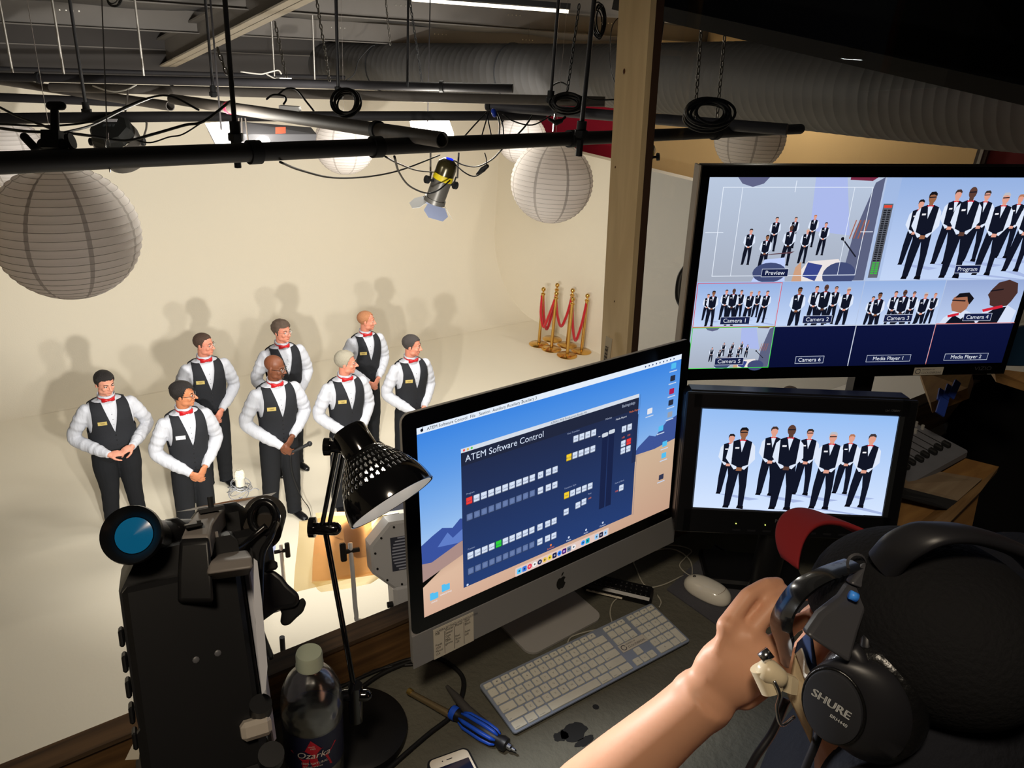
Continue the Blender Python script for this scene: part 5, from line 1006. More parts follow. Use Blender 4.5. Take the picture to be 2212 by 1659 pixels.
def plate(parent, name, c_, w_, h_, lines, Mloc=None, mcol=(196, 190, 176), ring=True, tcol=(60, 60, 70), depth=.0008, slots=(1,)):
    mb = MB(); mb.box((c_[0]+w_/2, c_[1]+h_/2, c_[2]), (w_, h_, depth)); z = c_[2]+depth/2+.0003
    if ring: mb.add([(c_[0]+h_*.5+h_*(.36 if k % 2 == 0 else .27)*math.cos(a), c_[1]+h_*.5+h_*(.36 if k % 2 == 0 else .27)*math.sin(a), z) for a in np.linspace(.3, 2*math.pi, 20) for k in (0, 1)], [[2*i, 2*i+1, 2*i+3, 2*i+2][::-1] for i in range(19)], 1)
    x = c_[0]+(h_*1.0 if ring else w_*.04)
    for (t_, sz, yy, sx_) in lines:
        V, fs = text_mesh(t_, sz*h_); mb.add([(x+v[0]*sx_, c_[1]+yy*h_+v[1], z) for v in V], fs, 1)
    return mb.build(name, [mat('label_'+name, mcol, .5), mat('ink_'+name, tcol, .5)], parent, 0)
plate(tv, 'property_sticker', (.505, -.0275, .0026), .066, .0175, [('PROPERTY OF', .26, .62, 1), ('CLOUDBREAK', .42, .16, .95)])
mb = MB(); put_text(mb, 'VIZIO', .012, Matrix.Translation((.642, -.019, .0028)), sx=1.3); mb.build('brand_lettering', mat('dim_lettering', (70, 70, 76), .4), tv, 0)
mb = MB(); mb.box((TW*.62, -.12, -.07), (.045, .3, .03)); mb.build('stand_neck', M_DARKP, tv); 
# ---- field monitor
PO = np.array([1.123, .817, 3.849]); px_ = np.array([.769, -.644, .053]); px_ /= np.linalg.norm(px_); py_ = np.array([.062, .128, .985]); py_ -= px_*np.dot(px_, py_); py_ /= np.linalg.norm(py_); pz_ = np.cross(px_, py_)
PW, PH = .372, .209; pm = thing('field_monitor', 'black broadcast monitor showing the eight men against a blue-white backdrop', 'monitor', M=Mx(PO, px_, py_, pz_))
MB().box((PW/2, PH/2-.011, -.035), (PW+.066, PH+.088, .06), bev=.012).build('housing', M_DARKP, pm, 30)
mb = MB(); 
for c_, sz in (((-.0165, PH/2-.011, -.002), (.033, PH+.088, .01)), ((PW+.0165, PH/2-.011, -.002), (.033, PH+.088, .01)), ((PW/2, PH+.0165, -.002), (PW+.04, .033, .01)), ((PW/2, -.0275, -.002), (PW+.04, .055, .01))): mb.box(c_, sz, bev=.003)
mb.build('bezel', mat('monitor_bezel', (12, 12, 14), .4), pm, 0)
MB().box((PW+.005, PH/2, .0035), (.010, PH+.002, .001)).build('inner_strip', mat('inner_strip_grey', (40, 42, 44), .3), pm, 0)
s = Scr(); lineup(s, 0, 0, PW, PH, 1.0, .02, .0, range(8), ((214, 230, 255), (150, 190, 244))); s.build('screen_picture', pm)
mb = MB(); put_text(mb, 'Panasonic', .0105, Matrix.Translation((PW/2-.022, -.024, .0034)), sx=1.0); put_text(mb, 'LH 1700W', .006, Matrix.Translation((PW-.028, PH+.010, .0034))); mb.build('brand_lettering', mat('monitor_lettering', (92, 94, 98), .4), pm, 0)
for k in range(2): MB().ell((.088+k*.058, -.030, .004), .0013, None, 8, 6).build('indicator_light', emat((236, 255, 120), 1.5), pm)
[MB().box((.09+k*.03, -.044, .0035), (.016, .004, .002)).build('control_button', mat('button_dark', (30, 30, 34), .4), pm, 0) for k in range(9)]
bc = (PO+px_*PW/2-pz_*.03); mb = MB(); mb.box((bc[0]-pz_[0]*.09, bc[1]-pz_[1]*.09, DZ+.012), (.22, .12, .024), np.stack([px_*np.array([1, 1, 0])/np.hypot(px_[0], px_[1]), np.array([-px_[1], px_[0], 0])/np.hypot(px_[0], px_[1]), (0, 0, 1)], 1), bev=.006); mb.cyl((bc[0], bc[1], DZ+.02), tuple(bc+py_*.03), .03, n=16)
o = mb.build('monitor_foot', M_DARKP, None, 30); o.parent = pm; bpy.context.view_layer.update(); o.matrix_parent_inverse = pm.matrix_world.inverted()
# ---- all-in-one computer
IO = np.array([.525, .860, 3.811]); ix = np.array([1.0, .03, 0]); ix /= np.linalg.norm(ix); iy = np.array([.018, .101, .983]); iy -= ix*np.dot(ix, iy); iy /= np.linalg.norm(iy); iz = np.cross(ix, iy)
IW, IH = .602, .338; im = thing('desktop_computer', 'large silver all-in-one computer showing switcher software', 'computer', M=Mx(IO, ix, iy, iz))
def rr_poly(x, y, w_, h_, r, n=5): return [(cx_+r*math.cos(a), cy_+r*math.sin(a)) for cx_, cy_, a0 in ((x+w_-r, y+r, -90), (x+w_-r, y+h_-r, 0), (x+r, y+h_-r, 90), (x+r, y+r, 180)) for a in [math.radians(a0+k*90/n) for k in range(n+1)]]
mb = MB(); O2 = rr_poly(-.025, -.092, IW+.05, IH+.119, .016); 
mb.loft([[(a, b, -.0014) for a, b in O2], [(a, b, -.007) for a, b in O2], [((a-IW/2)*.96+IW/2, (b-.12)*.95+.12, -.016) for a, b in O2], [((a-IW/2)*.6+IW/2, (b-.12)*.6+.12, -.05) for a, b in O2]], (1, 1)); mb.build('housing', M_ALU, im, 40)
mb = MB(); mb.prism(rr_poly(-.0245, -.026, IW+.049, IH+.0525, .014), (0, 0, -.0018), (1, 0, 0), (0, 1, 0), .0016); mb.build('bezel', M_GLASSB, im, 30)
mb = MB(); mb.box((IW/2, -.059, -.0006), (IW+.0495, .066, .0028), bev=.001); chin = mb.build('chin', mat('chin_aluminium', (140, 140, 140), .45, metal=.2), im, 30)
# apple-shaped emblem
mb = MB(); ap = [(.0, .62), (.12, .68), (.3, .7), (.46, .6), (.52, .5), (.42, .42), (.36, .28), (.4, .1), (.54, .0), (.46, -.2), (.32, -.42), (.18, -.5), (.0, -.44), (-.18, -.5), (-.32, -.42), (-.48, -.16), (-.54, .12), (-.5, .4), (-.36, .62), (-.18, .7)]
c_ = (IW/2, -.059); mb.prism([(c_[0]+a*.021, c_[1]-.002+b*.021) for a, b in ap], (0, 0, .0009), (1, 0, 0), (0, 1, 0), .0004); mb.prism([(c_[0]+a*.021, c_[1]-.001+b*.021) for a, b in [(.02, .78), (.06, .98), (.2, 1.12), (.28, 1.12), (.24, .94), (.1, .8)]], (0, 0, .0009), (1, 0, 0), (0, 1, 0), .0004); mb.build('emblem', mat('emblem_black', (8, 8, 9), .3), im, 0)
mb = plate(im, 'settings_label', (.015, -.091, .0018), .082, .060, [('CAMERA SETTINGS AND RESOLUTION', .105, .86, .8)]+[], None, (206, 200, 184), False)
mb = MB()
for k, (a, b) in enumerate((('WB', 'Preset\n3200\nManual\n13.4'), ('Shutter\nSensor\nGain\nND', 'Open\ngamma'), ('Master', 'Pixel\nShow\n/-20'), ('Gain\nBlack', 'Reset\n0dB'))):
    for j, t_ in enumerate(a.split('\n')): put_text(mb, t_, .0072, Matrix.Translation((.018+k*.020, -.044-j*.0066, .0026)), sx=.8)
    for j, t_ in enumerate(b.split('\n')): put_text(mb, t_, .0064, Matrix.Translation((.018+k*.020, -.066-j*.0062, .0026)), sx=.8)
    if k: mb.box((.0165+k*.020, -.065, .0025), (.0006, .045, .0003))
mb.build('label_writing', mat('label_writing_ink', (40, 38, 40), .5), im, 0)
s = Scr(); N = 12
for k in range(N):   # sky
    y0, y1 = IH*(.36+.64*k/N), IH*(.36+.64*(k+1)/N); f0, f1 = k/N, (k+1)/N; ca = lambda f_: tuple(int(a+(b-a)*f_**.8) for a, b in zip((176, 206, 242), (58, 132, 226))); s.rect(0, y0, IW, y1-y0, ca(f0), ca(f1), up=(k == 0))
s.poly([(0, IH*.3), (0, IH*.40), (.02, IH*.43), (.04, IH*.455), (.06, IH*.435), (.075, IH*.47), (.095, IH*.45), (.12, IH*.42), (.14, IH*.38), (.2, IH*.33), (.2, IH*.25), (0, IH*.25)], (58, 82, 158)); s.poly([(.03, IH*.36), (.05, IH*.42), (.06, IH*.38), (.08, IH*.41), (.1, IH*.36), (.07, IH*.34)], (96, 126, 200))
s.poly([(IW*.78, IH*.42), (IW*.82, IH*.50), (IW*.87, IH*.55), (IW*.9, IH*.53), (IW*.95, IH*.60), (IW, IH*.62), (IW, IH*.42)], (62, 84, 150))
s.poly([(0, 0), (IW, 0), (IW, IH*.47), (IW*.9, IH*.45), (IW*.75, IH*.46), (IW*.5, IH*.40), (IW*.2, IH*.32), (IW*.12, IH*.30), (IW*.05, IH*.22), (0, IH*.17)], None, [(214, 174, 150), (196, 158, 134), (206, 178, 150), (206, 178, 150), (196, 170, 146), (190, 150, 130), (200, 164, 140), (196, 160, 140), (206, 176, 150), (222, 186, 160)])
s.poly([(0, IH*.30), (IW*.03, IH*.29), (IW*.12, IH*.34), (IW*.2, IH*.37), (IW*.2, IH*.30), (IW*.1, IH*.25), (0, IH*.2)], (170, 140, 134))
s.rect(0, IH-.0105, IW, .0105, (228, 238, 250)); mt = [('ATEM Software Control', .018), ('File', .098), ('Session', .115), ('Auxiliary 1', .142), ('Auxiliary 2', .172), ('Auxiliary 3', .202)]
for t_, a in mt: s.text(a, IH-.0078, .0075, t_, (20, 24, 40))
s.circ(.009, IH-.0052, .0026, (20, 24, 40)); s.circ(.0105, IH-.0018, .001, (20, 24, 40))
for k in range(9): s.circ(IW*.83+k*.010, IH-.0052, .0018, (40, 60, 110), n=8)
wx, wy, ww, wh = .079, .024, .408, .258
s.rect(wx, wy, ww, wh, (38, 62, 116), (34, 42, 70)); s.rect(wx, wy+wh-.031, ww, .024, (34, 40, 62)); s.rect(wx, wy+wh-.0075, ww, .0075, (214, 222, 234))
for k, c_ in enumerate(((236, 90, 84), (230, 190, 80), (96, 200, 90))): s.circ(wx+.006+k*.0075, wy+wh-.0038, .0022, c_, n=10)
s.text(wx+ww*.46, wy+wh-.0062, .006, 'ATEM 1 M/E Production Studio 4K', (60, 70, 90)); s.text(wx+.008, wy+wh-.025, .0165, 'ATEM Software Control', (214, 226, 246)); s.text(wx+ww-.045, wy+wh-.018, .0085, 'Blackmagicdesign', (170, 182, 206), 'LEFT', .6)
def btn(x, y, c_=(214, 226, 246), w_=.0128, t_='Cam'):
    s.rrect(x, y, w_, .0135, .0012, tuple(int(v*.6) for v in c_)); s.rrect(x+.0007, y+.0012, w_-.0014, .0117, .001, c_)
    if t_: s.text(x+w_/2, y+.0045, .0046, t_, (30, 44, 90), 'CENTER')
for r_, lit, col in ((wy+.155, 0, (238, 64, 60)), (wy+.052, 4, (50, 210, 60))):
    s.text(wx+.009, r_+.0185, .0046, 'Program' if lit == 0 else 'Preview', (150, 164, 196))
    nm_ = ['Cam1', 'Cam2', 'Cam3', 'Cam4', 'Cam5', 'Cam6', 'Cam7', 'Cam8', 'Cam9', 'Cam10']
    for k in range(10): btn(wx+.008+k*.0148, r_, col if k == lit else (214, 226, 246), t_=nm_[k])
    for k, t_ in enumerate(('BLK', 'COL1', 'COL2')): btn(wx+.1600+k*.0152+(.003 if k else 0), r_, t_=t_)
    for k in range(10): btn(wx+.008+k*.0148, r_-.030, (92, 112, 158), t_=None); s.circ(wx+.0144+k*.0148, r_-.023, .0045, (104, 124, 170), n=14)
    for k, t_ in enumerate(('BARS', 'MP1', 'MP2')): btn(wx+.1600+k*.0152+(.003 if k else 0), r_-.030, t_=t_)
s.text(wx+.225, wy+.223, .0046, 'Next Transition', (150, 164, 196)); s.text(wx+.222, wy+.116, .0046, 'Transition Style', (150, 164, 196))
for k in range(4): btn(wx+.240+k*.0145, wy+.203, t_='ON')
for k in range(5): btn(wx+.2245+k*.0146, wy+.171, (244, 206, 50) if k == 0 else (214, 226, 246), t_=('BKGD', 'KEY1', 'KEY2', 'KEY3', 'KEY4')[k])
for k in range(5): btn(wx+.2215+k*.0146, wy+.096, (244, 206, 50) if k == 0 else (214, 226, 246), t_=('MIX', 'DIP', 'WIPE', 'STNG', 'DVE')[k])
btn(wx+.2215, wy+.062, t_='PREV'); btn(wx+.2505, wy+.066, t_='CUT'); btn(wx+.2655, wy+.068, t_='AUTO'); s.text(wx+.282, wy+.076, .005, '1:00', (240, 130, 60)); s.text(wx+.282, wy+.086, .0046, 'Rate', (150, 164, 196))
s.rect(wx+.312, wy+.045, .0145, .155, (26, 36, 72)); s.rect(wx+.329, wy+.045, .0145, .155, (26, 36, 72)); s.rrect(wx+.311, wy+.194, .016, .008, .003, (206, 214, 226)); s.rrect(wx+.3285, wy+.196, .016, .008, .003, (206, 214, 226)); s.rect(wx+.302, wy+.198, .005, .001, (230, 230, 240))
for a, b, c_, t_ in ((0, 0, 0, 'TIE'), (1, 0, 0, 'TIE'), (0, 1, 0, 'ON AIR'), (1, 1, 1, 'ON AIR'), (0, 2, 0, 'AUTO'), (1, 2, 0, 'AUTO')): btn(wx+.3625+a*.0148, wy+(.190, .160, .145)[b], (236, 60, 56) if c_ else (214, 226, 246), t_=t_)
s.text(wx+.363, wy+.178, .005, '1:00', (240, 110, 60)); s.text(wx+.378, wy+.179, .005, '1:00', (240, 110, 60)); s.text(wx+.352, wy+.086, .0046, 'Fade to Black', (150, 164, 196)); btn(wx+.364, wy+.066, t_='FTB'); s.text(wx+.353, wy+.068, .005, '1:00', (240, 110, 60))
s.rect(wx+.3965, wy+.118, ww-.4, wh-.152, (32, 42, 76)) if False else None
s.text(wx+ww*.98, wy+.213, .0001, ' ', (0, 0, 0)) if False else None
px0 = wx+.352
s.rect(wx+ww-.0, wy, .0005, wh, (60, 80, 120)); 
# right-hand palette (folded in the same window)
s.rect(wx+.3945-.0, wy+.118, .0115, .1, (34, 46, 82))
s.text(wx+.318, wy+.2275, .0052, 'Palettes', (170, 180, 204)); 
for (a, b, sz, t_, c_) in ((.345, .220, .0052, 'Media Players', (222, 230, 244)), (.380, .226, .0052, 'Media Players', (230, 120, 60))): s.text(wx+a-.0, wy+b-.0, sz, t_, c_)
for k, t_ in enumerate(('Switcher', 'Media', 'Audio', 'Camera')): s.text(wx+.192+k*.044, wy+.005, .005, t_, (236, 128, 60) if k == 0 else (206, 218, 240), 'CENTER'); s.circ(wx+.192+k*.044, wy+.0125, .0024, (236, 128, 60) if k == 0 else (206, 218, 240), n=10)
s.circ(wx+.006, wy+.0055, .0022, (206, 218, 240))
# dock
dx0 = .188; s.rrect(dx0, .0025, .232, .0175, .002, (226, 200, 190)); ic = [((90, 200, 250), 0), ((60, 120, 220), 0), ((226, 60, 84), 1), ((240, 240, 240), 1), ((30, 40, 80), 1), ((236, 196, 90), 1), ((240, 214, 70), 1), ((20, 26, 70), 0), ((50, 130, 246), 1), ((60, 20, 110), 0), ((110, 130, 160), 0), ((236, 236, 240), 1), None, ((60, 150, 246), 1), ((20, 170, 190), 0), None, ((150, 200, 240), 0), ((30, 30, 60), 0), ((170, 204, 240), 0)]
for k, v in enumerate(ic):
    if v is None: continue
    a = dx0+.004+k*.0119; (s.circ(a+.0052, .0112, .0053, v[0]) if v[1] else s.rrect(a, .0058, .0104, .0108, .002, v[0]))
    s.circ(a+.0052, .0112, .0022, tuple(min(255, int(c_*.35+150)) if sum(v[0]) < 380 else int(c_*.45) for c_ in v[0]), n=8)
s.text(dx0+.004+9*.0119+.0016, .0085, .0072, 'Pr', (216, 160, 255))
for a, b, t_ in ((.010, .030, 'LIONS'), (.033, .037, 'MARKETING')): s.rrect(a, b, .016, .012, .0015, (84, 190, 240)); s.rrect(a, b+.011, .007, .003, .001, (84, 190, 240)); s.text(a+.008, b-.006, .0042, t_, (236, 240, 250), 'CENTER')
for k, (a, b, c_) in enumerate(((.945, .93, (84, 190, 240)), (.945, .855, (40, 44, 60)), (.945, .775, (170, 30, 80)), (.945, .705, (40, 44, 60)), (.945, .63, (150, 160, 176)), (.845, .695, (230, 230, 236)), (.905, .56, (84, 190, 240)), (.93, .45, (84, 190, 240)), (.93, .375, (84, 190, 240)), (.925, .235, (50, 54, 80)))): s.rrect(IW*a, IH*b, .014, .0115, .0014, c_); s.rect(IW*a-.004, IH*b-.0062, .022, .0022, (200, 214, 236))
s.rect(wx+ww+.0006, wy, .0001, wh, (38, 62, 116)); s.build('screen_picture', im)
# stand of the computer
c0, c1, c2, c3 = PZ(1132, 1408, DZ+.004), PZ(1306, 1332, DZ+.004), PZ(1229, 1276, DZ+.004), PZ(1092, 1343, DZ+.004); m_ = (c0+c1)/2; fw_ = np.linalg.norm(c1-c0)+.03; cxs = IO[0]+IW/2
mb = MB(); x0 = m_[0]-.098; mb.prism(rr_poly(0, 0, .196, .22, .022), (x0, m_[1]-.012, DZ+.001), (1, .03, 0), (0, 1, 0), .005); mb.box((x0+.098, m_[1]+.175, DZ+.10), (.19, .006, .2), np.array(Euler((-.15, 0, 0)).to_matrix())); o = mb.build('foot', M_ALU, None, 30); o.parent = im; bpy.context.view_layer.update(); o.matrix_parent_inverse = im.matrix_world.inverted()
# ------------------------------------------------------------------ keyboard
kBL, kBR, kTL, kTR = PZ(1100.5, 1593, DZ+.008), PZ(1500, 1381.5, DZ+.008), PZ(1021, 1488, DZ+.018), PZ(1413.4, 1301, DZ+.018)
kx = (kBR-kBL+kTR-kTL); kx[2] = 0; kx /= np.linalg.norm(kx); ky = np.cross((0, 0, 1), kx)*math.cos(.10)+np.array([0, 0, math.sin(.10)]); kz = np.cross(kx, ky)
kc = (kBL+kBR+kTL+kTR)/4; KWd, KHt = .430, .114; ko = np.array([kc[0], kc[1], DZ+.0125])-kx*KWd/2-ky*KHt/2
kb = thing('keyboard', 'white full-size keyboard in an aluminium tray in front of the computer', 'keyboard', M=Mx(ko, kx, ky, kz))
MB().prism(rr_poly(0, 0, KWd, KHt, .006), (0, 0, 0), (1, 0, 0), (0, 1, 0), .0035).build('tray', mat('keyboard_aluminium', (150, 160, 176), .4, metal=.4), kb, 30)
MB().box((KWd/2, .012, -.004), (KWd-.01, .014, .006)).box((KWd/2, KHt-.012, -.007), (KWd-.03, .014, .012)).build('feet', M_WHITEM, kb, 0)
M_KEY = mat('key_ivory', (206, 204, 190), .55, spec=.3, var=.1, vscale=60); M_KINK = mat('key_ink', (110, 110, 112), .6)
u_ = .0187; KEYS_ = []
def row(x, y, items, h=.0155):
    for it in items:
        t_, w_ = it if isinstance(it, tuple) else (it, 1)
        if t_ is not None: KEYS_.append((x, y, w_*u_-.0030, h, t_))
        x += w_*u_
x0 = .0055; ys = [.0045+k*u_ for k in range(5)]; yf = .0045+5*u_
row(x0, yf, [('esc', 1.0)]+[('', 1.0)]*12+[('', 1.0)]+[], .0105); KEYS_[-1] = (*KEYS_[-1][:4], '')
row(x0, ys[4], list('`1234567890-=')+[('delete', 1.75)]); row(x0, ys[3], [('tab', 1.5)]+list('QWERTYUIOP[]')+[('\\', 1.25)]); row(x0, ys[2], [('caps lock', 1.75)]+list('ASDFGHJKL;\'')+[('return', 2.0)])
row(x0, ys[1], [('shift', 2.25)]+list('ZXCVBNM,./')+[('shift', 2.5)]); row(x0, ys[0], [('control', 1.5), ('option', 1.25), ('command', 1.5), ('', 6.25), ('command', 1.5), ('option', 1.25), ('control', 1.5)])
xn = x0+14.75*u_+.008; row(xn, yf, ['', '', ''], .0105); row(xn, ys[4], ['fn', 'home', 'pgup']); row(xn, ys[3], ['del', 'end', 'pgdn']); row(xn, ys[1], [(None, 1), '^']); row(xn, ys[0], ['<', 'v', '>'])
xp = xn+3*u_+.008; row(xp, yf, ['', '', '', ''], .0105); row(xp, ys[4], ['clear', '=', '/', '*']); row(xp, ys[3], ['7', '8', '9', '-']); row(xp, ys[2], ['4', '5', '6', '+']); row(xp, ys[1], ['1', '2', '3']); row(xp, ys[0], [('0', 2), '.']); KEYS_.append((xp+3*u_, ys[0], u_-.003, u_+.0155, 'enter'))
rest = MB(); order = sorted(range(len(KEYS_)), key=lambda i: -KEYS_[i][2]*KEYS_[i][3])
for r_, i in enumerate(order):
    x, y, w_, h, t_ = KEYS_[i]; mb = MB() if r_ < 100 else rest
    P = rr_poly(0, 0, w_, h, .0015, 2); mb.loft([[(x+a, y+b, .0035) for a, b in P], [(x+a, y+b, .0052) for a, b in P], [(x+w_/2+(a-w_/2)*.95, y+h/2+(b-h/2)*.95, .0058) for a, b in P]], (0, 1))
    if t_:
        sz = .0058 if len(t_) == 1 else .0030; V, fs = text_mesh(t_, sz); mb.add([(x+(w_*.5-sz*.3 if len(t_) == 1 else .0015)+v[0], y+(h*.38 if len(t_) == 1 else .002)+v[1], .0060) for v in V], fs, 1)
    elif w_ < .02 and h < .012: mb.box((x+w_/2, y+h/2, .006), (.003, .002, .0002), mi=1)
    if r_ < 100: mb.build('key', [M_KEY, M_KINK], kb, 30)
if rest.n: o = rest.build('key', [M_KEY, M_KINK], kb, 30); o['kind'] = 'stuff'
plate(kb, 'property_sticker', (xn-.003, ys[2]-.0005, .0042), .066, .0175, [('PROPERTY OF', .22, .66, 1), ('CLOUDBREAK', .40, .2, 1)], None, (204, 204, 200), True, (40, 52, 110))
# ------------------------------------------------------------------ mouse, pad, cables
M_CORD = mat('white_cord', (168, 164, 150), .6)
mq = [PZ(*q, DZ+.0015) for q in ((1467, 1196), (1562, 1178), (1700, 1290), (1560, 1348))]
mb = MB(); c_ = [PZ(1440, 1275, DZ), PZ(1545, 1177, DZ), PZ(1790, 1315, DZ), PZ(1560, 1360, DZ)]
mb.prism([(p[0], p[1]) for p in c_], (0, 0, DZ+.0002), (1, 0, 0), (0, 1, 0), .003); tag(mb.build('mouse_pad', mat('pad_grey', (74, 74, 80), .8, bump=1, bscale=300, bstr=.2), smooth=0), 'dark grey mouse pad under the white mouse', 'mouse pad')
a, b = PZ(1484, 1252, DZ+.016), PZ(1574, 1296, DZ+.016); ax = b-a; L = .108; ax /= np.linalg.norm(ax); c = (a+b)/2; c[2] = DZ+.003; t = thing('computer_mouse', 'glossy white wired mouse on the grey pad', 'mouse', c, math.atan2(ax[1], ax[0]))
def mring(f): return [(L/2*f*math.copysign(abs(math.cos(q))**.85, math.cos(q)), .029*f*math.copysign(abs(math.sin(q))**.85, math.sin(q))) for q in np.arange(32)*2*math.pi/32]
MB().loft([[(x*f, y*f, z) for x, y in mring(1)] for f, z in ((.93, .0), (.98, .004), (1, .009), (.97, .017), (.88, .024), (.72, .029), (.5, .032), (.2, .0335), (.02, .034))], (1, 1)).build('shell', mat('glossy_white', (232, 228, 215), .12, spec=.6, coat=.6), t, 180)
MB().ell((-.034, 0, .0295), .0038, None, 12, 8).build('scroll_ball', mat('scroll_grey', (60, 58, 54), .4), t, 180)
MB().tube([(.018+.018*math.cos(q), .024*math.sin(q)-.0, .0305-.010*abs(math.sin(q))**3) for q in np.linspace(-1.2, 1.2, 13)], .0004, 4).build('side_seam', mat('seam_brown', (120, 80, 50), .5), t)
def on(pts, h=.0025): return [PZ(x, y, DZ+h) for x, y in pts]
adopt(cable('cord', on([(1476, 1243), (1430, 1264), (1395, 1266), (1375, 1230), (1372, 1208), (1420, 1188), (1460, 1188), (1490, 1210), (1495, 1240), (1484, 1240), (1468, 1222), (1480, 1205), (1494, 1190), (1470, 1180), (1432, 1177), (1410, 1179)]), .0016, M_CORD), t)
adopt(cable('cord', on([(1322, 1344), (1318, 1325), (1322, 1305), (1335, 1290)]), .0016, M_CORD), kb)
adopt(cable('cord', on([(1420, 1285), (1428, 1300), (1424, 1312)]), .0016, M_CORD), kb)
adopt(cable('cord', on([(1226, 1388), (1234, 1376), (1262, 1366), (1290, 1360)]), .0016, M_CORD), kb)
# remote control with property label
a, b = PZ(1262, 1262, DZ+.012), PZ(1408, 1296, DZ+.012); ax = b-a; L = np.linalg.norm(ax); ax /= L; yy = np.cross((0, 0, 1), ax); t = thing('remote_control', 'black remote control with a white label lying behind the keyboard', 'remote', M=Mx((a+b)/2-np.array([0, 0, .011])+yy*.012, ax, yy, (0, 0, 1)))
MB().box((0, 0, .011), (L, .048, .02), bev=.005).build('shell', M_DARKP, t, 30)
mb = MB(); [mb.ell((-L*.42+k*L*.075, -.014+j*.013, .0215), (.0035, .003, .0015), None, 8, 6) for k in range(12) for j in range(3)]; mb.build('rubber_buttons', mat('button_black', (30, 30, 32), .25), t, 180)
pl = plate(t, 'property_label', (-L*.45, 0, 0), .078, .019, [('PROPERTY OF', .28, .58, 1), ('CLOUDBREAK', .42, .12, .95)], None, (196, 188, 168)); pl.matrix_local = Matrix.Translation((0, -.0262, .006))@Matrix.Rotation(.9, 4, 'X')
# screwdriver with blue stripes
def tl(q0, q1, h=.012): a, b = PZ(*q0, DZ+h), PZ(*q1, DZ+h); return a, b
a, b = tl((972, 1535), (1098, 1612), .014); ax = (b-a)/np.linalg.norm(b-a); L = np.linalg.norm(b-a); t = thing('screwdriver', 'black and blue handled screwdriver lying by the keyboard', 'screwdriver', M=Mx(a, *[v for v in (np.cross((0, 0, 1), ax), np.cross(ax, np.cross((0, 0, 1), ax)), ax)]))
prof = [(.0, 0), (.009, .001), (.0115, L*.06), (.0105, L*.14), (.009, L*.2), (.0125, L*.3), (.0135, L*.6), (.012, L*.75), (.009, L*.82), (.0125, L*.9), (.0115, L*.97), (.0, L)]
MB().lathe(prof, n=20).build('handle', mat('handle_black', (18, 18, 22), .45), t, 60)
M_BLUE = mat('handle_blue', (30, 84, 210), .4)
for k in range(5):
    an = math.pi/2+(k-1)*1.0; mb = MB(); mb.tube([(r*1.02*math.cos(an), r*1.02*math.sin(an), z) for r, z in prof[4:9]], [.002, .0036, .004, .0036, .002], 6); mb.build('blue_grip_stripe', M_BLUE, t, 180)
MB().lathe([(.0118, L*.03), (.0124, L*.06), (.0118, L*.12)], n=20).build('blue_end_ring', M_BLUE, t)
q = PZ(1116, 1617, DZ+.014); Lb = np.linalg.norm(q-a); MB().lathe([(.005, L*.97), (.005, L*1.04), (.0028, L*1.06), (.0026, Lb), (0, Lb+.003)], n=10).build('bit', M_CHROME, t)
# wire stripper / pliers
t = thing('wire_stripper', 'wire stripper with dark handles crossing above the screwdriver', 'pliers', PZ(990, 1525, DZ)); base = np.array(t.location)
def pl_(pts, r, nm, m, h=.012): MB().tube([PZ(*q, DZ+h)-base for q in pts], r, 8).build(nm, m, t, 60)
pl_([(882, 1494), (930, 1520), (975, 1545)], [.005, .0058, .007], 'steel_jaw', mat('tool_steel', (150, 132, 100), .35, metal=.7)); pl_([(965, 1482), (985, 1505), (1010, 1535), (1075, 1590)], [.003, .007, .009, .009], 'dark_handle', mat('tool_grey', (66, 64, 62), .5)); pl_([(882, 1492), (890, 1497)], [.006, .006], 'brass_tip', mat('tool_brass', (190, 160, 90), .3, metal=.8), .013)
# small phone at the bottom edge
c4 = [PZ(*q, DZ+.006) for q in ((921, 1650), (1010, 1618))]; a = (c4[1]-c4[0]); a[2] = 0; a /= np.linalg.norm(a); py2 = np.cross((0, 0, 1), a); t = thing('mobile_phone', 'white mobile phone in a black case at the bottom edge', 'phone', M=Mx(PZ(966, 1633, DZ+.006), a, py2, (0, 0, 1)))
MB().prism(rr_poly(-.037, -.142, .074, .145, .011), (0, 0, -.006), (1, 0, 0), (0, 1, 0), .008).build('case', M_RUB, t, 30); MB().prism(rr_poly(-.0335, -.138, .067, .138, .009), (0, 0, .002), (1, 0, 0), (0, 1, 0), .001).build('front_glass', mat('phone_white', (216, 206, 188), .2), t, 30)
MB().box((0, -.0705, .0035), (.0595, .104, .0004)).build('phone_screen', mat('phone_screen_dark', (24, 28, 46), .06), t, 0); MB().box((.0, -.009, .0033), (.010, .0014, .0004)).ell((-.012, -.009, .0033), .0011, None, 8, 6).build('earpiece', M_BLACK, t, 0)
# power brick with blue light
a, b = PZ(805, 1392, DZ+.02), PZ(885, 1350, DZ+.02); ax = b-a; ax[2] = 0; ax /= np.linalg.norm(ax); t = thing('power_brick', 'black power brick with a small blue light behind the computer', 'adapter', M=Mx((a+b)/2-np.array([0, 0, .004]), ax, np.cross((0, 0, 1), ax), (0, 0, 1)))
MB().box((.02, 0, 0), (.15, .06, .034), bev=.006).build('shell', M_DARKP, t, 30); p = PZ(801, 1383, DZ+.032)-np.array(t.location); v = np.array([np.dot(p, ax), np.dot(p, np.cross((0, 0, 1), ax)), p[2]]); MB().ell((-.054, .002, .0172), (.0035, .0025, .0008), None, 10, 6).build('indicator_light', emat((40, 40, 255), 3), t)
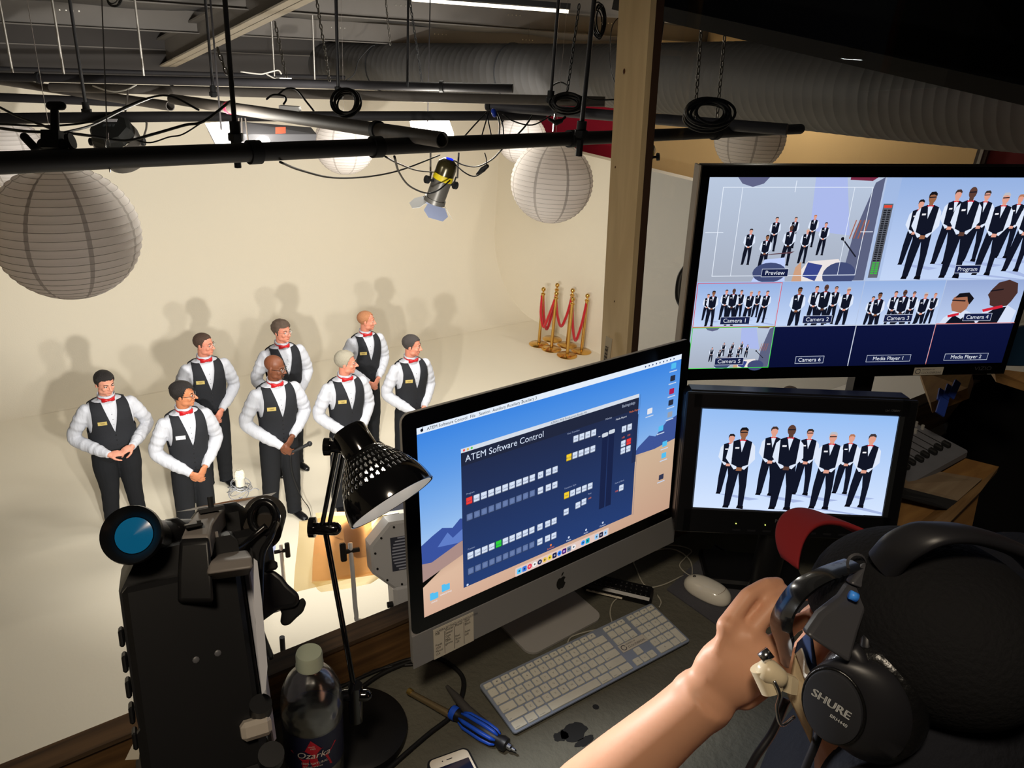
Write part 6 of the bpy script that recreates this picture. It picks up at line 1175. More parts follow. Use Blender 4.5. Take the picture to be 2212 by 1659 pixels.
# desk cables
cable('black_cable', on([(560, 1560), (700, 1500), (800, 1455), (880, 1425), (905, 1430)], .004), .0035, M_RUB, 'black cable running along the back of the desk behind the lamp', 'cable')
cable('black_cable', on([(700, 1540), (760, 1500), (835, 1450), (930, 1420), (985, 1445), (1002, 1480), (980, 1540), (920, 1590), (840, 1660), (800, 1700)], .005), .0045, M_RUB, 'thick black cable looping around the lamp base on the desk', 'cable')
cable('black_cable', on([(640, 1560), (740, 1476), (790, 1455), (845, 1440), (900, 1435)], .004), .003, M_RUB, 'thin black cable crossing behind the lamp base', 'cable')
cable('black_cable', on([(560, 1575), (590, 1545), (625, 1530)], .02), .0045, M_RUB, 'short black cable between the camcorder mount and the bottle', 'cable')
cable('black_cable', on([(1545, 1178), (1600, 1210), (1680, 1235)], .004), .0025, M_RUB, 'black cable at the far edge of the mouse pad', 'cable')
# ------------------------------------------------------------------ water bottle
bp = PZ(684, 1712, DZ); t = thing('water_bottle', 'clear plastic water bottle with a red and blue label and grey-green cap', 'bottle', (bp[0], bp[1], DZ)); 
tp = PPL(668, 1412, (bp[0], bp[1], 0), FW*np.array([1, 1, 0])); hb = float(tp[2])-DZ; k = hb/.285
def clear():
    m = bpy.data.materials.new('clear_plastic'); m.use_nodes = True; nt = m.node_tree; nt.nodes.clear(); o = nt.nodes.new('ShaderNodeOutputMaterial'); mx = nt.nodes.new('ShaderNodeMixShader'); tr = nt.nodes.new('ShaderNodeBsdfTransparent'); g = nt.nodes.new('ShaderNodeBsdfGlossy'); lw = nt.nodes.new('ShaderNodeLayerWeight'); tc = nt.nodes.new('ShaderNodeTexCoord'); n = nt.nodes.new('ShaderNodeTexNoise'); bu = nt.nodes.new('ShaderNodeBump')
    n.inputs['Scale'].default_value = 26; nt.links.new(tc.outputs['Object'], n.inputs['Vector']); nt.links.new(n.outputs[0], bu.inputs['Height']); bu.inputs['Strength'].default_value = .5; bu.inputs['Distance'].default_value = .01; nt.links.new(bu.outputs[0], g.inputs['Normal'])
    tr.inputs[0].default_value = (.80, .82, .85, 1); g.inputs['Roughness'].default_value = .22; lw.inputs[0].default_value = .35; mu = nt.nodes.new('ShaderNodeMath'); mu.operation = 'MULTIPLY_ADD'; mu.inputs[1].default_value = .5; mu.inputs[2].default_value = .2; nt.links.new(lw.outputs['Facing'], mu.inputs[0]); nt.links.new(mu.outputs[0], mx.inputs[0]); nt.links.new(tr.outputs[0], mx.inputs[1]); nt.links.new(g.outputs[0], mx.inputs[2]); nt.links.new(mx.outputs[0], o.inputs[0]); return m
pr = [(.030, .0), (.040, .004), (.043, .012), (.043, .03), (.041, .034), (.043, .038), (.043, .055), (.041, .06), (.043, .064), (.0435, .08), (.0435, .165), (.045, .172), (.045, .19), (.044, .205), (.041, .222), (.034, .238), (.024, .252), (.016, .258), (.0145, .262), (.0145, .268)]
MB().lathe([(r*k, z*k) for r, z in pr], n=48).build('bottle_shell', clear(), t, 60)
MB().lathe([(0, .288*k), (.0175*k, .288*k), (.0188*k, .284*k), (.0188*k, .270*k), (.0195*k, .268*k), (.0195*k, .264*k), (.0165*k, .262*k)], n=40).build('cap', mat('cap_grey_green', (168, 176, 156), .45), t, 40)
MB().lathe([(r*k*1.012, z*k) for r, z in ((.0435, .094), (.0435, .170))], n=48).build('label_band', mat('bottle_label_navy', (22, 26, 56), .4), t, 180)
az = math.atan2(-bp[1], -bp[0])+.0
def onlab(pts, r=.0445, mi=0, mb=None, fs=None):
    return [(r*k*math.cos(az+x/.0445), r*k*math.sin(az+x/.0445), (.132+y)*k) for x, y in pts]
mb = MB(); st = []
for i in range(10): rr_ = .040 if i % 2 == 0 else .021; an = math.pi/2+i*math.pi/5+.12; st.append((rr_*math.cos(an)*.95, rr_*math.sin(an)*.86-.002))
for i in range(10):
    A_, B_ = st[i], st[(i+1) % 10]; mb.add(onlab([(0, 0), A_, B_], .0449), [[0, 1, 2]])
    for f_ in (.5,): pass
mb.build('red_star', mat('label_red', (176, 24, 44), .4), t, 0)
mb = MB()
for txt, sz, x, y, sh, sx_ in (('Ozarka', .0165, -.0265, -.003, .25, 1), ('100% NATURAL', .0062, -.02, -.0155, 0, .9), ('SPRING WATER', .0040, -.017, -.0215, 0, 1), ('SINCE', .0032, -.008, .019, 0, 1), ('1905', .004, -.006, .0145, 0, 1)):
    V, fs = text_mesh(txt, sz); mb.add(onlab([(x+v[0]*sx_+v[1]*sh, y+v[1]) for v in V], .0453), fs)
mb.build('label_lettering', mat('label_white_ink', (216, 206, 196), .4), t, 0)
# ------------------------------------------------------------------ desk lamp
lb = PZ(762, 1580, DZ); lb = np.array([lb[0], lb[1], DZ]); lamp_t = thing('desk_lamp', 'black desk lamp with a perforated shade leaning over the desk', 'lamp', lb)
c = PZ(765, 1575, DZ+.012); rb = .5*np.linalg.norm(PZ(878, 1560, DZ+.02)-PZ(740, 1600, DZ+.02)); rb = .088
MB().lathe([(0, .022), (rb*.9, .021), (rb, .016), (rb, 0), (0, 0)], c-lb-np.array([0, 0, .012]), n=56).build('base', mat('lamp_base_black', (18, 18, 19), .5, spec=.4), lamp_t, 40)
M_LAMP = mat('lamp_black_gloss', (10, 10, 12), .12, spec=.6, coat=.5)
joint0 = PD(768, 1502, 1.17); elbow = PD(702, 1142, 1.12); head_ = PD(737, 965, 1.02)
mb = MB(); mb.cyl(joint0-lb-np.array([0, 0, .05]), joint0-lb+np.array([0, 0, .02]), .011, n=12); mb.cap(joint0-lb-RT*.016, joint0-lb+RT*.016, .009, .009); mb.build('base_joint', M_LAMP, lamp_t, 40)
MB().cyl(joint0-lb, elbow-lb, .0042, n=12).build('lower_arm', M_LAMP, lamp_t, 40)
mb = MB(); [mb.cyl(elbow-lb+RT*o_, head_-lb+RT*o_, .0034, n=10) for o_ in (-.005, .005)]; mb.build('upper_arm', M_LAMP, lamp_t, 40)
mb = MB(); mb.cap(elbow-lb-RT*.010, elbow-lb+RT*.014, .009, .010); mb.lathe([(0, -.006), (.015, -.004), (.015, .004), (0, .006)], elbow-lb-RT*.018+UP*.002, RT, 14); mb.build('elbow_knob', M_LAMP, lamp_t, 40)
mb = MB(); mb.cap(head_-lb-RT*.012, head_-lb+RT*.010, .008, .010); mb.lathe([(0, -.006), (.012, -.004), (.012, .004), (0, .006)], head_-lb-RT*.018, RT, 14); mb.build('head_knob', M_LAMP, lamp_t, 40)
sa, sb = PD(752, 930, 1.02), PD(838, 1078, .99); ax = (sb-sa)/np.linalg.norm(sb-sa); ax = ax+FW*.12; ax /= np.linalg.norm(ax); Ls = np.linalg.norm(sb-sa); x, y, z = frame(ax, FW); k_ = Ls/.105
sh = bpy.data.objects.new('lamp_head', None); COL.objects.link(sh); sh.parent = lamp_t; sh.matrix_local = Matrix.Translation(Vector(lb)).inverted()@Mx(sa, x, y, z)
MB().lathe([(0, -.002), (.020*k_, -.002), (.0225*k_, .002), (.0225*k_, .034*k_), (.026*k_, .038*k_)], n=40).build('socket_cup', M_LAMP, sh, 40)
# perforated shade: quads left out make slots
pf = lambda t_: (.026+.031*(1-(1-t_)**1.9))*k_+.003*t_; nz_, na = 60, 160; V = []; fs = []
for i in range(nz_+1):
    tt = i/nz_; r = pf(tt); V += [(r*math.cos(2*math.pi*j/na), r*math.sin(2*math.pi*j/na), (.036+.074*tt)*k_) for j in range(na)]
for i in range(nz_):
    for j in range(na):
        rowi = i//7; hole = (4 <= i < 35) and (i % 7 in (1, 2, 3, 4, 5)) and ((j+(rowi % 2)*2) % 4 in ((0, 1) if i % 7 in (2, 3, 4) else (0,)))
        if not hole: fs.append([i*na+j, i*na+(j+1) % na, (i+1)*na+(j+1) % na, (i+1)*na+j])
me = MB().add(V, fs).mesh('shade'); me.materials.append(M_LAMP); so_ = link('shade', me, sh, 60); m_ = so_.modifiers.new('s', 'SOLIDIFY'); m_.thickness = .0012
MB().lathe([(pf(q_)-.0032, (.036+.074*q_)*k_-.0003) for q_ in (1, .94, .86, .78, .7, .62)], n=64).build('inner_rim', mat('lamp_inner_white', (240, 240, 240), .4), sh, 60)
MB().ell((0, 0, .080*k_), (.020*k_, .020*k_, .022*k_), None, 18, 12).build('bulb', emat((255, 246, 232), 3), sh, 180)
MB().lathe([(0, .035), (.014, .035), (.014, .06)], n=16).build('bulb_socket', M_WHITEM, sh)
lamp('desk_lamp_bulb_light', 'SPOT', tuple(sa+ax*.108*k_), tuple(sa+ax*1), 14, (.95, .97, 1.0), .015, spot=math.radians(100), blend=.4)
# ------------------------------------------------------------------ camcorder
cc = PD(417, 1404, .93); fwd = np.array([.15, 1, -.58]); fwd /= np.linalg.norm(fwd); xr = np.cross(fwd, (0, 0, 1)); xr /= np.linalg.norm(xr); xr = xr*math.cos(.02)+np.cross(fwd, xr)*math.sin(.02); yu = np.cross(xr, fwd)
MC = Mx(cc, xr, yu, -fwd); cam_t = thing('camcorder', 'black shoulder camcorder with a blue eyepiece standing at the desk edge', 'camera', M=MC); MI = np.array(MC.inverted())
def loc_(x, y, d): p = PD(x, y, d); return (MI@np.array([*p, 1]))[:3]
M_CB = mat('camcorder_black', (17, 17, 19), .42, spec=.5); M_CG = mat('camcorder_grey', (124, 118, 114), .45, spec=.5); M_CS = mat('camcorder_silver', (205, 206, 214), .35, metal=.1)
mb = MB(); sec = [(-.066, -.125), (-.070, -.05), (-.070, .085), (-.050, .118), (-.01, .128), (.060, .128), (.068, .118), (.070, -.125)]
def sct(z, s=1, dy=0): return [(a*s, b*s+dy, z) for a, b in sec]
mb.loft([sct(-.30, .9), sct(-.26), sct(-.02), sct(.0, .985)], (1, 1)); mb.build('body', M_CB, cam_t, 30)
mb = MB(); mb.box((-.002, -.028, .012), (.128, .240, .030), bev=.006); mb.box((-.002, -.10, .008), (.136, .06, .02), bev=.004); mb.build('battery_plate', M_CB, cam_t, 30)
mb = MB(); [mb.box((-.0735, .03-k*.03, -.03), (.006, .02, .03), bev=.002) for k in range(5)]; mb.build('side_latches', M_CB, cam_t, 30)
[MB().ell(loc_(q[0], q[1], .895)[:2].tolist()+[.0275], (.004, .004, .001), None, 8, 6).build('rivet', mat('rivet_grey', (86, 86, 90), .4), cam_t) for q in ((425, 1430), (475, 1420))]
mb = MB(); mb.box((.0755, -.02, -.08), (.010, .235, .15), bev=.004); mb.box((.083, .02, -.07), (.005, .12, .06), bev=.002); mb.build('side_panel', M_CS, cam_t, 30)
mb = MB(); mb.box((.0868, .055, -.06), (.0006, .022, .004)); mb.tube([(.0868, .03, -.075), (.0868, .005, -.075), (.0868, -.006, -.065), (.0868, .0, -.055)], .002, 6); [mb.box((.0868, .09, -.045-k*.008), (.0006, .02, .003)) for k in range(4)]; mb.build('side_markings', M_BLACK, cam_t)
TOPC = True
mb = MB(); [mb.box((.012+k*.008, .129, -.006), (.0035, .008, .010)) for k in range(5)]; mb.build('cooling_fins', M_CG, cam_t, 0)
# handle: post at the rear then a bar running forward
def quads(L, nm, m, par, dep, sm=40, bev=.004):
    mb = MB(); rings = []
    for (ax_, ay_), (bx_, by_), d_, th_ in L:
        A_, B_ = loc_(ax_, ay_, d_), loc_(bx_, by_, d_); n_ = np.array([0, -.3, -1.]) if dep == 'z' else np.array([0, -1., .0]); n_ /= np.linalg.norm(n_); rings.append([A_, B_, B_+n_*th_, A_+n_*th_])
    o = mb.loft(rings, (1, 1)).build(nm, m, par, sm); import bmesh as _b
    bm = _b.new(); bm.from_mesh(o.data); _b.ops.recalc_face_normals(bm, faces=bm.faces); bm.to_mesh(o.data); bm.free()
    if bev: v_ = o.modifiers.new('b', 'BEVEL'); v_.width = bev; v_.segments = 3
    return o
quads([((384, 1300), (462, 1300), .895, .06), ((384, 1238), (458, 1238), .90, .055), ((388, 1172), (452, 1168), .91, .045), ((396, 1150), (452, 1148), .925, .03)], 'handle_post', M_CB, cam_t, 'z')
quads([((390, 1160), (452, 1156), .915, .028), ((402, 1132), (458, 1128), .95, .028), ((420, 1108), (474, 1104), 1.0, .028), ((436, 1098), (486, 1094), 1.05, .026)], 'handle', M_CG, cam_t, 'y')
quads([((285, 1300), (340, 1300), .945, .10), ((310, 1262), (345, 1262), .95, .09), ((350, 1218), (372, 1218), .96, .07), ((388, 1190), (392, 1190), .965, .05)], 'shoulder_fairing', M_CB, cam_t, 'z')
quads([((446, 1240), (548, 1226), .888, .05), ((452, 1214), (545, 1202), .905, .04), ((470, 1196), (536, 1188), .96, .03)], 'top_cover', M_CG, cam_t, 'z', 30)
mb = MB(); mb.box(loc_(418, 1134, .938), (.020, .004, .03), bev=.001); mb.box(loc_(430, 1128, .935), (.004, .005, .016)); mb.build('handle_switch', M_CB, cam_t, 0)
mb = MB(); a = loc_(457, 1100, 1.0); mb.cyl(a-np.array([0, .006, 0]), a+np.array([0, .016, 0]), .0035, n=8); mb.box(a, (.030, .005, .022)); mb.build('accessory_shoe', M_BLACK, cam_t, 0)
# viewfinder: eyecup facing the operator
ve = loc_(284, 1155, .88); vt = loc_(330, 1168, .97); vj = loc_(420, 1150, 1.03); axv = (ve-vt); axv /= np.linalg.norm(axv)
x_, y_, z_ = frame(axv, (0, 1, 0)); vf = bpy.data.objects.new('viewfinder', None); COL.objects.link(vf); vf.parent = cam_t; vf.matrix_local = Mx(ve, x_, y_, z_)
mb = MB()
def eyer(r, z, sq=0): return [(r*math.cos(a)*(1+sq*max(0, -math.cos(a))**2), r*math.sin(a)*(1+.0*sq), z) for a in np.arange(40)*2*math.pi/40]
mb.loft([eyer(.020, -.012), eyer(.026, -.002), eyer(.0325, .004), eyer(.0335, -.002), eyer(.031, -.02), eyer(.027, -.03), eyer(.027, -.075), eyer(.020, -.085)], (0, 1)); mb.build('eyecup', mat('eyecup_rubber', (14, 14, 15), .35, spec=.5), vf, 50)
MB().lathe([(0, -.008), (.0205, -.010)], n=36).build('eyepiece_lens', mat('eyepiece_blue', (12, 96, 140), .06, spec=.8, emit=(10, 74, 112), estr=.35), vf)
MB().box((0, .026, -.05), (.02, .01, .03)).build('focus_lever', M_BLACK, vf)
mb = MB(); mb.tube([vt, vt*.5+vj*.5, vj], [.024, .022, .018], 18); mb.box(vt*.5+vj*.5, (.034, .046, .04), bev=.01); mb.build('viewfinder_arm', M_CB, cam_t, 40)
mb = MB(); q = loc_(372, 1200, .95); mb.box(q, (.02, .012, .012)); mb.cyl(q+np.array([-.012, 0, 0]), q+np.array([.03, .005, -.01]), .004, n=8); mb.build('viewfinder_knob', M_BLACK, cam_t)
# microphone holder, lens drum, cables, zoom grip
mb = MB(); a = loc_(475, 1130, 1.06); mb.box(a, (.07, .05, .05), bev=.012); mb.cyl(loc_(492, 1160, 1.0), loc_(485, 1185, .97), .009, n=12); mb.cyl(loc_(520, 1115, 1.1), loc_(545, 1150, 1.1), .028, n=20); mb.build('microphone_holder', M_CB, cam_t, 40)
mb = MB(); a, b = loc_(556, 1095, 1.10), loc_(566, 1150, 1.04)
for k in range(3): o_ = np.array([0, 0, -.012*k]); mb.tube([loc_(570+28*math.cos(q)*(1-.08*k), 1118+34*math.sin(q), 1.04+.012*k) for q in np.linspace(0, 2*math.pi, 25)[:-1]], .0052, 8, close=True)
mb.tube(bez([loc_(596, 1130, 1.03), loc_(585, 1160, 1.0), loc_(566, 1200, .98), loc_(562, 1290, .95), loc_(560, 1350, .94), loc_(585, 1420, .98)], 8), .0042, 8); mb.tube(bez([loc_(500, 1190, .98), loc_(520, 1180, 1.0), loc_(545, 1160, 1.02), loc_(575, 1135, 1.03)], 6), .004, 8); mb.build('camera_cables', mat('cable_gloss_black', (16, 16, 18), .25), cam_t, 180)
mb = MB(); mb.cyl(loc_(572, 1112, 1.12), loc_(566, 1150, 1.06), .030, .026, n=28); mb.build('microphone_foam', mat('mic_foam', (52, 46, 40), .9), cam_t, 60)
mb = MB(); mb.box(loc_(540, 1190, 1.05), (.055, .06, .05), bev=.008); mb.build('lens_block', M_CB, cam_t, 30)
G_ = [(552, 1232), (590, 1230), (610, 1246), (622, 1262), (648, 1285), (646, 1300), (640, 1312), (600, 1318), (570, 1340), (552, 1350)]; gd = 1.02
def prism_px(poly, d, dep, nm, m, par, sm=30):
    A_ = [loc_(x, y, d) for x, y in poly]; B_ = [loc_(x, y, d+dep) for x, y in poly]; n = len(A_); ar = sum(poly[i][0]*poly[(i+1) % n][1]-poly[(i+1) % n][0]*poly[i][1] for i in range(n))
    f1, f2 = list(range(n)), [n+i for i in range(n)][::-1]; sd = [[i, n+i, n+(i+1) % n, (i+1) % n] for i in range(n)]
    if ar > 0: f1, f2, sd = f1[::-1], f2[::-1], [f[::-1] for f in sd]
    return MB().add(A_+B_, [f1, f2]+sd).build(nm, m, par, sm)
o = prism_px(G_, gd, .06, 'zoom_grip', M_CB, cam_t); bv = o.modifiers.new('b', 'BEVEL'); bv.width = .006; bv.segments = 3
o = prism_px([(600, 1305), (640, 1300), (655, 1290), (662, 1302), (655, 1322), (640, 1335), (625, 1350), (612, 1352), (605, 1345), (608, 1325)], gd+.01, .045, 'hand_strap', mat('strap_black', (13, 13, 14), .8), cam_t); bv = o.modifiers.new('b', 'BEVEL'); bv.width = .005; bv.segments = 3
o = prism_px([(548, 1206), (556, 1212), (566, 1300), (578, 1440), (574, 1490), (566, 1500), (556, 1400), (548, 1290)], .90, .04, 'silver_side_cover', M_CS, cam_t)
MB().box(loc_(583, 1222, 1.02), (.018, .012, .018), bev=.003).build('zoom_rocker', M_BLACK, cam_t)
# support plate, knobs and silver lever below
mb = MB(); mb.box((-.005, -.165, -.06), (.15, .05, .18), bev=.01); mb.box((-.01, -.20, -.04), (.19, .05, .14), bev=.015); mb.build('tripod_plate', M_CB, cam_t, 30)
mb = MB(); q = loc_(553, 1572, .92); mb.box(q, (.035, .022, .02), bev=.005); mb.build('silver_lever', mat('lever_grey', (168, 160, 150), .4), cam_t, 30)
mb = MB(); a = loc_(563, 1536, .93); mb.cyl(a, a+np.array([0, .012, .012]), .013, n=18); mb.cyl(a, a-np.array([0, .03, 0]), .003, n=8); a = loc_(585, 1640, .92); mb.cyl(a, a+np.array([.0, .01, .012]), .015, n=20); mb.build('lock_knobs', M_CB, cam_t, 40)
o = prism_px([(306, 1575), (300, 1640), (270, 1642), (290, 1600)], .97, .004, 'pale_flap', mat('pale_card', (190, 184, 170), .6), cam_t, 0)
# camera tripod below
t = thing('camera_tripod', 'black tripod column under the camcorder', 'tripod', (cc[0], cc[1]+.05, DZ-.3)); MB().cyl((0, 0, 0), (0, 0, cc[2]-.23-DZ+.3), .03, n=20).build('column', M_BLACK, t)
# ------------------------------------------------------------------ mixer and wooden stand at the right
t = thing('audio_mixer', 'dark grey audio mixer with rows of knobs and faders tilted on a wooden stand', 'mixer', (0, 0, 0)); q4 = [PD(*q, d) for q, d in zip(((1975, 800), (2090, 960), (1868, 1088), (1800, 890)), (2.0, 1.72, 1.62, 1.9))]
mo = q4[3]; mx_ = q4[0]-q4[3]; my_ = q4[2]-q4[3]; lw_ = np.linalg.norm(mx_); mx_ = mx_/lw_; 
# panel frame: x along near edge (bottom-left to right), y up the panel
pA_, pB_, pC_ = PD(1880, 1080, 1.80), PD(2085, 968, 1.92), PD(1965, 790, 2.25); xx = pB_-pA_; wx_ = np.linalg.norm(xx); xx /= wx_; yy = pC_-pB_; yy -= xx*np.dot(xx, yy); hy_ = np.linalg.norm(yy); yy /= hy_; zz = np.cross(xx, yy); t.matrix_world = Mx(pA_, xx, yy, zz)
W3 = wx_; MB().box((W3/2-.03, hy_/2, -.012), (W3+.06, hy_+.02, .024), bev=.004).build('panel', mat('mixer_panel', (112, 114, 122), .5, var=.15, vscale=30), t, 30)
M_KN = mat('mixer_knob', (170, 168, 164), .35)
cnt = 0; sp = W3/7.5; far = MB()
for r_ in range(12):
    for c_ in range(8):
        if r_ in (5, 6) and c_ > 4: continue
        x_, y_ = W3-.012-c_*sp*.62*(1 if r_ > 3 else 1), .012+hy_*(.30+.058*r_)
        if r_ < 3 and c_ > 1: continue
        if r_ >= 7 and c_ in (3, 4): continue
        mb = MB(); mb.lathe([(0, .011), (.0042, .011), (.005, .0), ], (x_, y_, 0), n=10); mb.build('knob', M_KN, t, 40); cnt += 1
for c_ in range(9):
    x_ = W3-.028-c_*sp*.55; MB().box((x_, .012+hy_*.22, .0006), (.0022, hy_*.24, .0008)).build('fader_slot', M_BLACK, t, 0); MB().box((x_-.002, .008+hy_*(.07+.01*(c_ % 2)), .007), (.012, .022, .014), bev=.003).build('fader_cap', M_BLACK, t, 30)
mb = MB(); [mb.box((W3-.03-c_*sp*.55, .012+hy_*(.13+.02*k), .0006), (.012, .0008, .0004)) for c_ in range(9) for k in range(10)]; mb.build('fader_scales', mat('scale_print', (120, 120, 126), .5), t, 0)
mb = MB(); q = (.6*W3, hy_*.93, .004); mb.ell(q, .003, None, 8, 6); mb.build('green_light', emat((120, 240, 60), 1.2), t)
M_PLY = wood('plywood', (150, 112, 62), (128, 92, 50), 2.5, 0); M_PLY2 = wood('pale_ply', (150, 132, 108), (132, 112, 90), 2.5, 0)
def slab(px4, d4, th_, name, m, label=None, cat=None, parent=None):
    P = np.array([PD(*q, d) for q, d in zip(px4, d4)]); n = np.cross(P[1]-P[0], P[3]-P[0]); n /= np.linalg.norm(n)
    if n[2] > 0: n = -n
    Q = P+n*th_; k = len(P); mb = MB().add(np.concatenate([P, Q]), [list(range(k)), [k+i for i in range(k)][::-1]]+[[i, (i+1) % k, k+(i+1) % k, k+i][::-1] for i in range(k)]); me = mb.mesh(name)
    import bmesh
    bm = bmesh.new(); bm.from_mesh(me); bmesh.ops.recalc_face_normals(bm, faces=bm.faces); bm.to_mesh(me); bm.free(); me.materials.append(m); o = link(name, me, parent, 0)
    if label: tag(o, label, cat)
    return o
st_ = slab([(2046, 980), (2158, 1008), (2020, 1165), (1870, 1120)], [1.95, 1.9, 1.75, 1.8], .02, 'wooden_stand', M_PLY, 'plywood mixer stand with angled boards at the right', 'stand')
slab([(1990, 1012), (2122, 1034), (2068, 1082), (1925, 1046)], [1.90, 1.86, 1.79, 1.82], .002, 'pale_board', M_PLY2, parent=st_); slab([(1925, 1046), (2068, 1082), (2050, 1100), (1895, 1060)], [1.82, 1.79, 1.78, 1.80], .003, 'dark_slot', M_BLACK, parent=st_)
slab([(2158, 1008), (2120, 1060), (1990, 1190), (1975, 1160)], [1.9, 1.83, 1.66, 1.70], .02, 'front_rail', wood('rail_pale', (140, 110, 72), (118, 90, 56), 2.5, 0), parent=st_); slab([(2120, 1045), (2095, 1160), (1990, 1200), (2010, 1130)], [1.89, 1.82, 1.70, 1.74], .03, 'side_board', M_PLY, parent=st_)
sh_ = slab([(1985, 800), (2100, 806), (2090, 838), (2010, 870)], [2.1, 2.0, 1.9, 1.95], .03, 'wooden_shelf', M_PLY, 'thick wooden shelf board wrapped with blue tape behind the mixer', 'shelf')
mb = MB()
for k in range(3): a, b = PD(2035+k*17, 842-k*9, 1.86), PD(2030+k*12, 866-k*4, 1.84); mb.bar(a, b, .016, .004, FW)
mb.bar(PD(2040, 862, 1.84), PD(2030, 895, 1.82), .022, .004, FW); mb.build('blue_tape', mat('painters_tape', (34, 62, 150), .6), sh_, 0)
slab([(2140, 795), (2230, 806), (2230, 835), (2150, 810)], [2.1, 2.0, 1.98, 2.05], .02, 'wooden_shelf', M_PLY, 'wooden shelf board at the right edge below the television', 'shelf')
slab([(2168, 715), (2230, 700), (2230, 790), (2165, 788)], [2.2, 2.2, 2.2, 2.2], .05, 'blue_box', mat('teal_blue', (16, 56, 88), .6), 'dark teal box behind the television at the right edge', 'box')
slab([(1120, 1200), (2300, 1160), (2400, 1700), (2100, 1500)], [2.3, 2.3, 2.3, 2.3], .05, 'cable_strap', M_BLACK) if False else None
# dark side partition beyond the mixer
P = [PD(2080, 845, 2.6), PD(2330, 830, 2.6), PD(2330, 1500, 1.6), PD(1900, 1500, 1.6)]
tag(slab([(2085, 810), (2400, 800), (2400, 1500), (1850, 1500)], [2.7, 2.7, 2.4, 2.4], .05, 'black_partition', M_CLOTH), 'black cloth partition filling the right side behind the mixer', 'partition')
# stand arm and black curved strap at the television's left edge
mb = MB().tube(bez([PD(1485, 574, 1.72), PD(1470, 600, 1.72), PD(1466, 640, 1.72), PD(1476, 664, 1.72)]), .008, 8); adopt(mb.build('rear_cable', M_RUB, smooth=180), tv)
# ------------------------------------------------------------------ operator in the foreground
M_SKO = skinmat('skin_operator', (200, 148, 118)); M_HAIRO = mat('hair_light_brown', (126, 88, 58), .7, bump='stretch', bscale=200, bstr=1)
M_HOOD = mat('black_sweatshirt', (30, 31, 36), .95, spec=.12, bump=1, bscale=120, bstr=.35); M_CAPB = mat('cap_black', (19, 19, 21), .85, spec=.2, bump=1, bscale=200, bstr=.25); M_CAPR = mat('cap_red', (150, 18, 24), .75)
M_HP = mat('headphone_black', (30, 30, 34), .42, spec=.5); M_HPG = mat('headphone_grey', (62, 62, 66), .38, spec=.5); M_LEATH = mat('leatherette', (16, 16, 17), .3, spec=.6, bump=1, bscale=60, bstr=.3)
M_MASK = mat('mask_cream', (214, 196, 160), .85, bump=1, bscale=80, bstr=.2); M_HPC = mat('cream_plastic', (214, 198, 166), .35, spec=.5)
ear = PD(1812, 1432, .74)
Lat = RT*.86+FW*.44+UP*.12; Lat /= np.linalg.norm(Lat)             # from his left ear to his right ear
Fh = -RT*.40+FW*.84+UP*.26; Fh -= Lat*np.dot(Fh, Lat); Fh /= np.linalg.norm(Fh)
Uh = np.cross(Lat, Fh); Lh = -Lat
hc = ear-Lh*.094-UP*.012; RH = np.stack([Lh, -Fh, np.cross(Lh, -Fh)], 1)
if np.dot(RH[:, 2], Uh) < 0: RH = np.stack([-Lh, -Fh, np.cross(-Lh, -Fh)], 1)
op = thing('person', 'person in a black sweatshirt, cap and headphones raising a bare forearm at the desk', 'person', tuple(hc)); oc_ = hc
mb = MB(); T = head_prims(mb, (0, 0, 0), RH, 1.08, 1.0, 1.0, True)
neck0 = PD(1895, 1600, .80)-oc_; neck1 = PD(1920, 1780, .84)-oc_; mb.cap(RH@np.array([0, .02, -.06]), neck0, .062, .062, 20); mb.cap(neck0, neck1, .062, .075, 20)
# shoulder, upper arm, forearm, hand: one continuous surface
shd = PD(1950, 2050, .80)-oc_; elb = PD(1195, 1790, .93)-oc_; wri = PD(1528, 1500, .84)-oc_
mb.cap(neck1, shd, .08, .08, 20); mb.cap(shd, elb, .055, .045, 20)
mb.tube([elb, elb*.75+wri*.25, elb*.5+wri*.5, elb*.2+wri*.8, wri], [.042, .0455, .041, .034, .032], 24, sx=1.0, hint=tuple(FW))
kn = PD(1626, 1402, .82)-oc_; hd = kn-wri; Lhd = np.linalg.norm(hd); hd /= Lhd
side = UP*.75-RT*.5; side -= hd*np.dot(side, hd); side /= np.linalg.norm(side); nrm = np.cross(side, hd)
if np.dot(nrm, FW) < 0: nrm = -nrm                                # palm faces away from the viewer
Rr = np.stack([side, hd, np.cross(side, hd)], 1)
mb.ell(wri+hd*.040, (.038, .052, .022), Rr, 20, 14); mb.ell(wri+hd*.070, (.042, .024, .018), Rr, 20, 14); mb.ell(wri-hd*.01, (.036, .04, .026), Rr, 20, 14)
for i, (off, Ln, r) in enumerate([(.034, .085, .0100), (.012, .095, .0102), (-.011, .09, .0098), (-.033, .072, .0088)]):
    p = wri+hd*(.084-.006*abs(i-1.3))+side*off*1.08; mb.ell(p-nrm*.004, .0118, None, 12, 8); mb.cap(wri+hd*.02+side*off*.5-nrm*.012, p-nrm*.006, .006, .008, 8); dd = hd*.92+RT*.10+nrm*.34+side*(.10-.07*i)
    for j, f_ in enumerate((.44, .33, .23)):
        dd /= np.linalg.norm(dd); q = p+dd*Ln*f_; mb.cap(p, q, r*(1-.07*j), r*(.94-.07*j), 12); p = q; dd = dd*.70+nrm*.38+RT*.28-UP*.34
p = wri+hd*.02-side*.034+nrm*.012; dd = hd*.75-side*.35+nrm*.45
for j, Ln in enumerate((.046, .036, .028)): dd /= np.linalg.norm(dd); q = p+dd*Ln; mb.cap(p, q, .0145-.0015*j, .013-.0012*j, 12); p = q; dd = dd+hd*.25+side*.18
rmobj('body', mb, .0036, M_SKO, op, 3, .5)
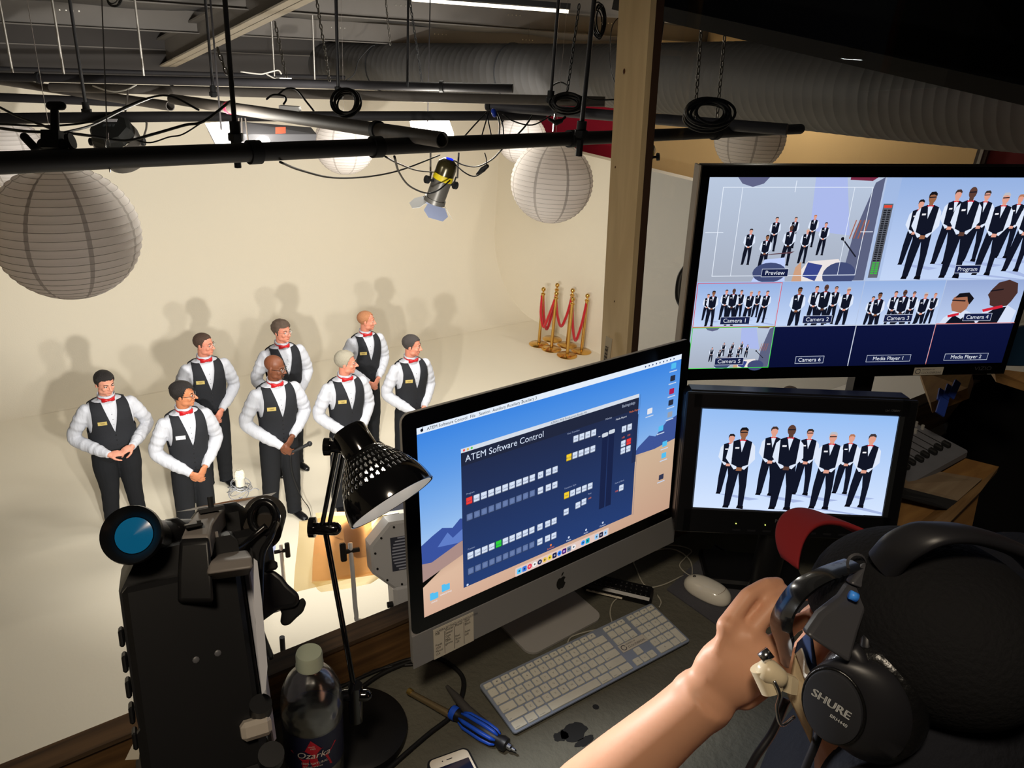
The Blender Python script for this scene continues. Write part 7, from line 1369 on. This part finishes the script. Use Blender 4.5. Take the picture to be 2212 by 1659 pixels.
def th(x, y, z): return RH@np.array([x, y, z])                     # head frame: x sideways, y back, z up
sgn = 1 if np.dot(RH[:, 0], -FW) > 0 else -1                       # side of the near ear
# hair at the nape and beard
mb = MB(); rn = random.Random(5)
for k in range(46):
    x_, y_ = rn.uniform(1838, 1905), rn.uniform(1560, 1600); a = PD(x_, y_, .775)-oc_; mb.tube([a, PD(x_+8, y_+35, .768)-oc_, PD(x_+rn.uniform(8, 30), y_+rn.uniform(60, 90), .775)-oc_], [.0035, .003, .0008], 5)
mb.build('hair', M_HAIRO, op, 180)
# cap: crown, visor, red panel and button
n, m = 56, 26; V = []; fs = []; fm = []
for i in range(m+1):
    tt = 0
    for j in range(n):
        a = 2*math.pi*j/n; rr = .096; bk = max(0, min(1, (math.sin(a)+.25)/.7)); t0_ = -.08-.95*bk*bk*(3-2*bk); tt = t0_+(math.pi/2-t0_)*i/m; V.append(th(rr*math.cos(a)*math.cos(tt)*.98, .016+.118*math.sin(a)*math.cos(tt), .040+.086*math.sin(tt)))
for i in range(m):
    for j in range(n): fs.append([i*n+j, i*n+(j+1) % n, (i+1)*n+(j+1) % n, (i+1)*n+j]); fm.append(0)
me = MB().add(V, fs).mesh('cap'); me.polygons.foreach_set('material_index', fm); me.materials.append(M_CAPB); me.materials.append(M_CAPR); co_ = link('cap', me, op, 180); so_ = co_.modifiers.new('s', 'SOLIDIFY'); so_.thickness = .003
def visor(y0, y1, zc, w_, drop, name, m, thick=.003, up=0):
    V = []; N1, N2 = 16, 28
    for i in range(N1+1):
        f_ = i/N1
        for j in range(N2+1):
            a = -1+2*j/N2; xx_ = w_*a*(1-.10*f_**2); yy_ = -(y0+(y1-y0)*f_*math.sqrt(max(0, 1-(a*.93)**2)))-.03*(1-a*a)*(1-f_)*1; zz_ = zc-drop*a*a-.012*f_+up*f_; V.append(th(xx_, yy_, zz_))
    o = MB().add(V, [[i*(N2+1)+j, i*(N2+1)+j+1, (i+1)*(N2+1)+j+1, (i+1)*(N2+1)+j] for i in range(N1) for j in range(N2)]).build(name, m, op, 180); s_ = o.modifiers.new('s', 'SOLIDIFY'); s_.thickness = thick; s_.offset = 0; return o
visor(.085, .158, .085, .066, .022, 'cap_visor', mat('cap_dark_red', (120, 14, 20), .8), .005, up=.01)
mb = MB(); a = PD(1960, 1262, .72)-oc_
# headphones
hp = thing('headphones', 'black over-ear headphones with a round earcup worn over the cap', 'headphones', tuple(hc))
ex = th(sgn, 0, 0); eo = th(sgn*.088, .010, -.005); ey = th(0, 1, 0); ez = th(0, 0, 1)
cupdir = ex*.80-FW*.42-ez*.06; cupdir /= np.linalg.norm(cupdir)
zax = cupdir; xax = np.cross(UP, zax); xax /= np.linalg.norm(xax); yax = np.cross(zax, xax)
# align cup long axis with image up-right lean
lean_ = -.12; X2 = xax*math.cos(lean_)+yax*math.sin(lean_); Y2 = np.cross(zax, X2); Rc = np.stack([X2, Y2, zax], 1)
def oval(a, b, z, n=44, off=(0, 0)): return [eo+Rc@np.array([off[0]+a*math.cos(q), off[1]+b*math.sin(q), z]) for q in np.arange(n)*2*math.pi/n]
cu = (.020, -.006)
MB().loft([oval(.036, .045, -.012, off=cu), oval(.046, .055, -.008, off=cu), oval(.050, .059, .004, off=cu), oval(.047, .056, .016, off=cu), oval(.040, .049, .021, off=cu)], (1, 1)).build('ear_cushion', M_LEATH, hp, 180)
MB().loft([oval(.040, .049, .018, off=cu), oval(.040, .049, .026, off=cu), oval(.036, .044, .036, off=(.008, 0)), oval(.030, .038, .042, off=(0, 0))], (1, 1)).build('ear_cup', M_HP, hp, 60)
MB().loft([oval(.026, .034, .040), oval(.027, .0355, .046), oval(.026, .0345, .050), oval(.0245, .033, .0505)], (1, 1)).build('cup_disc', mat('cup_disc_matte', (40, 41, 46), .6, spec=.4), hp, 40)
MB().tube(oval(.0275, .036, .046), .0016, 6, close=True).build('disc_ring', M_LEATH, hp, 180)
def ontext(txt, sz, x, y, ang, sx_=1.0, b=0):
    V, fs = text_mesh(txt, sz); ca, sa_ = math.cos(ang), math.sin(ang); P = []
    if b:
        pass
    for v in V: u2, v2 = v[0]*sx_, v[1]; P.append(eo+Rc@np.array([x+u2*ca-v2*sa_, y+u2*sa_+v2*ca, .0512])); 
    return P, fs
mb = MB()
for dx in (0, .0004, .0008): P, fs = ontext('SHURE', .0112, -.0190+dx, .0065, -.30, 1.08); mb.add(P, fs)
P, fs = ontext('BRH440', .0048, -.001, -.008, -.30, 1.0); mb.add(P, fs); mb.build('brand_lettering', mat('pale_lettering', (196, 196, 192), .4), hp, 0)
# yoke and slider towards the band
def hpx(x, y, d): return PD(x, y, d)-oc_
yk = MB(); sec = [((1742, 1372), (1838, 1436), .685), ((1772, 1328), (1856, 1370), .70), ((1818, 1292), (1874, 1316), .715), ((1838, 1262), (1884, 1282), .73)]
rings = []
for (a, b, d) in sec:
    A_, B_ = hpx(*a, d), hpx(*b, d); rings.append([A_, B_, B_+FW*.016, A_+FW*.016])
yk.loft(rings, (1, 1)); yo = yk.build('yoke', M_HPG, hp, 40); bv = yo.modifiers.new('b', 'BEVEL'); bv.width = .004; bv.segments = 3
yk = MB(); yk.tube([hpx(1838, 1400, .70), hpx(1868, 1440, .70), hpx(1868, 1520, .70), hpx(1850, 1470, .705)], [.008, .007, .004, .002], 10); yk.tube(bez([hpx(1880, 1330, .72), hpx(1872, 1400, .71), hpx(1880, 1460, .71), hpx(1894, 1480, .715)]), .006, 8); yk.build('yoke_arm', M_HP, hp, 180)
MB().tube([hpx(1836, 1284, .711), hpx(1851, 1291, .711)], .0042, 10).build('blue_side_mark', mat('hp_blue', (62, 140, 226), .4, emit=(40, 110, 210), estr=.12), hp, 180)
s1 = MB(); rings = []
for (a, b, d) in [((1836, 1262), (1896, 1284), .725), ((1862, 1226), (1916, 1256), .735), ((1888, 1196), (1950, 1226), .745)]:
    A_, B_ = hpx(*a, d), hpx(*b, d); rings.append([A_, B_, B_+FW*.014, A_+FW*.014])
s1.loft(rings, (1, 1)); so2 = s1.build('slider', M_HPG, hp, 40); bv = so2.modifiers.new('b', 'BEVEL'); bv.width = .003; bv.segments = 3
# padded band arcing over the crown to the far side
bp_ = [hpx(1905, 1222, .725), hpx(1950, 1178, .705), hpx(2020, 1152, .695), hpx(2110, 1158, .705), hpx(2210, 1198, .73), hpx(2270, 1270, .79), hpx(2300, 1340, .81)]
P = bez(bp_, 8); mb = MB(); rings = []
for i, p in enumerate(P):
    tg = P[min(i+1, len(P)-1)]-P[max(i-1, 0)]; tg /= np.linalg.norm(tg); wv = RH@np.array([0, 1, .0]); wv = wv-tg*np.dot(wv, tg); wv /= np.linalg.norm(wv); hv = np.cross(tg, wv)
    rings.append([p+wv*.017*math.cos(q)+hv*.0075*math.sin(q) for q in np.arange(14)*2*math.pi/14])
mb.loft(rings, (1, 1)); mb.build('headband', M_HP, hp, 60)
# cable from the cup
MB().tube([hpx(1798, 1488, .72), hpx(1782, 1530, .735)], [.0085, .0065], 12).build('cable_boot', M_HPG, hp, 180)
MB().tube(bez([hpx(1786, 1520, .735), hpx(1776, 1560, .745), hpx(1764, 1600, .75), hpx(1740, 1659, .76), hpx(1700, 1760, .78)], 8), .0042, 8).build('cable', M_HP, hp, 180)
MB().tube(bez([hpx(1700, 1510, .84), hpx(1670, 1580, .84), hpx(1630, 1640, .84), hpx(1590, 1720, .85)], 8), .0045, 8).build('cable', M_HP, hp, 180)
# cream folded microphone arm bracket at his mouth
mic = bpy.data.objects.new('microphone_bracket', None); COL.objects.link(mic); mic.parent = hp
mb = MB(); mb.cyl(hpx(1648, 1440, .765), hpx(1668, 1492, .765), .013, .011, 18); mb.cap(hpx(1660, 1450, .76), hpx(1680, 1462, .76), .012, .010); mb.build('bracket_barrel', M_HPC, mic, 60)
mb = MB(); rings = []
for (a, b, d) in [((1672, 1486), (1682, 1452), .765), ((1708, 1500), (1712, 1462), .77), ((1722, 1502), (1726, 1470), .775)]:
    A_, B_ = hpx(*a, d), hpx(*b, d); rings.append([A_, B_, B_+FW*.010, A_+FW*.010])
mb.loft(rings, (1, 1)); mb.build('bracket_arm', M_HPC, mic, 0)
mb = MB(); mb.tube(bez([hpx(1672, 1470, .75), hpx(1684, 1500, .75), hpx(1678, 1530, .755), hpx(1688, 1566, .76), hpx(1716, 1548, .765)], 6), .0018, 6); mb.cyl(hpx(1644, 1424, .76), hpx(1664, 1408, .76), .006, n=10); mb.build('bracket_wire', M_CHROME, mic, 180)
# paper mask from the ear strap down to the chin
def patch(px, d, name, m, par, cb=.01):
    P = [hpx(x, y, dd) for (x, y), dd in zip(px, d)]; n = 12; V = []
    for j in range(n+1):
        for i in range(n+1):
            s_, q = i/n, j/n; p = P[0]*(1-s_)*(1-q)+P[1]*s_*(1-q)+P[2]*s_*q+P[3]*(1-s_)*q; V.append(p-FW*cb*math.sin(math.pi*s_)*math.sin(math.pi*q))
    o = MB().add(V, [[j*(n+1)+i, (j+1)*(n+1)+i, (j+1)*(n+1)+i+1, j*(n+1)+i+1] for j in range(n) for i in range(n)]).build(name, m, par, 180); s_ = o.modifiers.new('s', 'SOLIDIFY'); s_.thickness = .0015; return o
patch([(1716, 1412), (1762, 1490), (1752, 1608), (1700, 1500)], [.80, .765, .79, .80], 'face_mask', M_MASK, op); patch([(1722, 1388), (1750, 1360), (1768, 1478), (1716, 1410)], [.80, .765, .765, .80], 'mask_strap', mat('mask_blue', (40, 62, 104), .8), op, .004)
patch([(1718, 1412), (1730, 1400), (1752, 1462), (1738, 1466)], [.793, .78, .765, .775], 'mask_print', mat('mask_white', (214, 208, 196), .7), op, .004)
# wraparound glossy black eyewear band in front of the cap
G = bez([hpx(1898, 1196, .765), hpx(1845, 1208, .755), hpx(1780, 1230, .75), hpx(1720, 1262, .755), hpx(1684, 1308, .765), hpx(1670, 1352, .775), hpx(1684, 1400, .775), hpx(1694, 1440, .775)], 8)
H2 = bez([hpx(1890, 1222, .745), hpx(1850, 1236, .735), hpx(1800, 1254, .73), hpx(1756, 1282, .735), hpx(1724, 1318, .74), hpx(1712, 1356, .745), hpx(1716, 1390, .755), hpx(1700, 1436, .765)], 8)
mb = MB(); mb.loft([[g_, g_*.67+h_*.33-FW*.006, g_*.33+h_*.67-FW*.008, h_, h_+FW*.008, g_+FW*.010] for g_, h_ in zip(G, H2)], (1, 1)); mb.build('glossy_face_shield_frame', mat('shield_gloss', (22, 23, 25), .18, spec=.7, coat=.4), op, 60)
mb = MB(); mb.lathe([(.008, 0), (.010, .002), (.008, .004)], hpx(1848, 1216, .742), -FW, 18); mb.build('frame_eyelet', M_HPG, op)
# red dome of the cap front seen behind the frame
q = hpx(1880, 1195, .88); 
mb = MB(); mb.tube(bez([hpx(1962, 1270, .77), hpx(2010, 1292, .76), hpx(2080, 1316, .76), hpx(2115, 1330, .765)], 5), [.004]+[.010]*14+[.006], 10, sx=.6); mb.ell(hpx(2105, 1336, .75), .010, None, 12, 8); mb.build('red_trim', mat('cap_bright_red', (196, 24, 26), .7), op, 180)
# sweatshirt: shoulders and back filling the lower right
mb = MB()
for (x, y, d, r) in [(2120, 1560, 1.02, .20), (2200, 1420, 1.12, .18), (2260, 1700, .98, .26), (2040, 1800, .94, .16), (2350, 1550, 1.1, .25), (2150, 1900, .95, .3), (1500, 1840, .92, .055), (2060, 1420, .98, .10), (2010, 1650, .76, .085), (1945, 1760, .76, .085), (2120, 1560, .80, .10), (2180, 1480, .88, .11)]: mb.ell(hpx(x, y, d), (r, r*.8, r), np.stack([RT, FW, UP], 1), 24, 16)
mb.tube([hpx(1190, 1830, .94), hpx(1500, 1850, .92), hpx(1900, 1900, .9)], [.055, .065, .09], 20)
rmobj('sweatshirt', mb, .012, M_HOOD, op, 6, .5)
